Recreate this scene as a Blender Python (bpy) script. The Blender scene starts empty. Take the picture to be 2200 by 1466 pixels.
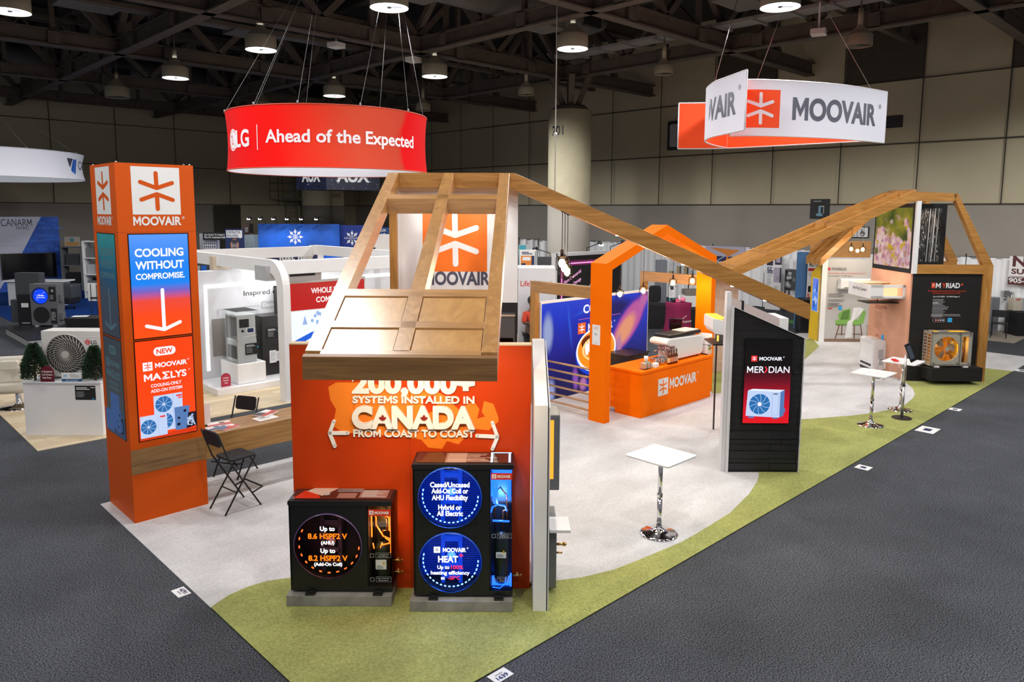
import bpy, bmesh, math, random
from mathutils import Vector, Matrix
random.seed(7)
SC = bpy.context.scene
COL = SC.collection
PI = math.pi
# ------------------------------------------------------------------ camera
# world: X along the aisle, Y across it, Z up; the camera stands above (0,0)
YAW, PITCH, ROLL, FPX, CYP, CAMZ = 0.8001936, 0.1198003, 0.00469376, 1600.245, 645.59, 3.8
FW = Vector((math.cos(YAW), math.sin(YAW), 0)); RT = Vector((math.sin(YAW), -math.cos(YAW), 0)); UPV = Vector((0, 0, 1))
_F = FW*math.cos(PITCH) - UPV*math.sin(PITCH); _U = UPV*math.cos(PITCH) + FW*math.sin(PITCH)
CR = RT*math.cos(ROLL) + _U*math.sin(ROLL); CU = -RT*math.sin(ROLL) + _U*math.cos(ROLL)
cam = bpy.data.cameras.new('camera'); camo = bpy.data.objects.new('camera', cam); COL.objects.link(camo)
M4 = Matrix((( CR.x, CU.x, -_F.x, 0), (CR.y, CU.y, -_F.y, 0), (CR.z, CU.z, -_F.z, CAMZ), (0, 0, 0, 1)))
camo.matrix_world = M4
cam.sensor_fit = 'HORIZONTAL'; cam.sensor_width = 36; cam.lens = FPX/2200*36
cam.shift_y = (CYP-733)/2200; cam.clip_end = 400
SC.camera = camo
# ------------------------------------------------------------------ world, exposure
wd = bpy.data.worlds.new('hall_air'); SC.world = wd; wd.use_nodes = True
wd.node_tree.nodes['Background'].inputs[0].default_value = (0.9, 0.93, 1, 1)
wd.node_tree.nodes['Background'].inputs[1].default_value = 0.22
SC.view_settings.view_transform = 'Standard'; SC.view_settings.look = 'None'
SC.view_settings.gamma = 1; SC.view_settings.use_curve_mapping = False; SC.view_settings.exposure = 0.0
LAMP_W, SPOT_W = 520.0, .9
SC.cycles.sample_clamp_indirect = 4; SC.cycles.max_bounces = 6; SC.cycles.diffuse_bounces = 3; SC.cycles.glossy_bounces = 3
SC.cycles.transparent_max_bounces = 12; SC.cycles.caustics_reflective = False; SC.cycles.caustics_refractive = False
# ------------------------------------------------------------------ measuring helpers
FR = math.atan2(RT.y, RT.x)          # turn of the 45-degree displays: local x to the right, local y away
def UW(u, w, z=0): return RT*u + FW*w + UPV*z
def _ray(x, y): return CR*((x-1100)/FPX) - CU*((y-CYP)/FPX) + _F
def fl(x, y, z=0):
    d = _ray(x, y); return Vector((0, 0, CAMZ)) + d*((z-CAMZ)/d.z)
def _pl(x, y, n, c):
    d = _ray(x, y); C = Vector((0, 0, CAMZ)); return C + d*((c-C.dot(n))/d.dot(n))
def pw(x, y, w):
    p = _pl(x, y, FW, w); return Vector((p.dot(RT), w, p.z))      # (u, w, z)
def px(x, y, X): return _pl(x, y, Vector((1, 0, 0)), X)
def py(x, y, Y): return _pl(x, y, Vector((0, 1, 0)), Y)
# ------------------------------------------------------------------ materials
def lin(c):
    if isinstance(c, str):
        c = [int(c[i:i+2], 16)/255 for i in (0, 2, 4)]
        c = [x/12.92 if x <= .04045 else ((x+.055)/1.055)**2.4 for x in c]
    return (c[0], c[1], c[2], 1)
MATS = {}
def _new(name):
    m = bpy.data.materials.new(name); m.use_nodes = True; MATS[name] = m
    nt = m.node_tree; return m, nt, nt.nodes['Principled BSDF']
def _n(nt, t, **k):
    n = nt.nodes.new(t)
    for a, b in k.items(): setattr(n, a, b)
    return n
def mat(name, col, rough=.5, metal=0, var=0, vs=3, bump=0, bs=200, emit=0, spec=.5, coat=0):
    if name in MATS: return MATS[name]
    m, nt, b = _new(name); c = lin(col)
    b.inputs['Base Color'].default_value = c; b.inputs['Roughness'].default_value = rough
    b.inputs['Metallic'].default_value = metal; b.inputs['Specular IOR Level'].default_value = spec
    if coat: b.inputs['Coat Weight'].default_value = coat
    if emit: b.inputs['Emission Color'].default_value = c; b.inputs['Emission Strength'].default_value = emit
    if var or bump:
        tc = _n(nt, 'ShaderNodeTexCoord')
    if var:
        no = _n(nt, 'ShaderNodeTexNoise'); no.inputs['Scale'].default_value = vs; no.inputs['Detail'].default_value = 6
        nt.links.new(tc.outputs['Object'], no.inputs['Vector'])
        r = _n(nt, 'ShaderNodeValToRGB'); nt.links.new(no.outputs['Fac'], r.inputs[0])
        r.color_ramp.elements[0].position = .3; r.color_ramp.elements[1].position = .7
        r.color_ramp.elements[0].color = [x*(1-var) for x in c[:3]]+[1]; r.color_ramp.elements[1].color = [min(1, x*(1+var)) for x in c[:3]]+[1]
        nt.links.new(r.outputs[0], b.inputs['Base Color'])
    if bump:
        n2 = _n(nt, 'ShaderNodeTexNoise'); n2.inputs['Scale'].default_value = bs
        nt.links.new(tc.outputs['Object'], n2.inputs['Vector'])
        bp = _n(nt, 'ShaderNodeBump'); bp.inputs['Strength'].default_value = bump; bp.inputs['Distance'].default_value = .01
        nt.links.new(n2.outputs['Fac'], bp.inputs['Height']); nt.links.new(bp.outputs[0], b.inputs['Normal'])
    return m
def glow(name, col, s=1.0):
    if name in MATS: return MATS[name]
    m, nt, b = _new(name); c = lin(col)
    b.inputs['Base Color'].default_value = (c[0]*.1, c[1]*.1, c[2]*.1, 1); b.inputs['Roughness'].default_value = .3
    b.inputs['Emission Color'].default_value = c; b.inputs['Emission Strength'].default_value = s
    return m
def ramp_mat(name, stops, axis, lo, hi, s=1.0, noise=0, emit=True, rough=.3, nscale=2.0):
    """a picture shown on a screen or print: colours along one local axis"""
    m, nt, b = _new(name)
    tc = _n(nt, 'ShaderNodeTexCoord'); sp = _n(nt, 'ShaderNodeSeparateXYZ'); nt.links.new(tc.outputs['Object'], sp.inputs[0])
    mr = _n(nt, 'ShaderNodeMapRange'); mr.inputs['From Min'].default_value = lo; mr.inputs['From Max'].default_value = hi
    nt.links.new(sp.outputs[axis], mr.inputs['Value'])
    src = mr.outputs[0]
    if noise:
        no = _n(nt, 'ShaderNodeTexNoise'); no.inputs['Scale'].default_value = nscale; no.inputs['Detail'].default_value = 3
        nt.links.new(tc.outputs['Object'], no.inputs['Vector'])
        ma = _n(nt, 'ShaderNodeMath', operation='MULTIPLY_ADD'); ma.inputs[1].default_value = noise; 
        nt.links.new(no.outputs['Fac'], ma.inputs[0]); nt.links.new(src, ma.inputs[2])
        m2 = _n(nt, 'ShaderNodeMath', operation='SUBTRACT'); m2.inputs[1].default_value = noise/2; nt.links.new(ma.outputs[0], m2.inputs[0]); src = m2.outputs[0]
    r = _n(nt, 'ShaderNodeValToRGB'); nt.links.new(src, r.inputs[0])
    cr = r.color_ramp
    while len(cr.elements) < len(stops): cr.elements.new(.5)
    for e, (p, c) in zip(cr.elements, stops): e.position = p; e.color = lin(c)
    if emit:
        b.inputs['Base Color'].default_value = (.01, .01, .01, 1); b.inputs['Roughness'].default_value = rough; b.inputs['Specular IOR Level'].default_value = .2
        nt.links.new(r.outputs[0], b.inputs['Emission Color']); b.inputs['Emission Strength'].default_value = s
    else:
        nt.links.new(r.outputs[0], b.inputs['Base Color']); b.inputs['Roughness'].default_value = rough
    return m
def blobs_mat(name, stops, lo, hi, blobs, s=.8, noise=.5, nscale=1.1):
    """out-of-focus picture: soft coloured spots (x, z, rx, rz, turn, colour, hardness) over a gradient"""
    m = ramp_mat(name, stops, 2, lo, hi, s, noise, nscale=nscale); nt = m.node_tree; b = nt.nodes['Principled BSDF']
    src = b.inputs['Emission Color'].links[0].from_socket; tc = [n for n in nt.nodes if n.type == 'TEX_COORD'][0]
    for x, z, rx, rz, rot, col, hd in blobs:
        mp = _n(nt, 'ShaderNodeMapping'); mp.vector_type = 'TEXTURE'; mp.inputs['Location'].default_value = (x, 0, z); mp.inputs['Rotation'].default_value = (0, -rot, 0); mp.inputs['Scale'].default_value = (rx, 1e3, rz)
        nt.links.new(tc.outputs['Object'], mp.inputs[0])
        ln = _n(nt, 'ShaderNodeVectorMath', operation='LENGTH'); nt.links.new(mp.outputs[0], ln.inputs[0])
        mr = _n(nt, 'ShaderNodeMapRange', interpolation_type='SMOOTHSTEP'); mr.inputs['From Min'].default_value = 1; mr.inputs['From Max'].default_value = hd
        nt.links.new(ln.outputs['Value'], mr.inputs['Value'])
        mx = _n(nt, 'ShaderNodeMix', data_type='RGBA'); nt.links.new(mr.outputs[0], mx.inputs[0]); nt.links.new(src, mx.inputs[6]); mx.inputs[7].default_value = lin(col); src = mx.outputs[2]
    nt.links.new(src, b.inputs['Emission Color']); return m
def blossom_mat(name, s=.75):
    """soft close-up of pink blossom on olive green"""
    m, nt, b = _new(name); tc = _n(nt, 'ShaderNodeTexCoord')
    def noise(sc, det=2):
        n = _n(nt, 'ShaderNodeTexNoise'); n.inputs['Scale'].default_value = sc; n.inputs['Detail'].default_value = det; nt.links.new(tc.outputs['Object'], n.inputs['Vector']); return n.outputs['Fac']
    def ramp(src, stops):
        r = _n(nt, 'ShaderNodeValToRGB'); nt.links.new(src, r.inputs[0])
        while len(r.color_ramp.elements) < len(stops): r.color_ramp.elements.new(.5)
        for e, (p, c) in zip(r.color_ramp.elements, stops): e.position = p; e.color = lin(c)
        return r.outputs[0]
    back = ramp(noise(1.6), [(.3, '3c4a18'), (.5, '7c7a22'), (.62, 'a08f2a'), (.75, '4a3c28')])
    vo = _n(nt, 'ShaderNodeTexVoronoi', feature='SMOOTH_F1'); vo.inputs['Scale'].default_value = 8.5; vo.inputs['Smoothness'].default_value = .35; nt.links.new(tc.outputs['Object'], vo.inputs['Vector'])
    sp = _n(nt, 'ShaderNodeSeparateColor'); nt.links.new(vo.outputs['Color'], sp.inputs[0])
    fl_ = ramp(sp.outputs[0], [(.2, 'c88a9c'), (.4, 'ecc4cc'), (.55, 'e8b48c'), (.68, 'f0d8d4'), (.8, 'b07898'), (.92, 'd8b030')])
    se = _n(nt, 'ShaderNodeSeparateXYZ'); nt.links.new(tc.outputs['Object'], se.inputs[0])
    g = _n(nt, 'ShaderNodeMapRange'); g.inputs['From Min'].default_value = 2.4; g.inputs['From Max'].default_value = 4.1; g.inputs['To Min'].default_value = .38; g.inputs['To Max'].default_value = -.22; nt.links.new(se.outputs[2], g.inputs['Value'])
    ad = _n(nt, 'ShaderNodeMath', operation='ADD'); nt.links.new(noise(2.6, 3), ad.inputs[0]); nt.links.new(g.outputs[0], ad.inputs[1])
    mk = _n(nt, 'ShaderNodeMapRange', interpolation_type='SMOOTHSTEP'); mk.inputs['From Min'].default_value = .5; mk.inputs['From Max'].default_value = .6; nt.links.new(ad.outputs[0], mk.inputs['Value'])
    mx = _n(nt, 'ShaderNodeMix', data_type='RGBA'); nt.links.new(mk.outputs[0], mx.inputs[0]); nt.links.new(back, mx.inputs[6]); nt.links.new(fl_, mx.inputs[7])
    b.inputs['Base Color'].default_value = (.01, .01, .01, 1); b.inputs['Specular IOR Level'].default_value = .2
    nt.links.new(mx.outputs[2], b.inputs['Emission Color']); b.inputs['Emission Strength'].default_value = s; return m
def sub_part(o, par):
    o.parent = par; o.matrix_parent_inverse = par.matrix_basis.inverted(); return o
def grain(name, cols, scale, rough=.4, sc=1.0, dist=1.2, bump=.0, spec=.5, detail=8, coat=0):
    """wood-like streaks, stretched along the axis with the small scale"""
    m, nt, b = _new(name)
    tc = _n(nt, 'ShaderNodeTexCoord'); mp = _n(nt, 'ShaderNodeMapping'); mp.inputs['Scale'].default_value = scale
    nt.links.new(tc.outputs['Object'], mp.inputs[0])
    no = _n(nt, 'ShaderNodeTexNoise'); no.inputs['Scale'].default_value = sc; no.inputs['Detail'].default_value = detail; no.inputs['Distortion'].default_value = dist
    nt.links.new(mp.outputs[0], no.inputs['Vector'])
    r = _n(nt, 'ShaderNodeValToRGB'); nt.links.new(no.outputs['Fac'], r.inputs[0]); cr = r.color_ramp
    while len(cr.elements) < len(cols): cr.elements.new(.5)
    for i, c in enumerate(cols): cr.elements[i].position = .28+.44*i/(len(cols)-1); cr.elements[i].color = lin(c)
    nt.links.new(r.outputs[0], b.inputs['Base Color']); b.inputs['Roughness'].default_value = rough; b.inputs['Specular IOR Level'].default_value = spec; b.inputs['Coat Weight'].default_value = coat; b.inputs['Coat Roughness'].default_value = .3; b.inputs['Coat IOR'].default_value = 1.9
    if bump:
        bp = _n(nt, 'ShaderNodeBump'); bp.inputs['Strength'].default_value = bump; bp.inputs['Distance'].default_value = .01
        nt.links.new(no.outputs['Fac'], bp.inputs['Height']); nt.links.new(bp.outputs[0], b.inputs['Normal'])
    return m
def carpet(name, c1, c2, blot, bscale, speck=90, rough=.95, stretch=(1, 1, 1), bump=.12):
    m, nt, b = _new(name)
    tc = _n(nt, 'ShaderNodeTexCoord')
    n1 = _n(nt, 'ShaderNodeTexNoise'); n1.inputs['Scale'].default_value = speck; n1.inputs['Detail'].default_value = 4
    nt.links.new(tc.outputs['Object'], n1.inputs['Vector'])
    r = _n(nt, 'ShaderNodeValToRGB'); nt.links.new(n1.outputs['Fac'], r.inputs[0])
    r.color_ramp.elements[0].position = .35; r.color_ramp.elements[1].position = .65
    r.color_ramp.elements[0].color = lin(c1); r.color_ramp.elements[1].color = lin(c2)
    mp = _n(nt, 'ShaderNodeMapping'); mp.inputs['Scale'].default_value = stretch; mp.inputs['Rotation'].default_value = (0, 0, -FR); nt.links.new(tc.outputs['Object'], mp.inputs[0])
    n2 = _n(nt, 'ShaderNodeTexNoise'); n2.inputs['Scale'].default_value = bscale; n2.inputs['Detail'].default_value = 7; n2.inputs['Roughness'].default_value = .65
    nt.links.new(mp.outputs[0], n2.inputs['Vector'])
    r2 = _n(nt, 'ShaderNodeValToRGB'); nt.links.new(n2.outputs['Fac'], r2.inputs[0])
    r2.color_ramp.elements[0].position = .32; r2.color_ramp.elements[1].position = .68
    r2.color_ramp.elements[0].color = (blot, blot, blot, 1); r2.color_ramp.elements[1].color = (1, 1, 1, 1)
    mx = _n(nt, 'ShaderNodeMix', data_type='RGBA', blend_type='MULTIPLY'); mx.inputs[0].default_value = 1
    nt.links.new(r.outputs[0], mx.inputs[6]); nt.links.new(r2.outputs[0], mx.inputs[7])
    nt.links.new(mx.outputs[2], b.inputs['Base Color']); b.inputs['Roughness'].default_value = rough; b.inputs['Specular IOR Level'].default_value = .1
    bp = _n(nt, 'ShaderNodeBump'); bp.inputs['Strength'].default_value = bump; bp.inputs['Distance'].default_value = .02
    nt.links.new(n1.outputs['Fac'], bp.inputs['Height']); nt.links.new(bp.outputs[0], b.inputs['Normal'])
    return m
def clear(name, tint=(1, 1, 1), f=.12, rough=.03):
    m, nt, b = _new(name); nt.nodes.remove(b); out = nt.nodes['Material Output']
    t = _n(nt, 'ShaderNodeBsdfTransparent'); t.inputs[0].default_value = (*tint, 1)
    g = _n(nt, 'ShaderNodeBsdfGlossy'); g.inputs['Roughness'].default_value = rough
    lw = _n(nt, 'ShaderNodeLayerWeight'); lw.inputs['Blend'].default_value = f
    mx = _n(nt, 'ShaderNodeMixShader'); nt.links.new(lw.outputs['Fresnel'], mx.inputs[0])
    nt.links.new(t.outputs[0], mx.inputs[1]); nt.links.new(g.outputs[0], mx.inputs[2]); nt.links.new(mx.outputs[0], out.inputs[0])
    return m
def brickmat(name, c1, c2, mortar, scale, bw, rh, msize=.01, rough=.7, bump=0, rot=(0, 0, 0), off=.5):
    m, nt, b = _new(name)
    tc = _n(nt, 'ShaderNodeTexCoord'); mp = _n(nt, 'ShaderNodeMapping'); mp.inputs['Rotation'].default_value = rot; nt.links.new(tc.outputs['Object'], mp.inputs[0])
    br = _n(nt, 'ShaderNodeTexBrick'); br.offset = off
    br.inputs['Color1'].default_value = lin(c1); br.inputs['Color2'].default_value = lin(c2); br.inputs['Mortar'].default_value = lin(mortar)
    br.inputs['Scale'].default_value = scale; br.inputs['Brick Width'].default_value = bw; br.inputs['Row Height'].default_value = rh; br.inputs['Mortar Size'].default_value = msize
    br.inputs['Mortar Smooth'].default_value = .1
    nt.links.new(mp.outputs[0], br.inputs['Vector'])
    no = _n(nt, 'ShaderNodeTexNoise'); no.inputs['Scale'].default_value = 8; no.inputs['Detail'].default_value = 6
    mp2 = _n(nt, 'ShaderNodeMapping'); mp2.inputs['Scale'].default_value = (1, 8, 1); nt.links.new(mp.outputs[0], mp2.inputs[0]); nt.links.new(mp2.outputs[0], no.inputs['Vector'])
    mx = _n(nt, 'ShaderNodeMix', data_type='RGBA', blend_type='OVERLAY'); mx.inputs[0].default_value = .35
    nt.links.new(br.outputs['Color'], mx.inputs[6]); nt.links.new(no.outputs['Fac'], mx.inputs[7])
    nt.links.new(mx.outputs[2], b.inputs['Base Color']); b.inputs['Roughness'].default_value = rough
    if bump:
        bp = _n(nt, 'ShaderNodeBump'); bp.inputs['Strength'].default_value = bump; bp.inputs['Distance'].default_value = .02; bp.invert = True
        nt.links.new(br.outputs['Fac'], bp.inputs['Height']); nt.links.new(bp.outputs[0], b.inputs['Normal'])
    return m
# ------------------------------------------------------------------ text outlines (built-in font, turned into mesh)
_TS = bpy.data.scenes.new('type'); _TC = bpy.data.curves.new('type', 'FONT'); _TO = bpy.data.objects.new('type', _TC); _TS.collection.objects.link(_TO)
_tcache = {}
def glyphs(s, bold=0.0, space=1.0):
    k = (s, bold, space)
    if k not in _tcache:
        _TC.body = s; _TC.offset = bold; _TC.space_character = space; _TC.resolution_u = 5; _TC.size = 1; _TC.fill_mode = 'BOTH'
        vl = _TS.view_layers[0]; vl.update(); ob = _TO.evaluated_get(vl.depsgraph); me = ob.to_mesh()
        v = [(p.co.x, p.co.y) for p in me.vertices]; f = [tuple(p.vertices) for p in me.polygons]; ob.to_mesh_clear()
        _tcache[k] = (v, f)
    return _tcache[k]
_glyph0 = glyphs
_hv = _glyph0('H')[0]; CAPH = max(p[1] for p in _hv)-min(p[1] for p in _hv)
def _ext(s, b): v = _glyph0(s, b)[0]; return (min(p[0] for p in v), max(p[0] for p in v))
def glyphs(s, bold=0.0, space=1.0):
    """as above, but a heavy M is drawn as its own outline so that its inner corner stays open"""
    if 'M' not in s or bold <= 0: return _glyph0(s, bold, space)
    k = (s, bold, space, 'm')
    if k in _tcache: return _tcache[k]
    V, F, x = [], [], 0.0; base = _ext('HH', 0)[1]-_ext('HH', 0)[0]
    for c in s:
        e = _ext('H'+c+'H', 0); adv = (e[1]-e[0])-base if c != ' ' else .28
        if c == ' ': x += adv; continue
        if c == 'M':
            e0 = _ext('M', bold); w = (e0[1]-e0[0]); t = .085+2*bold; h0, h1 = -bold, CAPH+bold; H = h1-h0; n = len(V)
            P = [(0, 0), (0, 1), (t*1.05/w, 1), (.5, .5), (1-t*1.05/w, 1), (1, 1), (1, 0), (1-t/w, 0), (1-t/w, .62), (.5, .14), (t/w, .62), (t/w, 0)]
            V += [(x+e0[0]+p[0]*w, h0+p[1]*H) for p in P]
            for q in ((0, 1, 2, 10, 11), (2, 3, 9, 10), (3, 4, 8, 9), (4, 5, 6, 7, 8)): F.append(tuple(n+j for j in reversed(q)))
        else:
            v, f = _glyph0(c, bold); n = len(V); V += [(p[0]+x, p[1]) for p in v]; F += [tuple(n+j for j in q) for q in f]
        x += adv
    _tcache[k] = (V, F); return _tcache[k]
# ------------------------------------------------------------------ mesh builder
class MB:
    def __init__(s): s.v = []; s.f = []; s.m = []; s.sm = []
    def face(s, pts, m=0, smooth=False):
        n = len(s.v); s.v += [tuple(p) for p in pts]; s.f.append(tuple(range(n, n+len(pts)))); s.m.append(m); s.sm.append(smooth)
    def mesh(s, vs, fs, m=0, smooth=False):
        n = len(s.v); s.v += [tuple(p) for p in vs]
        for f in fs: s.f.append(tuple(n+i for i in f)); s.m.append(m); s.sm.append(smooth)
    def box(s, x0, x1, y0, y1, z0, z1, m=0):
        v = [(x, y, z) for z in (z0, z1) for y in (y0, y1) for x in (x0, x1)]
        s.mesh(v, [(0, 2, 3, 1), (4, 5, 7, 6), (0, 1, 5, 4), (2, 6, 7, 3), (0, 4, 6, 2), (1, 3, 7, 5)], m)
    def beam(s, a, b, wdt, hgt, m=0, up=(0, 0, 1)):
        a = Vector(a); b = Vector(b); d = (b-a).normalized(); up = Vector(up); sd = d.cross(up)
        if sd.length < 1e-4: sd = d.cross(Vector((0, 1, 0)))
        sd.normalize(); u2 = sd.cross(d).normalized(); v = []
        for p in (a, b):
            for i, j in ((-1, -1), (1, -1), (1, 1), (-1, 1)): v.append(p+sd*(i*wdt/2)+u2*(j*hgt/2))
        s.mesh(v, [(3, 2, 1, 0), (4, 5, 6, 7), (0, 1, 5, 4), (1, 2, 6, 5), (2, 3, 7, 6), (3, 0, 4, 7)], m)
    def prism(s, poly, d, m=0, mcap=None):
        """closed 3d polygon swept by vector d"""
        d = Vector(d); n = len(poly); a = [Vector(p) for p in poly]; b = [p+d for p in a]
        s.face(a, m if mcap is None else mcap); s.face(list(reversed(b)), m if mcap is None else mcap)
        for i in range(n): s.face([a[(i+1) % n], a[i], b[i], b[(i+1) % n]], m)
    def cyl(s, a, b, r0, r1=None, n=16, m=0, caps=True, smooth=True):
        a = Vector(a); b = Vector(b); r1 = r0 if r1 is None else r1; d = (b-a).normalized()
        x = d.orthogonal().normalized(); y = d.cross(x); v = []
        for p, r in ((a, r0), (b, r1)): v += [p+x*(r*math.cos(2*PI*i/n))+y*(r*math.sin(2*PI*i/n)) for i in range(n)]
        s.mesh(v, [(i, (i+1) % n, n+(i+1) % n, n+i) for i in range(n)], m, smooth)
        if caps: s.face([v[i] for i in reversed(range(n))], m); s.face(v[n:], m)
    def tube(s, pts, r, n=8, m=0, smooth=True):
        pts = [Vector(p) for p in pts]; rings = []; x = None
        for i, p in enumerate(pts):
            d = (pts[min(i+1, len(pts)-1)]-pts[max(i-1, 0)]).normalized()
            if x is None or abs(x.dot(d)) > .95: x = d.orthogonal().normalized()
            x = (x-d*x.dot(d)).normalized(); y = d.cross(x)
            rr = r[i] if isinstance(r, (list, tuple)) else r
            rings.append([p+x*(rr*math.cos(2*PI*k/n))+y*(rr*math.sin(2*PI*k/n)) for k in range(n)])
        v = [q for g in rings for q in g]
        s.mesh(v, [(i*n+k, i*n+(k+1) % n, (i+1)*n+(k+1) % n, (i+1)*n+k) for i in range(len(pts)-1) for k in range(n)], m, smooth)
        s.face(list(reversed(rings[0])), m); s.face(rings[-1], m)
    def lathe(s, prof, c=(0, 0, 0), n=24, m=0, smooth=True):
        c = Vector(c); v = [c+Vector((r*math.cos(2*PI*i/n), r*math.sin(2*PI*i/n), z)) for r, z in prof for i in range(n)]
        s.mesh(v, [(j*n+i, j*n+(i+1) % n, (j+1)*n+(i+1) % n, (j+1)*n+i) for j in range(len(prof)-1) for i in range(n)], m, smooth)
    def ball(s, c, r, m=0, n=12, sc=(1, 1, 1)):
        c = Vector(c); k = n//2; v = [c+Vector((0, 0, -r*sc[2]))]
        for j in range(1, k):
            t = PI*j/k
            v += [c+Vector((r*sc[0]*math.sin(t)*math.cos(2*PI*i/n), r*sc[1]*math.sin(t)*math.sin(2*PI*i/n), -r*sc[2]*math.cos(t))) for i in range(n)]
        v.append(c+Vector((0, 0, r*sc[2]))); f = [(0, 1+(i+1) % n, 1+i) for i in range(n)]
        for j in range(k-2): f += [(1+j*n+i, 1+j*n+(i+1) % n, 1+(j+1)*n+(i+1) % n, 1+(j+1)*n+i) for i in range(n)]
        b = 1+(k-2)*n; f += [(b+i, b+(i+1) % n, len(v)-1) for i in range(n)]
        s.mesh(v, f, m, True)
    def rbox(s, x0, x1, y0, y1, z0, z1, r, m=0, n=4, axis='y'):
        """box whose outline across the axis has rounded corners"""
        lo = {'x': (y0, y1, z0, z1), 'y': (x0, x1, z0, z1), 'z': (x0, x1, y0, y1)}[axis]; p = []
        for cx, cy, a in ((lo[1]-r, lo[3]-r, 0), (lo[0]+r, lo[3]-r, 90), (lo[0]+r, lo[2]+r, 180), (lo[1]-r, lo[2]+r, 270)):
            for i in range(n+1): t = math.radians(a+90*i/n); p.append((cx+r*math.cos(t), cy+r*math.sin(t)))
        if axis == 'y': s.prism([(q[0], y0, q[1]) for q in p], (0, y1-y0, 0), m)
        elif axis == 'z': s.prism([(q[0], q[1], z0) for q in p], (0, 0, z1-z0), m)
        else: s.prism([(x0, q[0], q[1]) for q in p], (x1-x0, 0, 0), m)
    def build(s, name, mats, parent=None, bevel=0, fix=True):
        me = bpy.data.meshes.new(name); me.from_pydata(s.v, [], s.f)
        mats = mats if isinstance(mats, (list, tuple)) else [mats]
        for m in mats: me.materials.append(m)
        me.polygons.foreach_set('material_index', s.m); me.polygons.foreach_set('use_smooth', s.sm); me.update()
        o = bpy.data.objects.new(name, me); COL.objects.link(o)
        if parent is not None: o.parent = parent
        if fix:
            bm = bmesh.new(); bm.from_mesh(me); bmesh.ops.remove_doubles(bm, verts=bm.verts, dist=1e-5)
            bmesh.ops.recalc_face_normals(bm, faces=bm.faces); bm.to_mesh(me); bm.free()
        if bevel:
            b = o.modifiers.new('bevel', 'BEVEL'); b.width = bevel; b.segments = 2; b.limit_method = 'ANGLE'
        return o
class Pl:
    """drawing on a face: o = lower left, xd to the right, yd up as seen from the front"""
    def __init__(s, mb, o=(0, 0, 0), xd=(1, 0, 0), yd=(0, 0, 1), eps=.0005, l0=2, fn=None):
        s.mb = mb; s.o = Vector(o); s.x = Vector(xd); s.y = Vector(yd); s.n = s.x.cross(s.y); s.e = eps; s.l = l0; s.fn = fn
    def P(s, x, y): return s.fn(x, y, s.l*s.e) if s.fn else s.o+s.x*x+s.y*y+s.n*(s.l*s.e)
    def poly(s, pts, m): s.mb.face([s.P(*p) for p in pts], m); s.l += 1
    def rect(s, x0, x1, y0, y1, m, nx=1):
        for i in range(nx):
            a = x0+(x1-x0)*i/nx; b = x0+(x1-x0)*(i+1)/nx; s.mb.face([s.P(a, y0), s.P(b, y0), s.P(b, y1), s.P(a, y1)], m)
        s.l += 1
    def rrect(s, x0, x1, y0, y1, r, m):
        p = []
        for cx, cy, a in ((x1-r, y1-r, 0), (x0+r, y1-r, 90), (x0+r, y0+r, 180), (x1-r, y0+r, 270)):
            for i in range(6): t = math.radians(a+18*i); p.append((cx+r*math.cos(t), cy+r*math.sin(t)))
        s.poly(p, m)
    def circ(s, cx, cy, r, m, n=24, ry=None, a0=0, a1=360):
        ry = r if ry is None else ry
        k = n if a1-a0 >= 360 else n+1
        s.poly([(cx+r*math.cos(math.radians(a0+(a1-a0)*i/n)), cy+ry*math.sin(math.radians(a0+(a1-a0)*i/n))) for i in range(k)], m)
    def ring(s, cx, cy, r0, r1, m, n=36, a0=0, a1=360):
        for i in range(n):
            q = []
            for t, r in ((i, r0), (i, r1), (i+1, r1), (i+1, r0)):
                t = math.radians(a0+(a1-a0)*t/n); q.append(s.P(cx+r*math.cos(t), cy+r*math.sin(t)))
            s.mb.face(q, m)
        s.l += 1
    def stroke(s, pts, w, m, cap=True):
        for (x0, y0), (x1, y1) in zip(pts, pts[1:]):
            L = math.hypot(x1-x0, y1-y0) or 1; nx = -(y1-y0)/L*w/2; ny = (x1-x0)/L*w/2
            K = 8 if s.fn else 1; s.l += .12
            for j in range(K):
                a, b = j/K, (j+1)/K; X0, Y0, X1, Y1 = x0+(x1-x0)*a, y0+(y1-y0)*a, x0+(x1-x0)*b, y0+(y1-y0)*b
                s.mb.face([s.P(X0+nx, Y0+ny), s.P(X0-nx, Y0-ny), s.P(X1-nx, Y1-ny), s.P(X1+nx, Y1+ny)], m)
        for i, (x, y) in enumerate(pts):
            s.l += .06
            if cap or 0 < i < len(pts)-1: s.mb.face([s.P(x+w/2*math.cos(2*PI*k/12), y+w/2*math.sin(2*PI*k/12)) for k in range(12)], m)
        s.l += .25
    def text(s, t, x, y, h, m, w=None, al='C', bold=0.0, space=1.0, slant=0, rot=0):
        """baseline at y, cap height h, optional total width w"""
        v, f = glyphs(t, bold, space)
        if not v: return
        k = h/(CAPH+2*bold); y += bold*k; x0 = min(p[0] for p in v); x1 = max(p[0] for p in v); kx = k if w is None else w/(x1-x0)
        W = (x1-x0)*kx; ox = {'C': -W/2, 'L': 0, 'R': -W}[al]; c, sn = math.cos(rot), math.sin(rot); q = []
        for a, b in v:
            X = (a-x0)*kx+ox+slant*b*k; Y = b*k; q.append(s.P(x+X*c-Y*sn, y+X*sn+Y*c))
        s.mb.mesh(q, f, m); s.l += 1
    def star(s, x, y, a, m):
        """two arrows meeting tip to tip inside a square with side a, lower left at x, y"""
        for pts in (((.5, .88), (.505, .57)), ((.18, .685), (.505, .565), (.83, .68)), ((.19, .315), (.505, .435), (.83, .315)), ((.505, .43), (.51, .12))):
            s.stroke([(x+a*p, y+a*q) for p, q in pts], a*.088, m)
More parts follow.
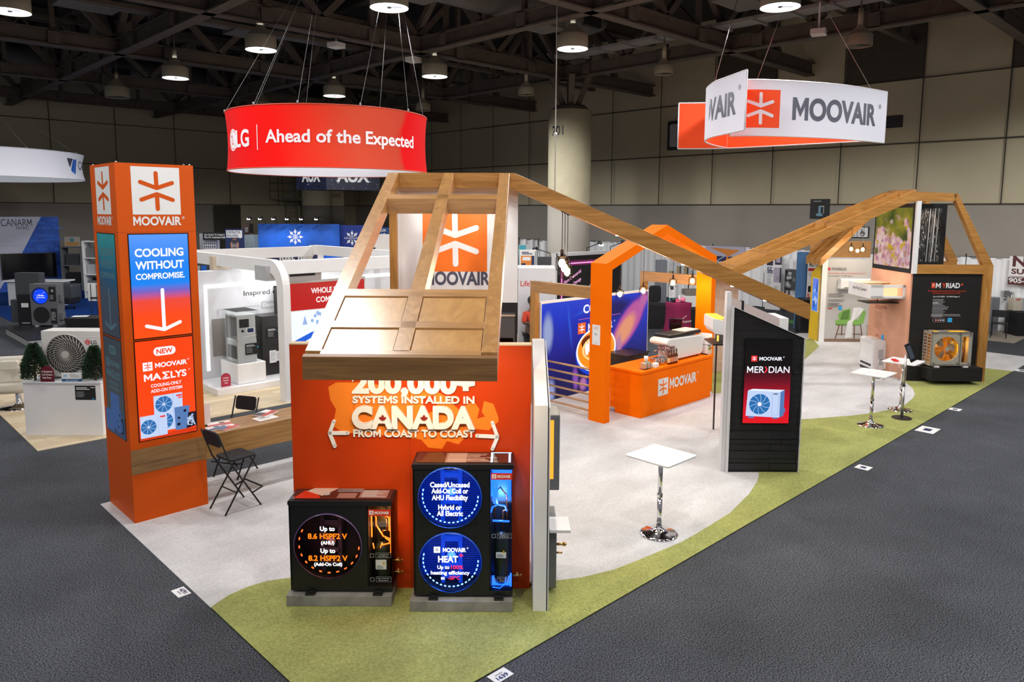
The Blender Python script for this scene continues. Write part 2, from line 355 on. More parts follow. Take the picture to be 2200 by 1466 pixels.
    def lines(s, x, y, w, n, dy, h, m, seed=1, al='L'):
        """rows of small print too small to read"""
        r = random.Random(seed)
        for i in range(n):
            k = w*r.uniform(.55, 1); a = x if al == 'L' else x-k/2
            s.mb.face([s.P(a, y-i*dy), s.P(a+k, y-i*dy), s.P(a+k, y-i*dy+h), s.P(a, y-i*dy+h)], m)
        s.l += 1
# ------------------------------------------------------------------ scene tree
def tag(o, label=None, cat=None, group=None, kind=None):
    if label: o['label'] = label
    if cat: o['category'] = cat
    if group: o['group'] = group
    if kind: o['kind'] = kind
    return o
def thing(name, label, cat, loc=(0, 0, 0), rz=0, group=None):
    o = bpy.data.objects.new(name, None); COL.objects.link(o); o.empty_display_size = .1
    o.location = loc; o.rotation_euler = (0, 0, rz); return tag(o, label, cat, group)
def FT(name, label, cat, u, w, z=0, rz=0, group=None): return thing(name, label, cat, UW(u, w, z), FR+rz, group)
def solo(mb, name, label, cat, mats, loc=(0, 0, 0), rz=0, group=None, bevel=0):
    o = mb.build(name, mats, None, bevel); o.location = loc; o.rotation_euler = (0, 0, rz); return tag(o, label, cat, group)
def struct(mb, name, mats, loc=(0, 0, 0), rz=0):
    o = mb.build(name, mats); o.location = loc; o.rotation_euler = (0, 0, rz); return tag(o, kind='structure')
KIDS = {}
def dup(o, loc=None, rz=None, label=None, group=None, parent=None):
    c = o.copy(); COL.objects.link(c)
    if parent is not None: c.parent = parent
    if loc is not None: c.location = loc
    if rz is not None: c.rotation_euler = (0, 0, rz)
    if label: c['label'] = label
    if group: c['group'] = group
    for ch in list(o.children): dup(ch, parent=c)
    return c
def light(kind, name, loc, power, col=(1, 1, 1), size=.1, aim=None, spot=60, blend=.6, parent=None, spread=None):
    l = bpy.data.lights.new(name, kind); l.energy = power; l.color = col
    if kind == 'AREA':
        l.shape = 'DISK'; l.size = size
        if spread: l.spread = math.radians(spread)
    elif kind == 'SPOT': l.spot_size = math.radians(spot); l.spot_blend = blend; l.shadow_soft_size = size
    else: l.shadow_soft_size = size
    o = bpy.data.objects.new(name, l); COL.objects.link(o); o.location = loc
    if parent is not None: o.parent = parent
    if aim is not None: o.rotation_euler = (Vector(aim)-Vector(loc)).to_track_quat('-Z', 'Y').to_euler()
    return o
# ------------------------------------------------------------------ palette
ORANGE = mat('orange_laminate', (.64, .088, .002), .5, var=.03, vs=.8, spec=.2)
ORANGE_B = mat('bright_orange_paint', (1.0, .175, .0), .6, var=.02, spec=.06)
PANEL_O = mat('red_orange_panel', (.5, .042, .002), .45, spec=.25)
WHITE = mat('white_laminate', (.80, .80, .80), .4, var=.02)
OFFW = mat('off_white_metal', (.66, .65, .62), .45, var=.02)
GREYW = mat('pale_grey_panel', (.62, .63, .66), .5, var=.02)
LGREY = mat('light_grey', (.42, .44, .46), .5)
MGREY = mat('mid_grey', (.16, .165, .17), .5, var=.05)
DGREY = mat('dark_grey_metal', (.055, .06, .066), .45, var=.08)
BLACK = mat('black_plastic', (.012, .012, .014), .4, var=.1)
BLACKM = mat('black_matte', (.008, .008, .009), .75)
CHARC = mat('charcoal_metal', (.007, .0075, .009), .38, var=.1)
CHROME = mat('chrome', (.8, .8, .82), .08, 1)
STEEL = mat('brushed_steel', (.55, .55, .56), .3, 1, var=.05)
BRASS = mat('brass', (.7, .42, .13), .25, 1)
COPPER = mat('copper', (.75, .3, .13), .25, 1)
PAPER = mat('white_paper', (.82, .82, .82), .7)
INK = mat('dark_ink', (.02, .02, .025), .6)
SLATE = mat('slate_lettering', (.075, .08, .12), .5)
RED = mat('signal_red', (.6, .02, .02), .5)
DRED = mat('dark_red', (.13, .006, .014), .5)
NAVY = mat('navy', (.01, .025, .1), .5)
BLUE = mat('print_blue', (.01, .13, .62), .5)
SKY = mat('badge_blue', (.02, .36, .8), .5)
YELL = mat('yellow_siding', (.72, .47, .012), .55, var=.04)
PINK = mat('salmon_wall', (.62, .31, .2), .6, var=.02)
BEIGE = mat('beige_plastic', (.6, .55, .44), .5)
GREENC = mat('chair_green', (.2, .42, .09), .8)
WOODC = ['9a6a30', 'b07c3c', 'c48f4e']
WOODX = grain('timber_x', WOODC, (.9, 10, 14), .33, 1.6)
WOODY = grain('timber_y', WOODC, (10, .9, 14), .38, 1.6, coat=1)
WOODXC = grain('timber_x_sheen', WOODC, (.9, 10, 14), .38, 1.6, coat=1)
WOODZ = grain('timber_z', WOODC, (10, 10, .9), .33, 1.6)
WOODP = grain('timber_panel', ['b07c3c', 'bf8a45', 'cc9852'], (6, 1.2, 6), .38, 1.8, coat=1)
PLY = mat('raw_board_edge', (.6, .47, .3), .7)
CONC = grain('cast_concrete', ['6e6c69', '87857f', '9a9892'], (2, 2, 2), .8, 2.2, .3)
SIDING = brickmat('black_siding', '0e0d0f', '141316', '040404', 1.0, 2.6, .105, .008, .75, .6, rot=(PI/2, 0, 0))
ACRYL = clear('clear_acrylic', (.97, .98, .98), .05)
SMOKE = clear('smoked_acrylic', (.42, .36, .36), .16)
GLASSB = clear('bulb_glass', (.97, .96, .93), .12)
SCRB = mat('screen_black', (.006, .006, .008), .12)
GWHITE = glow('screen_white', 'f4f4ff', 1.0)
GORANGE = glow('screen_orange', 'ff5a10', 1.0)
GRED = glow('screen_red', 'f03030', 1.0)
BULB = glow('filament_glow', 'ffe2b0', 14)
LED_W = glow('led_strip_white', 'ffffff', 2.2)
DOWN = glow('downlight_face', 'fff0dc', 5)
FABW = mat('white_stretch_fabric', (.72, .72, .78), .9, bump=.05, bs=400)
DRAPE = mat('white_drape', (.9, .91, .93), .9, bump=.05)
BLKCL = mat('black_tablecloth', (.008, .008, .009), .9)
TRUSS = mat('truss_paint', (.105, .085, .07), .7, var=.15)
DUCT = mat('duct_grey', (.13, .125, .125), .6, var=.08)
WALLB = mat('beige_wall_panel', (.56, .5, .35), .8, var=.05, vs=.6)
WALLD = mat('taupe_wall_fabric', (.36, .33, .29), .9, var=.05, vs=.6)
WALLK = mat('dark_acoustic_panel', (.08, .07, .055), .9, var=.1)
SEAM = mat('wall_seam', (.05, .04, .03), .8)
# ------------------------------------------------------------------ hall shell
HCARP = carpet('hall_carpet', '1b1d21', '6d7077', .72, .8, 75)
m = MB(); m.box(-14, 32, -12, 48, -.05, 0); struct(m, 'floor', HCARP)
m = MB(); m.box(-14, 32, -12, 48, 11.9, 12.0); struct(m, 'ceiling', mat('roof_deck', (.035, .033, .032), .9, var=.2))
def hall_wall(name, o, xd, L, cols, darkcols, exits=()):
    """panelled wall: taupe below, beige panels above, dark acoustic panels in the top row"""
    m = MB(); o = Vector(o); xd = Vector(xd); nrm = xd.cross(UPV)
    m.prism([o, o+xd*L, o+xd*L+UPV*11.9, o+UPV*11.9], -nrm*.3, 1)
    p = Pl(m, o, xd, (0, 0, 1), .012)
    p.rect(0, L, 0, 4.1, 2)
    for a, b in darkcols: p.rect(a, b, 8.48, 11.9, 3)
    for z in (4.1, 6.26, 8.48): p.rect(0, L, z-.02, z+.02, 0)
    for c in cols: p.rect(c-.02, c+.02, 4.1, 11.9, 0)
    return m, p
ys = [6.58, 9.2, 11.92, 14.63, 17.37, 20.08, 22.82, 25.6, 28.4, 31.23, 34, 36.75, 39.5, 42.2, 44.9]
m, p = hall_wall('wall_right', (29, 46, 0), (0, -1, 0), 58, [46-y for y in ys]+[46-3.9, 46-1.2], [(46-17.37, 46-14.63), (46-11.92, 46-9.2), (46-6.58, 46-3.9)])
struct(m, 'wall_right', [SEAM, WALLB, WALLD, WALLK])
m, p = hall_wall('wall_left', (-14, 46, 0), (1, 0, 0), 43, [i*3.2+2 for i in range(13)], [])
p.rect(14+18.9, 14+20.6, 0, 4.06, 3); p.rect(14+20.6, 43, 2.0, 4.06, 1)
struct(m, 'wall_left', [SEAM, WALLB, WALLD, WALLK])
# round and boxed columns
m = MB(); m.cyl((0, 0, 0), (0, 0, 7.75), .86, n=40, m=0); m.cyl((0, 0, 0), (0, 0, 4.05), .868, n=40, m=1)
m.cyl((0, 0, 7.75), (0, 0, 7.95), .8, .6, 32, 2)
for a in (45, 135, 225, 315):
    t = math.radians(a); m.beam((.25*math.cos(t), .25*math.sin(t), 7.9), (.75*math.cos(t), .75*math.sin(t), 9.1), .22, .22, 2)
q = Pl(m, (0, 0, 0), fn=lambda x, y, l: Vector((math.cos(math.radians(x)), math.sin(math.radians(x)), 0))*(.862+l)+UPV*y)
ang = math.degrees(math.atan2(-20.5, -22.6))
q.l = 6; q.text('201', ang-36, 6.75, .36, 3, w=36, al='C', bold=.02)
tag(m.build('column', [mat('column_cream', (.72, .66, .46), .7, var=.04), mat('column_taupe', (.52, .48, .42), .8), TRUSS, BLACK]), kind='structure').location = (22.8, 20.2, 0)
m = MB(); m.cyl((0, 0, 0), (0, 0, 9), .95, n=36, m=0); m.cyl((0, 0, 0), (0, 0, 4.08), .958, n=36, m=1); m.box(.9, 1.9, -.2, .9, 0, 9, 0); m.box(.9, 1.91, -.21, .9, 0, 4.08, 1)
tag(m.build('column', [MATS['column_cream'], WALLD]), kind='structure').location = (24.9, 43.9, 0)
# roof trusses and ducts
def truss(name, a, b, step):
    a = Vector(a); b = Vector(b); d = (b-a); L = d.length; d.normalize(); m = MB(); sd = d.cross(UPV)
    for z in (9.05, 11.3):
        m.beam(a+UPV*z, b+UPV*z, .34, .05); m.beam(a+UPV*(z+.22), b+UPV*(z+.22), .08, .42); m.beam(a+UPV*(z+.45), b+UPV*(z+.45), .34, .05)
    n = int(L/step)
    for i in range(n):
        p0 = a+d*(i*step); p1 = a+d*((i+.5)*step); p2 = a+d*((i+1)*step)
        m.beam(p0+UPV*9.5, p1+UPV*11.3, .2, .2); m.beam(p1+UPV*11.3, p2+UPV*9.5, .2, .2); m.beam(p1+UPV*9.5, p1+UPV*11.3, .14, .14)
        m.box(*sorted((p1.x-.17, p1.x+.17)), *sorted((p1.y-.17, p1.y+.17)), 9.05, 9.5)
    return m
for i, X in enumerate((1.5, 8.65, 15.8, 22.9)):
    struct(truss('t', (X, -11, 0), (X, 46, 0), 3.575), 'ceiling_beam', TRUSS)
for i, Y in enumerate((-1.3, 6, 13.3, 20.7, 28.2, 35.5, 42.5)):
    struct(truss('t', (-13, Y, 0), (29, Y, 0), 3.575), 'ceiling_beam', TRUSS)
for i, Y in enumerate((9.6, 24.2, 31.8)):     # lighter joists between the trusses
    m = MB()
    for X in [k*1.19 for k in range(-8, 24)]: m.beam((X, Y, 9.75), (X+.6, Y, 10.6), .07, .07); m.beam((X+.6, Y, 10.6), (X+1.19, Y, 9.75), .07, .07)
    m.beam((-10, Y, 9.7), (29, Y, 9.7), .22, .12); m.beam((-10, Y, 10.65), (29, Y, 10.65), .22, .12); struct(m, 'ceiling_beam', TRUSS)
for Y, x0, x1 in ((11.2, 2, 22), (17.2, 0, 21), (24.8, -6, 20.5), (39, -8, 22)):
    m = MB(); r = .62; m.cyl((x0, Y, 10.3), (x1-1, Y, 10.3), r, n=28); m.cyl((x1-1, Y, 10.3), (x1, Y, 10.3), r, .25, 28)
    for k in range(int((x1-x0)/5)):
        m.box(x0+2+k*5, x0+3.6+k*5, Y-.5, Y+.5, 9.62, 9.8, 0); m.box(x0+4.4+k*5, x0+5.2+k*5, Y-.64, Y-.5, 9.9, 10.3, 1)
    tag(m.build('ceiling_duct', [DUCT, BLACKM]), kind='structure')
m = MB()
m.box(21.6, 22.3, -2, 20, 9.62, 9.72); 
for k in range(18): m.box(21.5, 22.4, -1.5+k*1.2, -1.42+k*1.2, 9.55, 9.62)
tag(m.build('ceiling_cable_tray', mat('galvanised_tray', (.3, .3, .3), .5)), kind='structure')
# ------------------------------------------------------------------ hall lamps
LCASE = mat('lamp_housing', (.42, .39, .29), .6, var=.04)
LGLOW = glow('lamp_glass_lit', 'f4f6ff', 9)
LDARK = mat('lamp_glass_unlit', (.09, .08, .06), .4)
def hall_lamp(x, y, lit, r, label, group):
    t = thing('ceiling_lamp', label, 'lamp', (x, y, 8.3), 0, group)
    m = MB(); m.lathe([(r, .0), (r, r*.85), (r*.9, r*.92), (r*.3, r*1.5), (.09, r*1.6)], n=32); m.cyl((0, 0, r*1.6), (0, 0, 1.0), .07, n=12)
    m.build('housing', LCASE, t)
    m = MB(); m.cyl((0, 0, 1), (0, 0, 1.6 if y % 7 else 1.4), .025, n=8); m.build('hanging_rod', TRUSS, t)
    m = MB(); m.cyl((0, 0, .03), (0, 0, .06), r*.96, n=32); m.cyl((0, 0, .0), (0, 0, .05), .05, n=10, m=1); m.beam((0, 0, .02), (.2, -.2, .02), .02, .02, 1)
    m.build('lens', [LGLOW if lit else LDARK, DGREY], t)
    if lit: light('SPOT', 'lamp_light', (0, 0, -.03), LAMP_W*(2.0 if x > 15 else 1.2 if x > 9 else .9)*(1.4 if y > 25 else 1), (1, .985, .965), .3, (0, 0, -5), 168, .25, t)
    return t
LAMPS = [(4.1, 20.9, 'topmost lit hall lamp above the white lettered ring at left'), (10.1, 14.4, 'lit hall lamp above the red ring sign, cut by the top edge'),
 (10.1, 20.7, 'lit round hall lamp left of the red ring sign, beside a loudspeaker bracket'), (10.1, 27.2, 'lit hall lamp above the orange tower'),
 (16.2, 8.2, 'lit hall lamp above the white spiral sign'), (16.2, 14.3, 'lit hall lamp between the two coloured hanging signs, near the numbered column'),
 (16.2, 20.5, 'lit hall lamp just right of the red ring sign cables'), (16.1, 26.8, 'smallest lit hall lamp, right behind the top of the red ring')]
for x, y, lb in LAMPS: hall_lamp(x, y, True, .43, lb, 'lit hall lamps')
OFFL = [(10.1, 33.5, 'unlit cream hall lamp above the tower, far left', .46), (16.1, 33.1, 'unlit hall lamp peeping over the left end of the red ring', .43), (21.2, 27.7, 'unlit hall lamp over the right end of the red ring', .34),
 (21.2, 21.1, 'unlit hall lamp left of the numbered column', .32), (21.2, 14.7, 'unlit hall lamp right of the numbered column', .31), (21.4, 8.5, 'unlit hall lamp above the spiral sign, near the dark wall panels', .34)]
for x, y, lb, r in OFFL: hall_lamp(x, y, False, r, lb, 'unlit hall lamps')
for x, y in ((4.1, 2.1), (10.1, 2.1), (16.2, 2.1), (4.1, 8.2), (10.1, 8.2), (4.1, 14.4), (-2, 2.1), (-2, 8.2), (-2, 14.4), (4.1, -4), (10.1, -4), (-2, -4), (16.2, -4), (22.3, 2.1), (-8, 8.2), (-8, 20.9), (4.1, 27)):
    light('SPOT', 'lamp_light', (x, y, 8.27), LAMP_W*(1.35 if x > 15 else 1), (1, .985, .965), .3, (x, y, 0), 168, .25)   # lamps of the same grid above the picture
# smoke detectors under the trusses
for x, y, lb in ((15.6, 20.9, 'white detector box under the truss above the red ring'), (12.6, 20.8, 'small white detector left of its larger neighbour under the truss'), (21.3, 9.6, 'white detector box beside the unlit lamp over the spiral sign')):
    m = MB(); m.box(-.2, .2, -.2, .2, 0, .16); m.cyl((0, 0, .16), (0, 0, .5 if x < 20 else 3.1), .03, n=8); solo(m, 'detector', lb, 'detector', WHITE, (x, y, 8.75), .3, 'ceiling detectors', .03)
# ------------------------------------------------------------------ booth floor coverings
def sheet(name, pts, z, mats, label, cat):
    m = MB(); m.prism([(p[0], p[1], 0) for p in pts], (0, 0, z)); o = struct(m, 'floor_'+name, mats); o['label'] = label; return o
GCARP = carpet('booth_grey_carpet', 'cccccd', 'dadadc', .78, 1.1, 40, stretch=(.6, 1.5, 1), bump=.15)
LCARP = carpet('booth_green_carpet', '979c5c', 'b2b670', .78, 1.3, 45, stretch=(.5, 1.6, 1), bump=.2)
sheet('booth_carpet', [(2.63, 4.235), (23.4, 4.235), (23.4, 10.335), (2.63, 10.335)], .008, GCARP, 'pale grey carpet of the orange and timber exhibition booth', 'carpet')
E0 = [(456, 1306.5), (491, 1281.6), (532, 1263.6), (574, 1251), (615.5, 1245), (700, 1236), (800, 1233), (900, 1236), (1000, 1243), (1090, 1250), (1177, 1252.4), (1250, 1243), (1318, 1227), (1386, 1200), (1466, 1166), (1500, 1146.6), (1568, 1104.5), (1609, 1063.6), (1627, 1036), (1630.7, 1022), (1626, 1003), (1608, 980), (1580, 957), (1556, 940), (1545.5, 920), (1556, 910), (1590, 906), (1660, 905), (1740, 901.7), (1835.5, 894), (1876, 888.7), (1910.6, 882), (1944.7, 871), (1961, 857), (1965.8, 847.8), (1961, 835.5), (1944.7, 822), (1960, 806), (2010, 794), (2060, 790), (2118, 792.5), (2178, 799)]
g = [fl(*p) for p in E0]; g = [(2.63, g[0].y)]+[(p.x, max(p.y, 4.3)) for p in g[1:-1]]+[(g[-1].x, 4.235), (2.63, 4.235)]
sheet('green_carpet', g, .012, LCARP, 'wavy moss green carpet inlay along the booth front edge', 'carpet')
g = [fl(*p) for p in ((1532, 846), (1562, 845), (1640, 838), (1700, 800), (1760, 745), (1745, 728), (1680, 735), (1600, 760), (1532, 790), (1500, 820))]
sheet('green_carpet', [(p.x, min(p.y, 10.33)) for p in g], .012, LCARP, 'green carpet patch behind the counter, leading to the yellow wall', 'carpet')
FLOORW = brickmat('vinyl_planks', 'c9b491', 'ddccae', 'b79f7c', 1.0, 1.4, .19, .004, .5)
sheet('vinyl_floor', [(2.56, 13.35), (16, 13.35), (16, 21), (2.56, 21)], .01, FLOORW, 'pale wood plank floor of the white appliance booth', 'floor covering')
BCARP = carpet('blue_carpet', '0c2a66', '1d4a97', .7, .9, 50)
sheet('blue_carpet', [(5.2, 29.5), (16, 29.5), (16, 42), (5.2, 42)], .01, BCARP, 'blue carpet of the far booth with the big blank television', 'carpet')
sheet('beige_carpet', [(25.6, 5.2), (28.8, 5.2), (28.8, 8.2), (25.6, 8.2)], .01, mat('beige_carpet', (.34, .3, .24), .95, var=.1), 'beige floor patch of the far right booth', 'carpet')
sheet('green_mat', [(24.4, 9.2), (26.1, 9.2), (26.1, 11.8), (24.4, 11.8)], .012, mat('grass_mat', (.06, .22, .05), .95, var=.2), 'bright green mat under the far white drapes', 'mat')
# booth number stickers on the hall carpet
def sticker(x, y, L, W, num, label, rz, text=True):
    m = MB(); m.box(-L/2, L/2, -W/2, W/2, 0, .002); p = Pl(m, (-L/2, -W/2, .002), (1, 0, 0), (0, 1, 0), .0006)
    if text: p.text('ompler', L*.5, W*.6, W*.16, 1, al='C'); p.text(num, L*.5, W*.13, W*.36, 1, w=L*.62, bold=.03)
    else: p.rect(L*.3, L*.7, W*.3, W*.7, 1)
    solo(m, 'floor_sticker', label, 'sticker', [PAPER, NAVY], (x, y, .001), rz, 'white booth number stickers on the dark carpet')
a = fl(1075, 1452); sticker(a.x, a.y, .19, .125, '1639', 'white 1639 sticker on dark carpet at the bottom edge', math.radians(0))
a = fl(389, 1273); sticker(a.x, a.y, .19, .125, '1639', 'white 1639 sticker lying upside down by the left carpet edge', math.radians(92))
for (x, y), L, lb in (((1855, 1005), .2, 'small white sticker on dark carpet below the first wavy green stretch'), ((1993, 924), .42, 'largest blank white sticker on the dark aisle carpet'), ((2052, 880), .2, 'small white sticker on the dark aisle, next beyond the large one'), ((2196, 797), .3, 'white sticker on the aisle carpet at the right picture edge')):
    a = fl(x, y); sticker(a.x, a.y, L, .2 if L < .3 else .3, '', lb, 0, False)
a = fl(2166, 731); sticker(a.x, a.y, .3, .2, '', 'white sticker on the carpet before the far right beige floor', 0, False)
# ------------------------------------------------------------------ orange tower with screens
TX0, TX1, TY0, TY1, TH = 2.75, 3.64, 9.38, 10.336, 4.33
t = thing('display_tower', 'tall orange tower with stacked lit screens and white star logo panels', 'tower', (TX0, TY0, 0))
W_, D_ = TX1-TX0, TY1-TY0
m = MB(); m.box(0, W_, 0, D_, 0, TH); m.box(-.001, W_+.001, -.001, D_+.001, 3.525, 3.529, 1); m.build('cabinet', [ORANGE, mat('orange_joint', (.3, .03, .002), .6)], t)
m = MB(); m.box(-.004, W_, -.012, 0, .615, .918); m.build('timber_band', grain('timber_band', ['6e4f2c', '86643a', '977244'], (.9, 10, 14), .45, 1.6), t)
for nm, o, xd, L in (('front', (0, 0, 0), (1, 0, 0), W_), ('side', (0, D_, 0), (0, -1, 0), D_)):
    m = MB(); p = Pl(m, o, xd); x0 = L/2-.275+(.0 if nm == 'front' else .0)
    p.rect(x0, x0+.55, 3.735, 4.295, 0); p.star(x0, 3.735, .555, 1); p.text('MOOVAIR', L/2, 3.606, .105, 0, w=.55, bold=.035); p.text('®', L/2+.3, 3.68, .03, 0)
    m.build('logo_panel', [WHITE, ORANGE], t)
S1 = ramp_mat('screen_blue_to_red', [(0, 'ff5208'), (.22, 'ff4a14'), (.36, 'f04a3a'), (.45, '7a62c4'), (.52, '0c86f6'), (.72, '1c86f6'), (1, '5a9cff')], 2, 2.26, 3.505, 1.0)
S2 = glow('screen_orange_full', 'fb4610', .95)
BLUF = glow('screen_fan_blue', '2a78c0', .8); PALE = glow('screen_pale_machine', 'c8dcff', .9); STEELB = glow('screen_steel_blue', '5c86c4', .8); DKB = glow('screen_dark', '101430', .5)
def screen_unit(p, x, y, w, h, fx, fr, fans, m0=2, mf=3):
    p.rect(x, x+w, y, y+h, m0); p.rect(x+w*.66, x+w*.665, y+h*.05, y+h*.95, mf)
    for fy in fans:
        p.circ(x+w*fx, y+h*fy, fr, mf)
        for k in range(9):
            a = 2*PI*k/9; p.stroke([(x+w*fx+fr*.16*math.cos(a), y+h*fy+fr*.16*math.sin(a)), (x+w*fx+fr*math.cos(a+.25), y+h*fy+fr*math.sin(a+.25))], fr*.045, m0, False)
        p.circ(x+w*fx, y+h*fy, fr*.17, m0)
def tower_screens(o, xd, L, dim, sx):
    k = '_dim' if dim else ''
    m = MB(); p = Pl(m, o, xd); x0 = L/2-.34; p.rect(x0-.008, x0+.69, 2.25, 3.512, 0); p.rect(x0+.004, x0+.678, 2.262, 3.5, 1)
    xc = L/2
    for s_, yy, hh, ww in (('COOLING', 3.235, .098, .56), ('WITHOUT', 3.085, .098, .56), ('COMPROMISE.', 2.965, .072, .565)): p.text(s_, xc, yy, hh, 2, w=ww, bold=.03)
    p.stroke([(xc+.01, 2.83), (xc+.01, 2.36)], .042, 2); p.stroke([(xc-.19, 2.405), (xc+.01, 2.345), (xc+.2, 2.42)], .042, 2)
    m.build('upper_screen', [SCRB, DIM1 if dim else S1, DIMW if dim else GWHITE], t)
    m = MB(); p = Pl(m, o, xd); p.rect(x0-.008, x0+.69, 1.0, 2.238, 0); p.rect(x0+.004, x0+.678, 1.012, 2.226, 1)
    p.rrect(xc-.13, xc+.13, 2.03, 2.135, .05, 2); p.text('NEW', xc, 2.05, .063, 1, w=.19, bold=.03)
    p.rect(xc-.26, xc-.15, 1.86, 1.965, 2); p.star(xc-.26, 1.86, .11, 1); p.text('MOOVAIR', xc+.07, 1.885, .06, 2, w=.38, bold=.035); p.text('®', xc+.275, 1.935, .02, 2)
    p.text('MA', xc-.155, 1.735, .085, 2, w=.2, bold=.03); p.text('Σ', xc+.0, 1.735, .085, 2, w=.085, bold=.04); p.text('LYS', xc+.15, 1.735, .085, 2, w=.19, bold=.03); p.text('™', xc+.28, 1.8, .02, 2)
    p.text('COOLING-ONLY', xc, 1.65, .04, 2, w=.36, bold=.02); p.text('ADD-ON SYSTEM', xc, 1.585, .04, 2, w=.37, bold=.02)
    p.poly([(x0+.004, 1.012), (x0+.678, 1.012), (x0+.678, 1.07), (x0+.004, 1.05)], 8)
    screen_unit(p, xc-.16, 1.09, .34, .45, .34, .1, (.74, .27), 3, 4)
    p.poly([(xc+.08, 1.07), (xc+.24, 1.07), (xc+.26, 1.36), (xc+.075, 1.36)], 5); p.circ(xc+.12, 1.14, .02, 6); p.circ(xc+.125, 1.22, .015, 6); p.circ(xc+.2, 1.3, .018, 6)
    p.poly([(xc+.21, 1.07), (xc+.335, 1.09), (xc+.335, 1.27), (xc+.24, 1.27)], 6)
    for k_ in range(14): p.stroke([(xc+.22+random.random()*.1, 1.09+random.random()*.16) for _ in range(3)], .006, 3, False)
    screen_unit(p, xc-.33, 1.045, .31, .27, .3, .09, (.48,), 3, 4); p.rect(xc-.1, xc-.04, 1.27, 1.29, 7); p.rect(xc+.1, xc+.17, 1.5, 1.52, 7); p.rect(xc+.12, xc+.17, 1.475, 1.49, 7)
    m.build('lower_screen', [SCRB] + (([DIM2, DIMW, DIMB, DIMB, DIMB, DKB, DIMB, DIM2]) if dim else [S2, GWHITE, PALE, BLUF, STEELB, DKB, GRED, glow('screen_floor', 'e03808', .9)]), t)
DIM1 = ramp_mat('dim_screen_teal', [(0, '3c4250'), (.4, '3e4a5c'), (.6, '1a5272'), (1, '2a8c92')], 2, 2.26, 3.505, .62, .3); DIM2 = ramp_mat('dim_screen_slate', [(0, '3a4a68'), (.3, '454b4c'), (1, '3a4450')], 2, 1.0, 2.24, .6, .2)
DIMW = glow('dim_screen_white', '4c6c76', .55); DIMB = glow('dim_screen_blue', '3a5688', .7)
tower_screens((0, -.002, 0), (1, 0, 0), W_, False, 1); tower_screens((-.002, D_, 0), (0, -1, 0), D_, True, 1)
m = MB()
for x, y in ((.03, .03), (W_-.03, .03), (W_-.1, .03), (.03, D_-.03)): m.cyl((x, y, TH), (x, y, TH+.015), .012, n=8)
m.build('fixing_bolt', STEEL, t)
# reception desk attached to the tower
t = thing('reception_desk', 'long timber reception desk running from the orange tower', 'desk', (TX1, TY0, 0))
m = MB(); m.box(.005, 2.05, 0, .57, .6, .915); m.build('counter_slab', [grain('timber_desk', ['84602f', '99723d', 'ac844c'], (.9, 10, 14), .45, 1.6)], t, .004)
m = MB(); m.prism([(1.55, .05, .6), (1.9, .05, .6), (1.9, .05, 0), (1.78, .05, 0)], (0, .46, 0)); m.build('leg', mat('desk_leg_taupe', (.13, .11, .09), .6), t)
# leaflets, magazines and a paper on the desk
MAGA = [mat('mag_red', (.65, .06, .03), .35), mat('mag_navy', (.03, .07, .2), .35), mat('mag_dark', (.04, .035, .04), .35), PAPER]
def magazine(x, y, w, d, rz, label, cols, z=.917, h=.012, name='magazine', seed=1):
    m = MB(); m.box(-w/2, w/2, -d/2, d/2, 0, h, 0); p = Pl(m, (-w/2, -d/2, h), (1, 0, 0), (0, 1, 0), .0006); r = random.Random(seed)
    p.poly([(0, 0), (w, 0), (w, d*.55), (0, d*.3)], cols[0]); p.poly([(0, d*.3), (w*.5, d*.42), (w*.45, d*.9), (0, d)], cols[1]); p.circ(w*.62, d*.6, d*.2, cols[2])
    p.text('MOOVAIR', w*.5, d*.1, d*.09, 3, w=w*.6, bold=.03)
    solo(m, name, label, 'magazine', [PAPER]+MAGA, (x, y, z), rz, 'leaflets on the reception desk')
magazine(3.86, 9.62, .26, .19, .15, 'navy leaflet on the desk next to the orange tower', (2, 4, 2))
magazine(4.0, 9.52, .26, .18, .35, 'red and navy folder nearest the front edge of the desk', (1, 2, 1), seed=2)
magazine(3.98, 9.76, .3, .2, -.2, 'glossy red magazine at the back of the desk by the tower', (1, 4, 3), .917, .016)
magazine(4.66, 9.8, .3, .21, .45, 'dark edged red magazine at the far end of the desk', (1, 3, 4), .922, .02)
m = MB(); m.box(-.15, .15, -.105, .105, 0, .002); p = Pl(m, (-.15, -.105, .002), (1, 0, 0), (0, 1, 0), .0005); p.lines(.05, .15, .2, 6, .015, .006, 1)
solo(m, 'paper_sheet', 'white printed sheet on the desk beneath the far magazine', 'paper', [PAPER, LGREY], (4.58, 9.64, .917), .1)
m = MB(); m.box(-.11, .11, 0, .012, 0, .3); m.box(-.11, .11, 0, .12, 0, .012); solo(m, 'leaflet_stand', 'white upright leaflet holder on the desk against the tower', 'leaflet stand', WHITE, (3.78, 9.82, .917), 0)
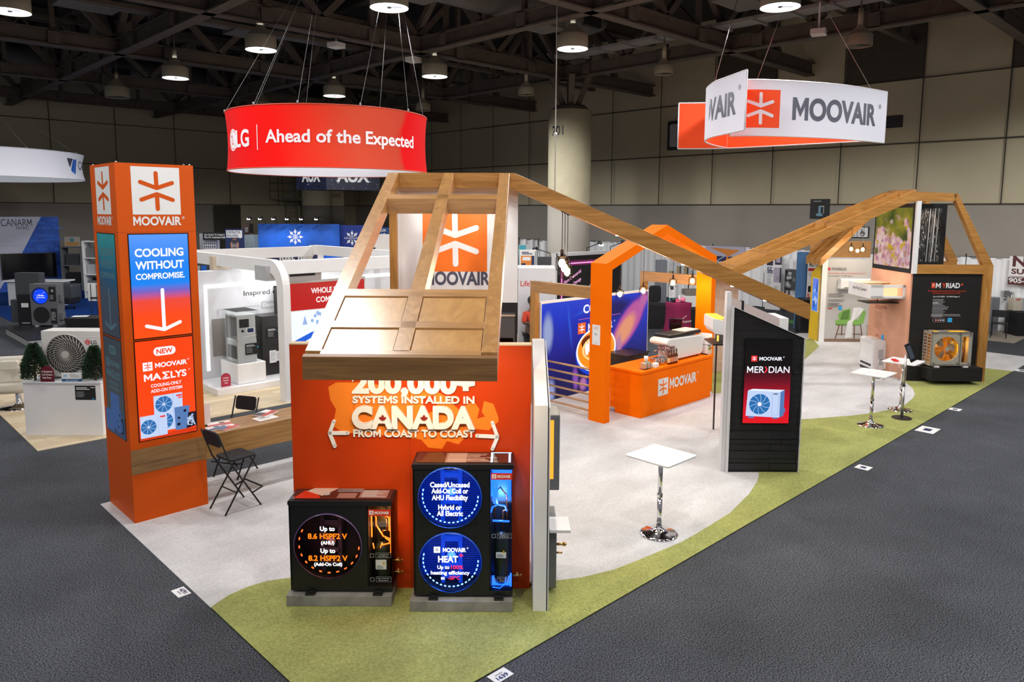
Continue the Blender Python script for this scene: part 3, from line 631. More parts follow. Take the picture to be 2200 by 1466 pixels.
# folding bar stools
def stool(label, loc, rz):
    t = thing('folding_stool', label, 'stool', loc, rz, 'black folding bar stools'); r = .011
    m = MB(); m.rbox(-.19, .19, -.17, .19, .665, .69, .05, 0, 4, 'z'); m.build('seat', BLACKM, t, .004)
    m = MB(); m.rbox(-.17, .17, -.012, .012, -.1, .1, .045); o = m.build('backrest', BLACKM, t, .004); o.location = (0, -.3, .97); o.rotation_euler = (.22, 0, 0)
    for s in (-1, 1):
        m = MB(); m.tube([(s*.2, -.33, 1.06), (s*.2, -.2, .69), (s*.2, .22, 0)], r); m.build('leg', BLACKM, t)
        m = MB(); m.tube([(s*.17, .19, .67), (s*.18, -.27, 0)], r); m.build('leg', BLACKM, t)
    m = MB(); m.tube([(-.2, .1, .2), (-.2, .25, .24), (.2, .25, .24), (.2, .1, .2)], .011); m.build('footrest', BLACKM, t)
    m = MB(); m.tube([(-.17, -.1, .25), (.17, -.1, .25)], .008); m.tube([(-.17, .18, .655), (.17, .18, .655)], .008); m.build('crossbar', BLACKM, t)
    return t
s1 = stool('black folding bar stool standing in front of the timber desk', (3.88, 9.06, .008), -PI/2+.12)
dup(s1, (4.38, 10.24, .008), PI/2+.5, 'black folding bar stool half hidden behind the desk')
# ------------------------------------------------------------------ red-orange wall with the map and raised lettering
LETTER = mat('raised_white_letters', (.8, .78, .76), .5)
t = FT('message_wall', 'red-orange display wall with raised white CANADA lettering', 'display wall', -1, 7.12)
m = MB(); m.box(-1.16, 1.19, 0, .12, 0, 2.5, 0); m.box(-1.163, 1.193, -.002, .122, 2.5, 2.512, 1); m.box(-.002, .002, -.001, 0, 0, 2.5, 2); m.build('panel', [PANEL_O, PLY, mat('panel_joint', (.3, .03, .002), .5)], t)
m = MB(); p = Pl(m, (1, 0, 0)); MAPC = mat('map_print', (.8, .2, .01), .5)
def P_(x, y): return (pw(x, y, 7.12).x+0, pw(x, y, 7.12).z)
def wallpt(l): return [(pw(x, y, 7.12).x, pw(x, y, 7.12).z) for x, y in l]
p.poly(wallpt([(705, 832), (722, 822), (790, 822), (870, 840), (930, 838), (955, 850), (985, 880), (1018, 862), (1030, 880), (1025, 900), (1062, 890), (1072, 905), (1050, 925), (1020, 922), (1000, 940), (985, 955), (960, 948), (950, 965), (920, 962), (905, 945), (860, 938), (760, 932), (730, 925), (715, 915), (722, 880), (710, 860)]), 0)
p.poly(wallpt([(1040, 862), (1060, 868), (1072, 900), (1050, 908), (1035, 885)]), 0); p.poly(wallpt([(905, 855), (935, 850), (940, 880), (915, 890)]), 1)
p.stroke(wallpt([(760, 870), (762, 932)]), .004, 1, False); p.stroke(wallpt([(820, 850), (830, 935)]), .004, 1, False); p.stroke(wallpt([(880, 845), (890, 940)]), .004, 1, False); p.stroke(wallpt([(990, 890), (1000, 935)]), .004, 1, False)
m.build('map_print', [MAPC, PANEL_O], t)
def raised(name, rows, depth, arrows=False):
    m = MB(); p = Pl(m, (1, -depth, 0), eps=0)
    for s_, yb, h, w, b in rows: p.text(s_, -.957, yb, h, 0, w=w, bold=b)
    if arrows:
        for a in (((748, 930), (709, 930)), ((1025, 936), (1069, 938))): p.stroke(wallpt(a), .035, 0)
        p.stroke(wallpt([(718, 905), (709, 930), (720, 958)]), .035, 0); p.stroke(wallpt([(1058, 908), (1069, 938), (1058, 964)]), .035, 0)
    o = m.build(name, LETTER, t, fix=False)
    s_ = o.modifiers.new('depth', 'SOLIDIFY'); s_.thickness = depth-.002; s_.offset = -1; return o
raised('lettering', [('200,000+', 2.02, .215, 1.2, .05), ('SYSTEMS INSTALLED IN', 1.925, .072, 1.19, .03), ('FROM COAST TO COAST', 1.585, .075, 1.19, .03)], .02, True)
raised('raised_lettering', [('CANADA', 1.675, .225, 1.2, .055)], .05)
m = MB(); p = Pl(m, (1, -.052, 0))
leaf = [(0, 1), (.18, .66), (.36, .74), (.28, .2), (.52, .42), (.6, .3), (.92, .36), (.8, .08), (.96, .0), (.46, -.42), (.52, -.6), (.05, -.52), (.04, -1), (-.04, -1), (-.05, -.52), (-.52, -.6), (-.46, -.42), (-.96, 0), (-.8, .08), (-.92, .36), (-.6, .3), (-.52, .42), (-.28, .2), (-.36, .74), (-.18, .66)]
for cx in (822, 911):
    c = pw(cx, 897, 7.07); p.poly([(c.x+a*.04, c.z+b*.04-.01) for a, b in leaf], 0)
m.build('maple_leaf', mat('leaf_red', (.25, .012, .008), .5), t)
# white partition seen end-on, right of the wall
t = FT('sloped_partition', 'narrow white partition end with sloping top beside the lettered wall', 'partition', .285, 6.69)
m = MB(); m.prism([(-.072, 0, 0), (-.072, 1.02, 0), (-.072, 1.02, 2.47), (-.072, 0, 2.02)], (.125, 0, 0)); m.build('panel', WHITE, t, .003)
m = MB(); m.box(.053, .063, .01, 1.0, 0, 2.0); m.build('black_edge', BLACK, t); 
m = MB(); m.prism([(.063, 0, 0), (.063, 1.02, 0), (.063, 1.02, 2.45), (.063, 0, 2.0)], (.012, 0, 0)); m.build('side_sheet', GREYW, t)
# things fixed to the right side of that partition
t = FT('wall_unit', 'grey cutaway unit with amber glow fixed behind the white partition end', 'appliance', .37, 7.35, .85)
m = MB(); m.box(0, .11, -.2, .2, .18, .95); m.build('case', MGREY, t, .01); m = MB(); m.box(-.001, .05, -.203, -.2, .3, .9); m.build('lit_strip', glow('amber_strip', 'ffa030', 1.5), t)
t = FT('wall_shelf', 'small white shelf sticking out from the white partition end', 'shelf', .37, 7.0, .75)
m = MB(); m.box(0, .2, -.22, .1, 0, .03); m.build('board', WHITE, t, .003)
t = FT('valve_unit', 'dark unit with brass valves low behind the white partition end', 'appliance', .37, 7.3, .05)
m = MB(); m.box(0, .085, -.25, .2, .0, .68); m.build('case', MGREY, t, .01)
m = MB(); m.cyl((.08, -.15, .42), (.17, -.15, .42), .014, n=8); m.ball((.17, -.15, .42), .022); m.cyl((.08, -.15, .33), (.15, -.15, .33), .01, n=8); m.build('valve', BRASS, t)
# ------------------------------------------------------------------ timber house frame (canopy, ridge, long sloping beam)
t = FT('timber_house_frame', 'timber house frame with panelled canopy above the lettered wall', 'house frame', -.7, 8.58, 0, -.02)
SL = .4275; L0, L1 = -.715, .665
def ry(y): return 4.225+SL*y            # y runs from 0 (ridge) to -3.38 (eaves)
def raft(x0, x1, y0, y1, dz, mt=0):
    mm = MB(); mm.prism([(x0, y0, ry(y0)), (x0, y1, ry(y1)), (x0, y1, ry(y1)-dz), (x0, y0, ry(y0)-dz)], (x1-x0, 0, 0)); return mm
for a, b in ((L0, L0+.115), (-.085, .035), (L1-.115, L1)): raft(a, b, 0, -3.34, .17).build('rafter', WOODY, t, .002)
for y0, y1 in ((-.6, -.715), (-2.5, -2.605), (-2.96, -3.045), (-3.325, -3.375)): raft(L0+.115, L1-.115, y0, y1, .155).build('cross_rail', WOODXC, t)
for a, b in ((L0+.115, -.085), (.035, L1-.115)):
    for y0, y1 in ((-2.605, -2.96), (-3.045, -3.325)):
        mm = MB(); mm.prism([(a+.006, y0-.006, ry(y0-.006)-.012), (a+.006, y1+.006, ry(y1+.006)-.012), (a+.006, y1+.006, ry(y1+.006)-.05), (a+.006, y0-.006, ry(y0-.006)-.05)], (b-a-.012, 0, 0)); mm.build('roof_panel', WOODP, t)
mm = MB(); mm.prism([(L0-.002, -3.375, ry(-3.375)), (L0-.002, -3.41, ry(-3.41)), (L0-.002, -3.41, 2.6), (L0-.002, -3.375, 2.6)], (L1-L0+.004, 0, 0)); mm.build('fascia', grain('timber_fascia', ['6f4e2c', '855f36', '966f42'], (.9, 10, 14), .4, 1.6), t, .002)
mm = MB(); mm.box(L0+.03, L1, 0, .12, 4.055, 4.225); mm.build('ridge_beam', WOODX, t, .002)
mm = MB(); mm.box(L0, L0+.085, .0, .085, 0, 4.06); mm.build('post', WOODZ, t)
bx = [(L1, 4.225), (L1+.06, 4.225), (L1+3.47, 2.745), (L1+3.47, 2.565), (L1+.02, 4.055), (L1, 4.055)]
mm = MB(); mm.prism([(x, 0, z) for x, z in bx], (0, .16, 0)); mm.build('side_beam', grain('timber_beam', WOODC, (1, 10, 12), .33, 1.6), t, .002)
bx2 = [(L1+.1, 4.1), (L1+3.4, 2.68), (L1+3.4, 2.6), (L1+.1, 4.02)]
mm = MB(); mm.prism([(x, .16, z+.0) for x, z in bx2], (0, .42, 0)); mm.prism([(x, .58, z) for x, z in bx[1:-1]], (0, .1, 0)); mm.build('soffit', grain('timber_soffit', ['6f4a26', '8a5f33', '9c7040'], (1, 10, 12), .4, 1.6), t)
m = MB()
for fx in (.36, .6, .78, .9):
    x = L1+.1+3.3*fx; z = 4.02-1.42*fx; m.cyl((x, .36, z-.003), (x, .36, z+.01), .03, n=14)
m.build('downlight', DOWN, t)
for fx in (.5, .78): 
    x = L1+.1+3.3*fx; z = 4.02-1.42*fx; light('SPOT', 'beam_light', (x, .36, z-.03), 45*SPOT_W, (1, .82, .62), .04, (x, .36, 0), 100, .8, t)
for x in (-.45, .0, .45): light('SPOT', 'eaves_light', (x-.02, -2.6, 2.7), 60*SPOT_W, (1, .78, .5), .05, (x*1.25, -1.46, 1.75), 95, .9, t)
# white sign wall under the ridge
t = FT('sign_wall', 'tall white sign wall under the ridge with orange star logo', 'sign wall', -.65, 8.75)
m = MB(); m.box(-.715, .715, 0, .1, 2.72, 4.055); m.build('panel', WHITE, t)
m = MB(); m.box(-.715, .715, 0, .1, 0, 2.72); m.build('lower_panel', BLACKM, t)
m = MB(); m.box(.38, .685, -.03, -.005, .9, 2.6); m.box(.4, .665, -.034, -.03, .94, 2.3, 1); m.box(.37, .69, -.04, -.005, 2.56, 2.58, 2); m.build('display_case', [DGREY, SMOKE, STEEL], t)
m = MB(); p = Pl(m, (0, -.001, 0)); p.rect(-.4, .355, 3.085, 3.83, 0); p.star(-.4, 3.085, .755, 1); m.build('logo', [mat('logo_orange', (.86, .17, .01), .5), WHITE], t)
m = MB(); p = Pl(m, (0, -.001, 0)); p.text('MOOVAIR', 0, 2.925, .16, 0, w=.78, bold=.035); p.text('®', .43, 3.04, .04, 0); m.build('lettering', SLATE, t)
for x in (-.4, .35): light('SPOT', 'sign_light', (x, -.75, 3.98), 26*SPOT_W, (1, .93, .85), .05, (x*.6, 0, 3.3), 90, .8, t)
# ------------------------------------------------------------------ cutaway heat pumps in front of the lettered wall
FROST_P = clear('tinted_fan_cover', (.75, .68, .85), .2); FROST_B = clear('blue_fan_cover', (.6, .75, 1), .15)
FINS_D = grain('coil_fins_dark', ['060405', '0e0808', '1a0e0c'], (.2, 1, 90), .4, 1.0, 0); FINS_B = glow('blue_lit_fins', '0428a8', .35)
FRAME_B = glow('blue_lit_frame', '0a4ad8', .8); FRAME_P = mat('motor_bracket', (.05, .03, .05), .4)
LED_B = glow('led_blue_white', '9ac4ff', 3.2); LED_O = glow('led_amber', 'ff5c20', 4); NEON_O = glow('amber_tube', 'ff6a1c', 3.2); NEON_B = glow('blue_tube', '1a58ff', 3.2)
TXTW = glow('lit_text_white', 'ffffff', 1.6); TXTO = glow('lit_text_amber', 'ff7c10', 1.4); TXTR = glow('lit_text_red', 'ff2a50', 1.3)
COMPR = mat('compressor_green_black', (.012, .018, .012), .3); LBLRED = mat('label_red', (.62, .035, .01), .4); HALFW = mat('engraved_line', (.45, .45, .45), .6)
def heat_pump(name, label, u, w, W, H, D, split, fans, blue, group=None):
    t = FT(name, label, 'heat pump', u, w, .14); f = -D      # local: x 0..W, y 0 front .. D back, z 0..H
    m = MB()
    m.box(0, W, .0, D, 0, .05); m.box(0, W, 0, D, H-.055, H-.03); m.box(0, .02, 0, D, .05, H-.05)
    # front sheet with round openings
    nseg = 48; xs = split
    def plate(cx, cz, r, x0, x1, z0, z1):
        pts = []
        for i in range(nseg):
            a = 2*PI*i/nseg; c, s_ = math.cos(a), math.sin(a)
            k = min((x1-cx)/c if c > 1e-6 else ((x0-cx)/c if c < -1e-6 else 9), (z1-cz)/s_ if s_ > 1e-6 else ((z0-cz)/s_ if s_ < -1e-6 else 9))
            pts.append(((cx+r*c, 0, cz+r*s_), (cx+k*c, 0, cz+k*s_)))
        for i in range(nseg):
            a, b = pts[i], pts[(i+1) % nseg]; m.face([a[0], a[1], b[1], b[0]])
            m.face([a[0], b[0], (b[0][0], .05, b[0][2]), (a[0][0], .05, a[0][2])])
            q = (a[1], b[1])
            if abs(q[0][0]-q[1][0]) > 1e-6 and abs(q[0][2]-q[1][2]) > 1e-6:
                cx_ = x1 if max(q[0][0], q[1][0]) > x1-1e-6 else x0; cz_ = z1 if max(q[0][2], q[1][2]) > z1-1e-6 else z0
                m.face([q[0], (cx_, 0, cz_), q[1]])
    fz = sorted(fans, key=lambda q: q[1]); zs = [.05]+[(fz[i][1]+fz[i+1][1])/2 for i in range(len(fz)-1)]+[H-.05]
    for (cx, cz, r), z0, z1 in zip(fz, zs, zs[1:]): plate(cx, cz, r, .0, xs, z0, z1)
    m.build('case', CHARC, t)
    mm = MB(); mm.rbox(-.008, W+.008, -.012, D+.01, H-.07, H-.015, .02, 0, 4, 'y'); mm.build('top_rim', CHARC, t, .006)
    mm = MB(); p = Pl(mm, (0, 0, H-.012), (1, 0, 0), (0, 1, 0)); p.rect(.02, W-.02, .02, D-.02, 0)
    if not blue:
        p.poly([(.04, .04), (.3, .04), (.22, .2), (.1, .24)], 1); p.poly([(.12, .22), (.3, .1), (.42, .3), (.2, .33)], 2); p.circ(.33, .15, .035, 3)
        p.lines(.42, .27, .3, 3, .03, .012, 3, 5); p.rect(.45, .63, .04, .17, 4); p.rect(.66, .93, .05, .25, 4); p.lines(.68, .22, .23, 7, .025, .012, 3, 8)
    else:
        p.rect(.3, .5, .02, .3, 4); p.lines(.32, .26, .5, 7, .035, .012, 2, 9); p.rect(.52, .68, .1, .14, 4)
        p.rect(.73, .75, .03, .3, 5); p.rect(.73, .93, .3, .315, 5); p.rect(.9, .92, .03, .3, 5)
    mm.build('top_plate', [mat('top_glass_dark', (.06, .022, .016), .12), LBLRED, mat('print_cream', (.6, .45, .36), .4), HALFW, mat('print_brown', (.3, .16, .13), .25), LED_B], t)
    # fan openings: coil, bracket, printed cover, light ring
    mm = MB(); mm.box(.03, xs-.01, D-.06, D-.03, .06, H-.06); mm.build('coil', FINS_B if blue else FINS_D, t)
    if blue:
        mm = MB()
        for k in range(int((H-.2)/.022)): mm.box(.04, xs-.02, D-.063, D-.06, .08+k*.022, .084+k*.022)
        o_ = mm.build('coil_fins', glow('blue_fin_edges', '0a3cd0', .7), t)
    for i, (cx, cz, r) in enumerate(fans):
        mm = MB()
        for x in (cx-.085, cx+.085): mm.box(x-.018, x+.018, D*.45, D*.45+.03, cz-r, cz+r)
        for z in (cz-r*.72, cz+r*.55, cz-.1): mm.box(cx-.085, cx+.085, D*.45, D*.45+.03, z-.025, z+.025)
        mm.cyl((cx, D*.35, cz), (cx, D*.6, cz), .05, n=16)
        mm.build('fan_bracket', FRAME_B if blue else FRAME_P, t)
        mm = MB(); mm.lathe([(r, 0), (r+.006, .012), (r-.004, .02)], (0, 0, 0), 48); mm.lathe([(.0001, .006), (r, .006)], (0, 0, 0), 48, 1)
        o_ = mm.build('fan_cover', [mat('cover_edge_blue', (.02, .1, .6), .2) if blue else mat('cover_edge_violet', (.12, .08, .2), .2), FROST_B if blue else FROST_P], t); o_.location = (cx, 0, cz); o_.rotation_euler = (PI/2, 0, 0)
        mm = MB(); n = 44 if blue else 26
        for k in range(n):
            a = math.radians(150+k*(216/n)) if not blue else math.radians(165+k*(200/n)); a2 = a+math.radians(216/n*(.38 if not blue else .55))
            if k % 2 == 0:
                mm.tube([(cx+(r-.035)*math.cos(a+(a2-a)*j/3*1.6), .035, cz+(r-.035)*math.sin(a+(a2-a)*j/3*1.6)) for j in range(4)], .0065, 6)
        sub_part(mm.build('led_ring', LED_B if blue else LED_O, t), o_)
        mm = MB(); p = Pl(mm, (cx, -.014, cz))
        if not blue:
            for s_, y, h, c in (('Up to', .155, .045, 0), ('8.6 HSPF2 V', .075, .055, 1), ('(AHU)', .02, .035, 0), ('Up to', -.065, .045, 0), ('8.2 HSPF2 V', -.145, .055, 1), ('(Add-On Coil)', -.195, .034, 0)):
                p.text(s_, .0, y, h, c, bold=.03)
        elif i == 0:
            for s_, y, h, wd_ in (('Cased/Uncased', .105, .05, .37), ('Add-On Coil or', .045, .05, .345), ('AHU Flexibility', -.02, .05, .34), ('Hybrid or', -.115, .05, .22), ('All Electric', -.175, .05, .245)):
                p.text(s_, -.0, y, h, 0, w=wd_, bold=.03)
        else:
            p.rect(-.155, -.095, .1, .16, 0); p.star(-.155, .1, .06, 3); p.text('MOOVAIR', .04, .108, .042, 0, w=.22, bold=.035); p.text('®', .165, .14, .015, 0)
            p.text('HEAT', -.02, .005, .065, 0, w=.19, bold=.035); p.text('+', .105, .05, .05, 2, bold=.04)
            p.text('Up to', -.065, -.06, .037, 0, w=.115, bold=.025); p.text('100%', .065, -.06, .037, 2, w=.115, bold=.02); p.text('heating efficiency', 0, -.115, .037, 0, w=.37, bold=.025)
            p.text('at', -.07, -.165, .035, 0, bold=.025); p.text('-20°C', .035, -.165, .035, 2, w=.115, bold=.02)
        sub_part(mm.build('lit_text', [TXTW, TXTO, TXTR, NAVY], t), o_)
        if blue:
            mm = MB()
            for a in (45, 135, 225, 315):
                a = math.radians(a); mm.beam((cx+(r-.005)*math.cos(a), -.006, cz+(r-.005)*math.sin(a)), (cx+(r+.045)*math.cos(a), -.006, cz+(r+.045)*math.sin(a)), .035, .008, 0, (0, 1, 0))
            sub_part(mm.build('clip', CHARC, t), o_)
        light('POINT', 'fan_glow', (cx, D*.25, cz), 5 if blue else .7, (.15, .35, 1) if blue else (1, .4, .2), .05, parent=t)
    # clear service compartment with pipes and compressor
    mm = MB(); mm.box(xs, W-.004, .004, .008, .05, H-.06); mm.box(W-.008, W-.004, .008, D-.01, .05, H-.06); mm.build('clear_cover', ACRYL, t)
    mm = MB(); mm.box(xs, xs+.012, .02, D-.02, .05, H-.06); mm.box(xs, W-.01, D-.02, D-.008, .05, H-.06); mm.build('inner_wall', BLACK, t)
    c0 = xs+.015; cw = W-xs; xm = xs+cw*.5
    mm = MB(); p = Pl(mm, (xs, .003, 0)); zt = H-.17 if not blue else H-.17
    p.rect(.015, cw-.01, zt, zt+.065, 0); p.rect(.025, .065, zt+.012, zt+.052, 1); p.star(.025, zt+.012, .04, 0); p.text('MOOVAIR', .075, zt+.018, .028, 1, w=cw-.1, al='L', bold=.03)
    mm.build('brand_label', [LBLRED, PAPER], t)
    mm = MB(); p = Pl(mm, (xs, .002, 0))
    for z, s1, s2 in ((H*.71, 'Advanced Inverter', 'Technology'), (H*.37 if not blue else H*.44, '+ Superior', 'Energy Efficiency'), (.1 if not blue else H*.11, 'Vapor Injection', 'Compressor')):
        x0 = cw*.34; p.stroke([(x0, z-.005), (cw-.015, z-.005), (cw-.015, z+.045), (x0, z+.045), (x0, z-.005)], .002, 0); p.text(s1, x0+.008, z+.024, .012, 0, w=cw*.5, al='L', bold=.02); p.text(s2, x0+.02, z+.004, .012, 0, w=cw*.42, al='L', bold=.02)
        p.stroke([(cw*.12, z), (cw*.26, z), (cw*.26, z+.035), (cw*.12, z+.035), (cw*.12, z)], .003, 0)
    mm.build('engraved_labels', HALFW, t)
    mm = MB(); rr = cw*.3; zc = H*.46 if not blue else H*.42; mm.lathe([(.001, .05), (rr*.8, .05), (rr, .09), (rr, zc-.05), (rr*.75, zc), (.02, zc+.02)], (xm, D*.5, 0), 20); mm.build('compressor', COMPR, t)
    mm = MB(); p = Pl(mm, (xm-rr*.75, D*.5-rr-.004, .0)); zl = H*.2 if not blue else H*.25; p.rect(0, rr*1.45, zl, zl+.1 if not blue else zl+.06, 0); p.poly([(rr*.9, zl+.05), (rr*1.3, zl+.05), (rr*1.1, zl+.085)], 1); p.lines(.01, zl+.035, rr, 3, .012, .004, 2)
    mm.build('warning_label', [PAPER, mat('hazard_yellow', (.8, .5, .01), .5), INK], t)
    mm = MB(); y_ = D*.3
    if not blue:
        mm.tube([(xs+.03, y_, H*.55), (xs+.03, y_, H*.78), (xs+.06, y_, H*.8), (xs+.075, y_, H*.76), (xs+.075, y_, H*.68), (xs+.14, y_, H*.56), (xs+.2, y_, H*.53), (xs+.2, y_, H*.48), (xs+.12, y_, H*.46), (xs+.11, y_, H*.42)], .007)
        mm.tube([(xs+.15, y_, H*.79), (xs+.2, y_, H*.76), (xs+.2, y_, H*.62)], .007); mm.tube([(xs+.16, y_, H*.54), (xs+.21, y_, H*.5)], .006)
        mm.tube([(W-.02, .03, H*.4), (W-.02, .03, H*.85)], .003); mm.tube([(xs+.04, y_, H*.48), (xs+.05, y_, H*.42)], .006)
    else:
        mm.tube([(xs+.015, .03, H*.62), (xs+.03, .03, H*.66), (xs+.08, .03, H*.68), (xs+.15, .03, H*.67), (xs+.165, .03, H*.63)], .008); mm.tube([(xs+.03, .04, H*.555), (xs+.19, .04, H*.55)], .01)
        mm.tube([(xs+.02, .03, H*.74), (xs+.02, .03, H*.9)], .01); mm.tube([(xs+.06, .06, H*.68), (xs+.05, .06, H*.84)], .026); mm.tube([(W-.02, .03, .08), (W-.02, .03, H*.16)], .009); mm.tube([(W-.02, .03, H*.87), (W-.02, .03, H-.09), (W-.02, D-.05, H-.09)], .009); mm.box(xs+.02, W-.02, .1, D-.06, .052, .06); mm.box(xs+.02, W-.02, D-.03, D-.022, H*.62, H-.09); mm.tube([(xs+.02, .03, H-.085), (W-.03, .03, H-.085)], .006); mm.tube([(xs+.03, .03, .07), (xs+.1, .03, .06), (xs+.15, .03, .1), (xs+.16, .03, H*.13)], .005)
    mm.build('glowing_pipe', NEON_B if blue else NEON_O, t)
    mm = MB(); mm.tube([(xs+.05, y_+.1, H*.42), (xs+.05, y_+.1, H*.72), (xs+.1, y_+.1, H*.76), (xs+.16, y_+.1, H*.7), (xs+.16, y_+.1, H*.5)], .009); mm.tube([(xs+.12, y_+.05, H*.45), (xs+.13, y_+.05, H*.6), (xs+.18, y_+.05, H*.6)], .008); mm.build('copper_pipe', COPPER, t)
    light('POINT', 'pipe_glow', (xm, .06, H*.62), 9 if blue else 4, (.12, .3, 1) if blue else (1, .45, .12), .03, parent=t)
    for z in ((.26, .14) if not blue else (.14,)):
        mm = MB(); mm.cyl((W-.005, D*.4, z), (W+.075, D*.4, z), .01, n=10); mm.cyl((W+.04, D*.4, z-.02), (W+.04, D*.4, z+.03), .008, n=8); mm.cyl((W+.075, D*.4, z), (W+.085, D*.4, z), .018, n=8); mm.build('valve', BRASS, t)
    for x in (W*.2, W*.86):
        mm = MB(); mm.box(x-.045, x+.045, -.055, D+.03, -.025, .0); mm.box(x-.045, x+.045, -.058, -.05, -.055, .0); mm.cyl((x, -.03, 0), (x, -.03, .012), .012, n=8); mm.build('mounting_foot', BLACK, t)
    return t
def pad(u, w, W, D, label):
    m = MB(); m.box(0, W, 0, D, 0, .105); solo(m, 'concrete_pad', label, 'plinth', CONC, UW(u, w, .013), FR, 'concrete pads under the cutaway heat pumps', .004)
pad(-2.155, 6.76, 1.01, .35, 'grey concrete slab under the smaller cutaway heat pump'); pad(-.957, 6.67, .975, .44, 'grey concrete slab under the taller blue-lit heat pump')
heat_pump('heat_pump', 'black single-fan cutaway heat pump glowing amber inside', -2.125, 6.82, .985, .925, .285, .745, [(.37, .455, .325)], False)
heat_pump('heat_pump', 'tall black two-fan cutaway heat pump glowing blue inside', -.925, 6.74, .945, 1.32, .34, .72, [(.35, .975, .298), (.35, .335, .298)], True)
# ------------------------------------------------------------------ adjustable white bar tables
def bar_table(label, loc, rz, h=.96, s=.3):
    t = thing('bar_table', label, 'table', loc, rz, 'white square bar tables')
    m = MB(); m.rbox(-s, s, -s, s, h-.02, h, .035, 0, 5, 'z'); m.build('tabletop', WHITE, t, .004)
    m = MB(); p = Pl(m, (0, 0, h), (1, 0, 0), (0, 1, 0)); p.lines(-.08, -.06, .16, 2, .02, .008, 0, 3); p.lines(-.06, .06, .12, 2, .018, .006, 1, 4); m.build('table_print', [mat('print_pale_red', (.75, .45, .42), .5), LGREY], t)
    m = MB(); m.cyl((0, 0, .04), (0, 0, h*.5), .031, n=20); m.lathe([(.034, h*.5-.03), (.036, h*.5)], n=20); m.cyl((0, 0, h*.5), (0, 0, h-.02), .027, n=20); m.build('column', CHROME, t)
    m = MB(); m.lathe([(.225, 0), (.225, .006), (.2, .016), (.12, .03), (.06, .055), (.04, .085), (.032, .11)], n=40); m.build('base', CHROME, t)
    m = MB(); m.tube([(.02, 0, h-.1), (.1, -.06, h-.11), (.17, -.1, h-.1)], .006); m.build('height_lever', BLACK, t)
    return t
t1 = bar_table('white square bar table on chrome stem nearest the camera', (7.131, 4.83, .013), 0)
p_ = fl(1870, 915); dup(t1, (p_.x, p_.y, .013), 0, 'white square bar table beside the tablet stand, standing on the green carpet')
p_ = fl(1934, 882); dup(t1, (p_.x, p_.y, .013), 0, 'white square bar table with red leaflets in front of the black siding wall')
p_ = fl(1934, 882); p_ = Vector((p_.x-.12, p_.y+.1, 0))
m = MB(); m.box(-.1, .1, -.05, .05, 0, .006); m.box(.02, .17, -.02, .07, .006, .012, 0); solo(m, 'leaflet_stack', 'red leaflets lying on the bar table by the black wall', 'leaflets', RED, (p_.x, p_.y, .975), .4)
p_ = fl(1937, 900)
t = thing('tablet_stand', 'slim floor stand holding a tilted black tablet', 'tablet stand', (p_.x, p_.y, .013), FR)
m = MB(); m.cyl((0, 0, 0), (0, 0, .012), .17, n=32); m.build('base', BLACK, t)
m = MB(); m.cyl((0, 0, .01), (0, 0, .62), .024, n=16); m.cyl((0, 0, .62), (0, 0, 1.2), .02, n=16); m.build('pole', STEEL, t)
m = MB(); m.cyl((0, 0, .6), (0, 0, .63), .026, n=16); m.build('collar', BLACK, t)
m = MB(); m.box(-.055, .055, -.012, .012, -.19, .19); m.box(-.04, .04, -.014, -.012, -.13, .15, 1); o = m.build('tablet', [BLACK, glow('tablet_screen', '4c5460', .6)], t); o.location = (.06, -.03, 1.24); o.rotation_euler = (.15, -.48, 0)
# ------------------------------------------------------------------ black sided wall with the upright screen
t = FT('screen_wall', 'black sided wall with sloping top and tall MERIDIAN screen', 'display wall', 3.68, 10.55)
m = MB(); m.prism([(-.51, 0, 0), (.515, 0, 0), (.515, 0, 2.0), (-.51, 0, 2.45)], (0, .16, 0), 0); m.build('siding', SIDING, t)
rr_ = random.Random(3); m = MB(); z = .05
while z < 1.95:
    h = rr_.choice((.07, .1, .1, .12)); x = -.5
    while x < .5:
        L = min(rr_.choice((.25, .38, .6)), .51-x); d = rr_.uniform(.006, .024)
        if not (x+L > -.36 and x < .37 and z+h > .72 and z < 2.02): m.box(x, x+L-.004, -d, 0, z, z+h-.008)
        x += L
    z += h
m.build('board_course', grain('charred_board', ['0c0c10', '15151a', '1f1f26'], (1, 4, 14), .55, 1.6), t)
m = MB(); m.prism([(-.535, -.03, 0), (-.51, -.03, 0), (-.51, -.03, 2.452), (-.535, -.03, 2.465)], (0, .22, 0)); m.prism([(-.51, -.03, 2.45), (.52, -.03, 2.0), (.52, -.03, 2.008), (-.51, -.03, 2.458)], (0, .22, 0)); m.box(.515, .524, -.03, .19, 0, 2.004); m.box(-.6, -.538, .04, .16, 0, 2.66); m.build('white_edge', GREYW, t)
S3 = ramp_mat('screen_black_to_red', [(0, 'e81420'), (.18, 'd80c28'), (.5, '70061e'), (.66, '0a0204'), (1, '020202')], 2, .75, 1.985, 1.0)
m = MB(); p = Pl(m, (0, -.03, 0)); m.box(-.335, .345, -.028, -.0, .745, 1.99, 0); p.rect(-.328, .338, .755, 1.98, 1)
p.rect(-.24, -.155, 1.665, 1.75, 2); p.star(-.24, 1.665, .085, 3); p.text('MOOVAIR', .04, 1.68, .053, 3, w=.33, bold=.035); p.text('®', .225, 1.72, .02, 3)
p.text('MER', -.17, 1.5, .095, 3, w=.25, bold=.012); p.stroke([(-.035, 1.503), (-.01, 1.548), (-.035, 1.593)], .018, 4, False); p.text('DIAN', .165, 1.5, .095, 3, w=.3, bold=.012)
p.poly([(-.29, .865), (.2, .84), (.2, 1.22), (-.27, 1.24)], 5); p.poly([(.2, .84), (.26, .87), (.26, 1.25), (.2, 1.22)], 7); p.poly([(-.27, 1.24), (.2, 1.22), (.26, 1.25), (-.2, 1.265)], 9)
p.circ(-.095, 1.04, .155, 6)
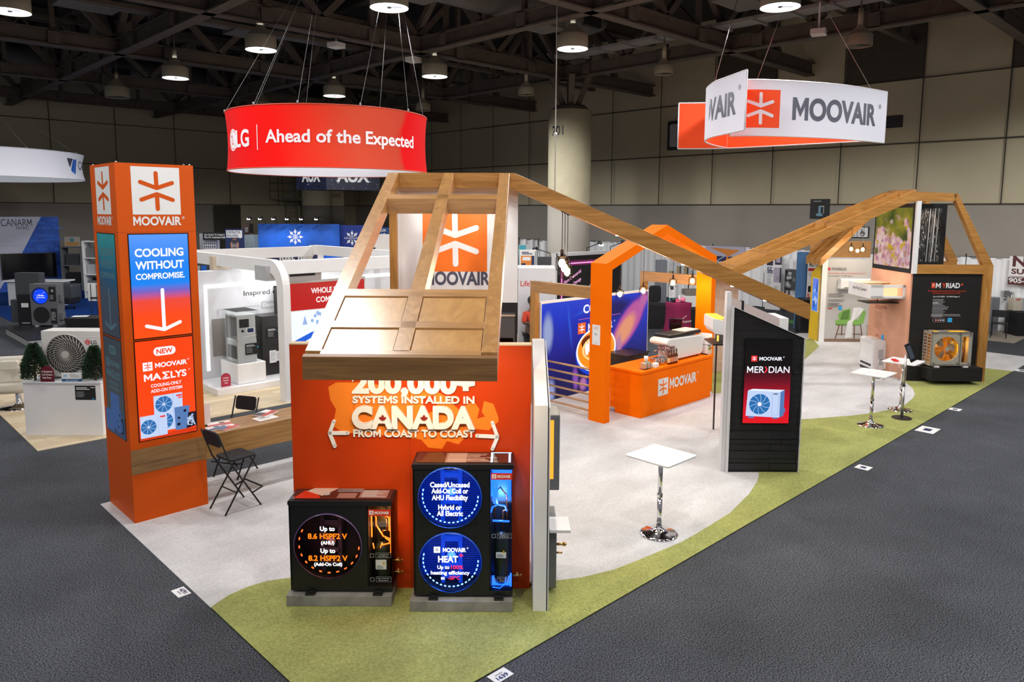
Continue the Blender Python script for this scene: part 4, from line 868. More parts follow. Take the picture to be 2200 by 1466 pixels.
for k in range(10):
    a = 2*PI*k/10; p.stroke([(-.095+.03*math.cos(a), 1.04+.03*math.sin(a)), (-.095+.09*math.cos(a+.1), 1.04+.09*math.sin(a+.1)), (-.095+.155*math.cos(a+.3), 1.04+.155*math.sin(a+.3))], .006, 5, False)
p.circ(-.095, 1.04, .028, 8); p.ring(-.095, 1.04, .15, .16, 5); p.stroke([(.085, .88), (.085, 1.2), (.175, 1.2), (.175, .88), (.085, .88)], .003, 7); p.rect(.1, .16, 1.185, 1.197, 10); p.rect(-.25, -.17, .835, .86, 7); p.rect(.1, .17, .825, .845, 7); p.rect(.24, .275, .92, .98, 7)
m.build('screen', [SCRB, S3, GRED, GWHITE, glow('screen_coral', 'f43848', 1), PALE, BLUF, STEELB, GWHITE, glow('screen_top_pale', 'e4ecff', 1), DKB], t)
# salmon side wall of the same display, with white end, seen above and behind the black wall
t = FT('side_wall', 'pale pink display wall with white end behind the black sided wall', 'display wall', 3.7, 12.2)
m = MB(); m.prism([(-.11, 0, 0), (.72, 0, 0), (.72, 0, 2.06), (-.11, 0, 2.41)], (0, .1, 0)); m.build('panel', mat('blush_panel', (.56, .46, .45), .6), t)
m = MB(); m.box(.72, .86, -.05, .6, 0, 2.06); m.build('white_end', WHITE, t); m = MB(); m.box(.09, .13, -.003, .103, 2.13, 2.34); m.build('support', BLACK, t)
t = FT('tiled_panel', 'beige marbled panel standing left of the black sided wall', 'display wall', 4.9, 17.4)
m = MB(); m.box(-.15, .42, 0, .1, 0, 2.2); m.build('panel', grain('beige_marble', ['b89a84', 'c9ad98', 'd6bfac'], (1.5, 1.5, 1.5), .35, 1.4, 3), t)
t = FT('cutaway_indoor_unit', 'white wall unit with glowing amber insides left of the black sided wall', 'air conditioner', 3.44, 12.22)
m = MB(); m.prism([(-.1, 0, 1.98), (.1, 0, 1.92), (.1, 0, 2.12), (-.1, 0, 2.16)], (0, .6, 0)); m.prism([(-.1, .0, 1.98), (.1, 0, 1.92), (.1, 0, 1.88), (-.05, 0, 1.9)], (0, .6, 0)); o = m.build('case', WHITE, t, .006); o.location = (0, 0, -.12)
m = MB(); m.box(-.08, .1, .02, .58, 2.03, 2.05); m.build('glow_top', glow('amber_top', 'ffb040', 2.2), t); m = MB(); m.box(-.03, .0, -.004, 0, 1.66, 1.76); m.build('glow_front', MATS['amber_top'], t)
m = MB(); m.box(-.11, .1, -.08, .5, 1.6, 1.625); m.box(.08, .11, 0, .5, 1.6, 1.9); m.box(.09, .11, .46, .5, 0, 1.9); m.build('bracket', BLACK, t)
# ------------------------------------------------------------------ orange gable arch over the coffee counter
t = thing('gable_arch', 'bright orange house-shaped arch over the coffee counter', 'arch', (10.25, 8.18, 0))
AW, AZ, AP, TH_ = 3.64, 2.885, 3.545, .16
outer = [(0, 0), (0, AZ), (AW/2, AP), (AW, AZ), (AW, 0)]; sl = math.atan2(AP-AZ, AW/2); dv = TH_/math.cos(sl)
k_ = AZ-dv+TH_*math.tan(sl)
inner = [(TH_, 0), (TH_, k_), (AW/2, AP-dv), (AW-TH_, k_), (AW-TH_, 0)]
for nm, q in (('left_post', [outer[0], outer[1], inner[1], inner[0]]), ('left_rafter', [outer[1], outer[2], inner[2], inner[1]]), ('right_rafter', [outer[2], outer[3], inner[3], inner[2]]), ('right_post', [outer[3], outer[4], inner[4], inner[3]])):
    m = MB(); m.prism([(x, 0, z) for x, z in q], (0, .36, 0)); m.build(nm.split('_')[1], ORANGE_B, t)
m = MB(); m.box(-.004, 0, .12, .3, 1.42, 1.78, 0); p = Pl(m, (-.004, .3, 1.42), (0, -1, 0)); p.text('FUEL YOUR', .09, .31, .016, 1, w=.1); p.text('MORNING', .09, .28, .016, 1, w=.1); p.lines(.05, .2, .08, 2, .02, .006, 2); p.text('MOOVAIR', .09, .03, .012, 2, w=.07)
m.build('notice', [PAPER, ORANGE, INK], t)
# counter
t = thing('coffee_counter', 'orange coffee bar counter with white star logo on its front', 'counter', (10.99, 7.93, 0))
m = MB(); m.box(.02, 2.42, 0, .6, .0, .84); m.box(.02, 2.42, .6, .72, .1, .84); m.build('body', ORANGE_B, t, .003)
m = MB(); m.box(-.015, 2.46, -.03, .75, .84, .885); m.build('worktop', ORANGE_B, t, .003)
m = MB(); p = Pl(m, (0, -.002, 0)); p.rect(.55, .88, .33, .66, 0); p.star(.55, .33, .33, 1); p.text('MOOVAIR', 1.4, .42, .2, 0, w=.94, bold=.035); p.text('®', 1.92, .57, .05, 0); m.build('logo', [WHITE, ORANGE_B], t)
# timber side frames and rails
def side_frame(X, label, rails):
    t = thing('timber_side_frame', label, 'frame', (X, 8.54, 0))
    m = MB(); m.box(0, .12, 1.43, 1.56, 0, 2.23); m.build('post', WOODZ, t)
    m = MB(); m.box(0, .12, 0, 1.56, 2.23, 2.445); m.build('beam', WOODY, t)
    if rails:
        for k in range(6): m = MB(); m.cyl((.06, 0, .145+k*.155), (.06, 1.43, .145+k*.155), .02, n=12); m.build('rail', WOODY, t)
side_frame(10.3, 'timber frame with six round rails left of the coffee counter', True)
side_frame(14.0-.12, 'timber frame without rails right of the coffee wall', False)
# glowing coffee wall
t = thing('light_wall', 'glowing blue coffee picture wall behind the orange arch', 'backlit wall', (10.45, 9.95, 0))
LW = 3.55
m = MB(); m.box(0, LW, .0, .12, .0, 2.03, 0); m.build('frame', WHITE, t)
CW = blobs_mat('coffee_wall_blue', [(0, '010a40'), (.35, '02147a'), (.6, '0428b0'), (.8, '0436d8'), (1, '0644e8')], 0, 2.0, [
    (.2, 1.4, .2, .5, 0, 'a8b8e8', .35), (.85, 1.5, .06, .7, .15, '1a5ce8', .1), (1.3, 1.75, .5, .05, .3, '1a5ce8', .1), (2.4, 1.7, 1.2, .35, 0, '03146c', .2),
    (2.85, 1.36, .95, .42, .75, '4a2cb8', .6), (2.8, 1.3, .85, .34, .75, 'd060b0', .7), (2.7, 1.2, .6, .27, .75, 'ffa880', .45), (3.38, 1.85, .2, .4, -.5, 'd070b8', .3),
    (2.45, .75, .16, .5, -.15, 'c88ab8', .4), (1.05, .35, .12, .34, .1, '9a5ac8', .3), (1.3, .2, .16, .2, 0, 'd080c0', .3), (.3, .2, .17, .34, 0, 'a8b0e8', .3), (1.9, .15, .7, .3, 0, '0a3cd8', .3)], .75, .35)
GCB = glow('picture_cup_blue', '1448d8', .9); GC = glow('picture_coffee', 'f09020', 1); GC2 = glow('picture_crema', 'ffd890', 1); GP = glow('picture_pink', 'd66ac0', .85); GBR = glow('picture_brown', '6a2a10', .8)
m = MB(); p = Pl(m, (0, -.003, 0)); p.rect(.02, LW-.02, .02, 1.99, 0)
c0, z0 = 1.72, .86
p.circ(c0, z0-.03, .68, 8, 40, ry=.5); p.circ(c0, z0+.02, .66, 7, 40, ry=.47); p.circ(c0, z0+.03, .61, 5, 40, ry=.42); p.circ(c0-.2, z0+.2, .3, 4, 24, ry=.16); p.circ(c0-.05, z0+.05, .42, 6, 28, ry=.26); p.circ(c0-.05, z0+.03, .36, 5, 28, ry=.2)
for k in range(6): p.circ(c0-.32+k*.1, z0+.06+.05*(k % 2), .06, 9, 14, ry=.13)
p.circ(c0+.1, z0-.15, .3, 6, 24, ry=.1)
p.text('COFFEE', 1.26, 1.69, .18, 9, w=.92, al='L', bold=.03); p.rect(1.1, 2.5, 1.57, 1.58, 3)
p.rect(1.1, 1.34, 1.27, 1.5, 10); p.star(1.105, 1.27, .23, 9); p.text('MOOVAIR', 1.42, 1.3, .16, 9, w=.82, al='L', bold=.035); p.text('®', 2.3, 1.42, .035, 9)
m.build('picture', [CW, GP, GP, GP, GBR, GC, GC2, GWHITE, GCB, GWHITE, glow('picture_orange', 'f26414', .9)], t)
# ------------------------------------------------------------------ pendant bulbs
def pendant(label, loc, ztop, group, mount=False):
    t = thing('pendant_lamp', label, 'pendant lamp', loc, 0, group)
    m = MB(); m.lathe([(.06, -.1), (.074, -.08), (.075, .05), (.055, .07)], n=20); m.build('glass_shade', GLASSB, t)
    m = MB(); m.ball((0, 0, -.01), .042, 0, 12, (1, 1, 1.25)); m.build('bulb', BULB, t)
    m = MB(); m.cyl((0, 0, .06), (0, 0, .15), .02, n=12); m.cyl((0, 0, .06), (0, 0, .075), .05, n=14); m.build('socket', mat('dark_bronze', (.06, .035, .02), .4, .6), t)
    m = MB(); m.cyl((0, 0, .15), (0, 0, ztop-loc[2]), .005, n=6); m.build('cord', BLACK, t)
    if mount: m = MB(); m.box(-.02, .05, -.1, .0, ztop-loc[2], ztop-loc[2]+.03); m.build('mount', BLACK, t)
    light('POINT', 'bulb_light', (0, 0, -.13), 26*SPOT_W, (1, .78, .5), .05, parent=t)
for (u, z), lb in zip(((.585, 3.2), (.63, 3.13), (.675, 3.07)), ('highest bulb of the glass pendants under the long timber beam', 'middle bulb of the glass pendants under the long timber beam', 'lowest bulb of the glass pendants under the long timber beam')):
    pendant(lb, UW(u, 8.75+(3.2-z)*2.7, z), 4.2-.437*(u+.02)-.15, 'pendants under the long beam', True)
for x, z, zt, lb in ((10.87, 2.3, 2.9, 'leftmost of the glass pendants in the orange arch'), (11.59, 2.31, 3.17, 'glass pendant in the orange arch, just left of its peak'), (12.58, 2.4, 3.16, 'glass pendant in the orange arch above the magenta cloth'), (13.28, 2.39, 2.9, 'rightmost glass pendant in the orange arch, by its right post')):
    pendant(lb, (x, 8.36, z), zt, 'pendants in the orange arch')
for u, z, lb in ((9.09, 2.83, 'leftmost of the far pendants before the flower picture'), (9.40, 2.82, 'middle far pendant under the toilet sign'), (9.74, 2.79, 'far pendant overlapping the edge of the flower picture')):
    pendant(lb, UW(u, 20, z), 3.9, 'far pendants near the flower picture')
# ------------------------------------------------------------------ things on the coffee counter
CT = .886
t = thing('espresso_machine', 'white espresso machine on the orange coffee counter', 'espresso machine', (11.98, 8.05, CT), 0)
m = MB(); pr_ = [(0, .42), (.0, .36), (.12, .31), (.3, .3), (.3, .03), (1.22, .03), (1.3, .09), (1.3, .3), (1.27, .4), (1.18, .43), (.12, .47), (.04, .46)]
m.prism([(x, 0, z) for x, z in pr_], (0, .42, 0)); m.build('body', mat('glossy_white', (.8, .8, .79), .15, coat=.5), t, .025)
m = MB(); m.box(.14, 1.24, .03, .4, .46, .53); m.build('cup_tray', BLACK, t, .01)
m = MB(); m.box(.7, 1.18, .06, .37, .532, .545); m.build('cup_warmer', mat('pale_tray', (.75, .68, .6), .4), t)
for y in (.1, .2, .3): 
    m = MB(); m.cyl((.19, y, .31), (.19, y, .2), .032, n=14); m.tube([(.19, y, .22), (.1, y, .215), (.02, y, .2)], [.016, .014, .012]); m.build('group_head', CHROME, t)
m = MB(); m.tube([(.06, .04, .36), (.0, .03, .33), (-.01, .03, .12)], .007); m.build('steam_wand', CHROME, t)
m = MB(); m.box(.02, .3, .02, .4, .0, .05); m.build('drip_tray', STEEL, t, .006)
m = MB(); 
for x in (.35, 1.15):
    for y in (.05, .37): m.cyl((x, y, 0), (x, y, .035), .02, n=10)
m.build('feet', BLACK, t)
for k in range(4):
    m = MB(); m.lathe([(.001, 0), (.03, 0), (.03, .16), (.012, .2), (.012, .26)], n=14); m.lathe([(.014, .24), (.014, .28), (.001, .28)], n=12, m=2); m.lathe([(.0305, .04), (.0305, .13)], n=14, m=1)
    solo(m, 'syrup_bottle', ('syrup bottle nearest the steel pitchers beside the espresso machine', 'syrup bottle with orange label, second from the pitchers', 'syrup bottle with pink label, third from the pitchers', 'syrup bottle nearest the white machine body')[k], 'bottle', [mat('syrup_amber', (.12, .035, .01), .1), (mat('label_gold', (.75, .5, .2), .4), mat('label_orange', (.8, .3, .12), .4), mat('label_pink', (.75, .3, .25), .4), mat('label_tan', (.7, .45, .25), .4))[k], BLACK], (11.93+k*.085, 7.97, CT), 0, 'syrup bottles on the coffee counter')
for k, (x, y, lb) in enumerate(((11.72, 8.12, 'steel milk pitcher nearest the counter end'), (11.83, 8.06, 'steel milk pitcher beside the syrup bottles'))):
    t = thing('milk_pitcher', lb, 'pitcher', (x, y, CT), 0, 'steel milk pitchers')
    m = MB(); m.lathe([(.001, 0), (.05, 0), (.055, .05), (.042, .11), (.046, .13)], n=20); m.build('body', CHROME, t)
    m = MB(); m.tube([(-.045, 0, .11), (-.09, 0, .1), (-.09, 0, .04), (-.05, 0, .03)], .006); m.build('handle', CHROME, t)
def cup(x, y, z, label, h=.09, c=None):
    m = MB(); m.lathe([(.001, 0), (.03, 0), (.042, h), (.039, h), (.028, .004)], n=18); solo(m, 'paper_cup', label, 'cup', c or PAPER, (x, y, z), 0, 'cups on the coffee counter')
cup(11.32, 8.06, CT+.13, 'white paper cup standing on the caddy of stirrers', .1)
t = thing('sugar_caddy', 'clear caddy of sugar sachets at the near end of the counter', 'caddy', (11.3, 8.05, CT))
m = MB(); m.box(-.12, .12, -.07, .07, 0, .01); m.box(-.12, -.115, -.07, .07, 0, .12); m.box(.115, .12, -.07, .07, 0, .12); m.box(-.12, .12, -.07, -.065, 0, .12); m.box(-.12, .12, .065, .07, 0, .12); m.build('tray', ACRYL, t)
cols_ = [mat('sachet_tan', (.6, .4, .22), .6), PAPER, mat('sachet_pink', (.75, .3, .3), .6), mat('sachet_green', (.25, .5, .3), .6)]
for k in range(8):
    m = MB(); m.box(-.1+k*.026, -.085+k*.026, -.05, .05, .012, .11+.01*(k % 2)); m.build('sachet', cols_[k % 4], t)
m = MB(); m.box(-.07, .07, -.05, .05, 0, .08); solo(m, 'napkin_stack', 'stack of white napkins beside the sugar caddy', 'napkins', PAPER, (11.53, 8.0, CT), .2, None, .008)
t = thing('tea_rack', 'small rack of colourful tea boxes at the far end of the counter', 'tea rack', (13.33, 7.98, CT))
m = MB(); m.box(0, .012, 0, .22, 0, .42); m.box(.15, .162, 0, .22, 0, .42); m.box(0, .16, .21, .22, 0, .42); m.box(0, .16, 0, .22, 0, .02); m.box(0, .16, 0, .22, .2, .21); m.build('rack', WHITE, t)
for k in range(6):
    m = MB(); m.box(.016+(k % 3)*.045, .056+(k % 3)*.045, -.01, .1, .02+.19*(k//3), .17+.19*(k//3), 0); m.box(.016+(k % 3)*.045, .056+(k % 3)*.045, -.012, -.01, .1+.19*(k//3), .16+.19*(k//3), 1)
    m.build('tea_box', [(mat('tea_cream', (.7, .65, .5), .5)), (mat('tea_green', (.1, .35, .08), .5), mat('tea_red', (.6, .06, .03), .5), mat('tea_gold', (.7, .4, .05), .5))[k % 3]], t)
t = thing('coffee_grinder', 'dark coffee grinder behind the espresso machine', 'grinder', (13.1, 8.61, CT))
m = MB(); m.rbox(-.1, .1, -.12, .12, 0, .42, .03, 0, 4, 'z'); m.build('body', CHARC, t)
m = MB(); m.lathe([(.06, .42), (.13, .5), (.14, .68), (.15, .7), (.001, .7)], n=24); m.build('hopper', SMOKE, t)
m = MB(); m.lathe([(.001, .44), (.055, .44), (.11, .52), (.11, .6), (.001, .61)], n=20); m.build('beans', mat('coffee_beans', (.05, .02, .01), .5, bump=.5), t)
# ------------------------------------------------------------------ far house with the MYRIAD wall
t = FT('timber_house_frame', 'far timber house frame joining the black MYRIAD wall', 'house frame', 8.93, 16.5)
m = MB(); m.box(1.55, 1.75, -.0, .17, 0, 2.65); m.build('post', WOODZ, t)
m = MB(); m.box(.05, 1.55, -.0, .17, 2.45, 2.65); m.build('lintel', WOODX, t)
def hb(nm, pts, y0, d, mt): mm = MB(); mm.prism([(x, y0, z) for x, z in pts], (0, d, 0)); return mm.build(nm, mt, t)
WS = grain('timber_slope', WOODC, (1, 12, 12), .33, 1.6)
hb('ridge_beam', [(-.12, 4.05), (-.12, 4.26), (.84, 4.22), (.78, 4.05)], 0, .14, WS)
for y0 in (0, 1.3): hb('gable_beam', [(.74, 4.2), (.84, 4.22), (1.74, 2.65), (1.52, 2.65)], y0, .14, WS)
for y0 in (0, .64, 1.28): hb('rafter', [(-.12, 4.27), (-4.3, 2.42), (-4.3, 2.22), (-.12, 4.06)], y0, .12, WS)
hb('ridge_beam', [(-.12, 4.05), (-.12, 4.26), (.84, 4.22), (.78, 4.05)], 1.28, .14, WS)
def zr(x): return 4.27+(x+.12)*(1.85/4.18)
for x0, x1 in ((-.12, -.02), (-1.75, -1.63), (-3.25, -3.1), (-3.95, -3.88)):
    mm = MB(); mm.prism([(x0, .12, zr(x0)), (x1, .12, zr(x1)), (x1, .12, zr(x1)-.2), (x0, .12, zr(x0)-.2)], (0, 1.18, 0)); mm.build('cross_rail', WOODY, t)
for a, b in ((.12, .64), (.76, 1.28)):
    for x0, x1 in ((-3.88, -3.25), (-4.3, -3.95)):
        mm = MB(); mm.prism([(x0, a+.005, zr(x0)-.012), (x1, a+.005, zr(x1)-.012), (x1, a+.005, zr(x1)-.05), (x0, a+.005, zr(x0)-.05)], (0, b-a-.01, 0)); mm.build('roof_panel', WOODP, t)
m = MB(); m.box(.84, .94, 1.28, 1.4, 2.0, 4.1); m.build('rear_post', WOODZ, t)
m = MB(); m.box(.9, 1.7, 1.28, 1.4, 2.5, 2.65); m.build('rear_rail', WOODX, t)
SIDE2 = brickmat('black_siding_far', '0c0a0a', '110e0e', '040404', 1.0, 2.8, .2, .006, .8, .4, rot=(PI/2, 0, 0))
t = FT('feature_wall', 'black boarded wall with white MYRIAD lettering under the far gable', 'display wall', 8.94, 16.55)
m = MB(); m.box(0, 1.56, 0, .1, 0, 2.45); m.build('siding', SIDE2, t)
m = MB(); m.box(.32, 1.45, -.42, 0, .1, .4); m.build('ledge', SIDE2, t)
MYR = mat('lettering_orange_red', (.72, .06, .012), .5)
m = MB(); p = Pl(m, (0, -.002, 0)); z0 = 2.17
p.rect(.42, .5, 2.13, 2.25, 2); p.star(.425, 2.16, .07, 0); p.text('M', .57, 2.13, .115, 0, w=.11, bold=.03); p.stroke([(.665, 2.235), (.7, 2.19), (.735, 2.235)], .022, 2); p.stroke([(.7, 2.19), (.7, 2.14)], .022, 2); p.text('RIAD', .9, 2.13, .115, 0, w=.31, bold=.03); p.text('+', 1.1, 2.17, .08, 2, bold=.03)
p.text('The highest performing multi-zone in our series,', .77, 2.05, .034, 2, w=.86); p.text('performs at temperatures of -30°C', .77, 2.0, .034, 2, w=.62); p.text('Up to 23.5 SEER2   9.5 HSPF2 Region V', .77, 1.925, .026, 0, w=.6, bold=.02)
p.lines(.47, 1.87, .38, 15, .028, .009, 1, 4); p.rect(.47, .6, 1.785, 1.8, 0); p.lines(.45, 1.53, .72, 2, .03, .009, 1, 6)
p.rrect(.5, .78, 1.36, 1.45, .04, 1); p.rrect(.504, .776, 1.364, 1.446, .037, 3)
for k in range(4): p.circ(.57+k*.055, 1.405, .02, 4 if k < 2 else 5)
p.rect(.83, .93, 1.36, 1.46, 6)
m.build('lettering', [PAPER, LGREY, MYR, BLACKM, mat('dot_salmon', (.7, .25, .2), .5), mat('dot_blue', (.4, .5, .65), .5), SKY], t)
# cutaway unit on the ledge
t = FT('condenser_unit', 'beige condenser glowing amber on the ledge of the black MYRIAD wall', 'heat pump', 9.26, 16.2, .43)
m = MB(); W_, H_, D_ = .9, .76, .34
m.box(0, W_, 0, .02, 0, .04); m.box(0, W_, 0, .02, H_-.05, H_); m.box(0, .04, 0, .02, 0, H_); m.box(W_-.02, W_, 0, .02, 0, H_); m.box(.62, .68, 0, .02, 0, H_); m.box(.68, W_, 0, .02, 0, .08); m.box(.68, W_, 0, .02, H_-.1, H_); m.box(.82, W_, 0, .02, 0, H_)
n = 40; cx, cz, r = .345, .38, .275
pts = []
for i in range(n):
    a = 2*PI*i/n; c, s_ = math.cos(a), math.sin(a); k = min(.31/abs(c) if abs(c) > 1e-6 else 9, .37/abs(s_) if abs(s_) > 1e-6 else 9); pts.append(((cx+r*c, 0, cz+r*s_), (cx+k*c, 0, cz+k*s_)))
for i in range(n):
    a, b = pts[i], pts[(i+1) % n]; m.face([a[0], a[1], b[1], b[0]]); m.face([a[0], b[0], (b[0][0], .05, b[0][2]), (a[0][0], .05, a[0][2])])
for x, z in ((cx-.31, cz-.37), (cx+.31, cz-.37), (cx-.31, cz+.37), (cx+.31, cz+.37)): m.box(min(x, cx+.22 if x > cx else cx-.31), max(x, cx-.22 if x < cx else cx+.31), 0, .01, min(z, cz+.3 if z > cz else cz-.37), max(z, cz-.3 if z < cz else cz+.37))
m.box(0, W_, D_-.02, D_, 0, H_); m.box(W_-.02, W_, 0, D_, 0, H_); m.box(0, W_, 0, D_, 0, .03)
m.box(-.01, .02, 0, .02, 0, H_); m.box(-.01, .02, D_-.02, D_, 0, H_)
m.box(-.01, .0, D_*.45, D_*.55, 0, H_)
for k in range(11): m.box(-.01, .0, 0, D_, k*.07, k*.07+.025)
m.box(-.01, .02, 0, D_, H_-.04, H_); m.box(0, W_, 0, .05, H_-.01, H_); m.box(0, W_, D_-.04, D_, H_-.01, H_); m.box(.0, .08, 0, D_, H_-.01, H_); m.box(.2, .42, 0, D_, H_-.01, H_); m.box(W_-.06, W_, 0, D_, H_-.01, H_)
m.build('case', mat('warm_grey_metal', (.36, .335, .28), .45), t, 0)
AMB = glow('amber_glow', 'ff9410', 2.0); AMB2 = mat('amber_dark', (.12, .03, .005), .5)
m = MB(); m.box(.03, W_-.03, D_-.06, D_-.03, .04, H_-.03); m.build('coil', ramp_mat('amber_coil', [(0, '5a2404'), (.45, 'e07808'), (.6, '6a3008'), (1, 'ffa818')], 0, 0, .9, .8, .8, nscale=5), t)
m = MB(); m.box(.08, W_-.06, .06, D_-.05, H_-.03, H_-.02); m.build('top_light', glow('amber_top_light', 'ffae18', 1.6), t)
for k in range(3):
    m = MB(); a = 2*PI*k/3; m.mesh([(cx+.04*math.cos(a), .1, cz+.04*math.sin(a)), (cx+.24*math.cos(a-.25), .08, cz+.24*math.sin(a-.25)), (cx+.25*math.cos(a+.45), .14, cz+.25*math.sin(a+.45)), (cx+.12*math.cos(a+.7), .13, cz+.12*math.sin(a+.7))], [(0, 1, 2, 3)]); m.build('fan_blade', mat('fan_blade_tan', (.25, .18, .12), .5), t)
m = MB()
for k in range(12): a = 2*PI*k/12; m.cyl((cx+.05*math.cos(a), -.01, cz+.05*math.sin(a)), (cx+r*math.cos(a+.2), -.004, cz+r*math.sin(a+.2)), .003, n=5)
m.cyl((cx, -.015, cz), (cx, 0, cz), .045, n=18); m.lathe([(r, -.005), (r+.012, .0)], (0, 0, 0), 4); m.build('fan_grille', MATS['warm_grey_metal'], t)
m = MB()
for k in range(7): x = .7+.017*k; m.tube([(x, .1, .1), (x+.01, .1, .3+.05*(k % 3)), (x-.01, .1, .5), (x+.008, .1, .64)], .005)
m.cyl((.75, .12, .06), (.75, .12, .3), .045, n=14); m.build('pipework', AMB2, t); m = MB(); m.box(.69, .81, .2, .21, .09, .65); m.build('compartment_light', AMB, t)
for x in (.14, .78): m = MB(); m.box(x-.05, x+.05, -.03, D_, -.03, 0); m.build('foot', WHITE, t)
light('POINT', 'amber_lamp', (.7, .18, .45), 3, (1, .6, .12), .04, parent=t); light('POINT', 'amber_lamp', (.3, .2, .4), 3, (1, .5, .15), .05, parent=t)
# flower picture wall, salmon wall below
t = FT('picture_wall', 'salmon side wall carrying the bright blossom picture', 'display wall', 8.92, 16.56)
m = MB(); m.box(-.02, .02, 0, 1.85, 0, 2.45); m.build('panel', PINK, t)
m = MB(); p = Pl(m, (-.022, 1.85, 0), (0, -1, 0)); p.text('ONE WAY CASSETTE', .55, 1.62, .03, 0, w=.5); p.lines(.3, 1.56, .6, 3, .04, .014, 0, 2); p.lines(.3, 1.4, .4, 14, .03, .008, 1, 5); p.rect(.7, .82, .76, .88, 2); p.lines(.4, .82, .2, 1, .03, .02, 0, 5)
m.build('wall_text', [mat('brown_ink', (.3, .05, .03), .6), mat('tan_ink', (.35, .17, .1), .6), SKY], t)
m = MB(); m.prism([(.01, 0, 2.45), (.01, 1.8, 2.45), (.01, 1.8, 3.95), (.01, 0, 3.99)], (-.04, 0, 0)); m.build('picture_frame', BLACK, t)
m = MB(); p = Pl(m, (-.032, 1.74, 2.55), (0, -1, 0)); p.rect(0, 1.66, 0, 1.36, 0); m.build('blossom_picture', blossom_mat('blossom_print'), t)
m = MB(); m.box(-.03, .07, -.06, 0, 2.45, 4.06); m.build('white_corner_post', WHITE, t)
t = FT('birch_picture', 'black and white birch forest picture inside the far gable', 'picture', 9.02, 17.05)
m = MB(); m.box(0, .86, 0, .04, 2.62, 4.0); m.build('frame', BLACK, t)
m = MB(); p = Pl(m, (.08, -.002, 2.68)); BW, BH = .66, 1.22; p.rect(0, BW, 0, BH, 5); p.e = .00003; rr_ = random.Random(5)
for k in range(160):
    x = rr_.uniform(.0, BW-.03); y = rr_.uniform(0, BH-.06); w_ = rr_.choice((.006, .01, .018)); h_ = rr_.uniform(.02, .06); p.rect(x, x+w_, y, y+h_, rr_.choice((1, 2, 2, 3)) if y < BH*.45 or rr_.random() < .6 else 4)
p.e = .0005; p.l = 12
for x, w_, c_ in ((.33, .05, 0), (.42, .03, 1), (.36, .012, 3), (.47, .018, 3), (.55, .02, 2)): p.poly([(x, 0), (x+w_, 0), (x+w_*1.2+.03, BH), (x+.03, BH)], c_)
m.build('print', [mat('print_black', (.01, .01, .01), .6), mat('print_grey_a', (.12, .12, .12), .6), mat('print_grey_b', (.3, .3, .3), .6), mat('print_white', (.6, .6, .6), .6), mat('print_warm_grey', (.2, .15, .13), .6), grain('birch_print', ['030303', '060606', '161514', '5a5652', '8a8682'], (26, 1, 5), .6, 1.2, .6)], t)
light('SPOT', 'gable_light', (.4, -.3, 4.03), 25*SPOT_W, (1, .85, .7), .04, (.4, 0, 3.2), 90, .8, t)
# cassette unit
t = FT('cassette_unit', 'white one way cassette box jutting from the salmon wall', 'air conditioner', 8.9, 16.75, 1.86)
m = MB(); m.box(-.78, 0, 0, .02, 0, .06); m.box(-.78, 0, 0, .02, .25, .31); m.box(-.78, -.5, 0, .02, 0, .31); m.box(-.06, 0, 0, .02, 0, .31); m.box(-.78, 0, 0, 1.1, 0, .02); m.box(-.8, -.78, 0, 1.1, 0, .31); m.box(-.78, 0, 1.08, 1.1, 0, .31); m.build('case', WHITE, t)
m = MB(); m.box(-.78, -.01, .7, 1.08, .29, .3); m.box(-.78, -.01, .02, .16, .3, .306); m.build('lid_strip', mat('cassette_tan', (.62, .45, .28), .6), t)
m = MB(); m.box(-.48, -.08, .2, .22, .04, .28); m.build('back_glow', glow('cassette_glow', 'ffd8a0', 1.2), t)
m = MB()
for k in range(9): m.ball((-.46+k*.035, .01, .05), .011, 0, 8)
m.build('louvre_lights', glow('cassette_lights', 'fff0d8', 3), t)
m = MB(); p = Pl(m, (-.802, 1.08, .1), (0, -1, 0)); p.text('One Way Cassette', .55, .05, .07, 0, w=.7); m.build('lettering', INK, t)
light('POINT', 'cassette_lamp', (-.4, .4, .2), 3, (1, .75, .45), .04, parent=t)
t = FT('cassette_grille', 'thin black grille plate hanging under the white cassette box', 'grille', 8.72, 17.0, 1.72)
m = MB(); m.box(-.55, .18, .0, .5, 0, .02); m.build('plate', BLACK, t); m = MB(); m.cyl((-.2, .25, .02), (-.2, .25, .135), .01, n=8); m.build('hanger', BLACK, t)
t = FT('floor_console', 'white floor console unit standing against the salmon wall', 'air conditioner', 8.78, 17.45, .06)
m = MB(); m.rbox(-.18, .12, -.0, .7, 0, .72, .05, 0, 4, 'y'); m.build('case', mat('console_white', (.72, .72, .72), .35), t, .01)
m = MB(); m.box(-.185, -.18, .08, .62, .22, .6); m.build('front_panel', WHITE, t); m = MB(); m.box(-.186, -.18, .08, .62, .08, .13, 0); m.build('outlet_slot', BLACK, t)
m = MB(); m.box(-.06, .06, -.004, 0, .12, .5); m.build('side_cutaway', LGREY, t); m = MB(); m.box(-.16, .1, .03, .67, -.05, 0); m.build('plinth', BLACK, t)
t = FT('clear_chair', 'clear acrylic chair beside the floor console', 'chair', 8.62, 16.75, .013)
m = MB(); m.rbox(-.2, .2, -.2, .2, .44, .46, .06, 0, 4, 'z'); m.build('seat', ACRYL, t)
m = MB(); m.rbox(-.2, .2, .19, .21, .46, .9, .1, 0, 5, 'y'); m.build('backrest', ACRYL, t)
for x in (-.17, .17):
    for y in (-.17, .17): m = MB(); m.cyl((x, y, 0), (x*.9, y*.9, .44), .008, n=8); m.build('leg', STEEL, t)
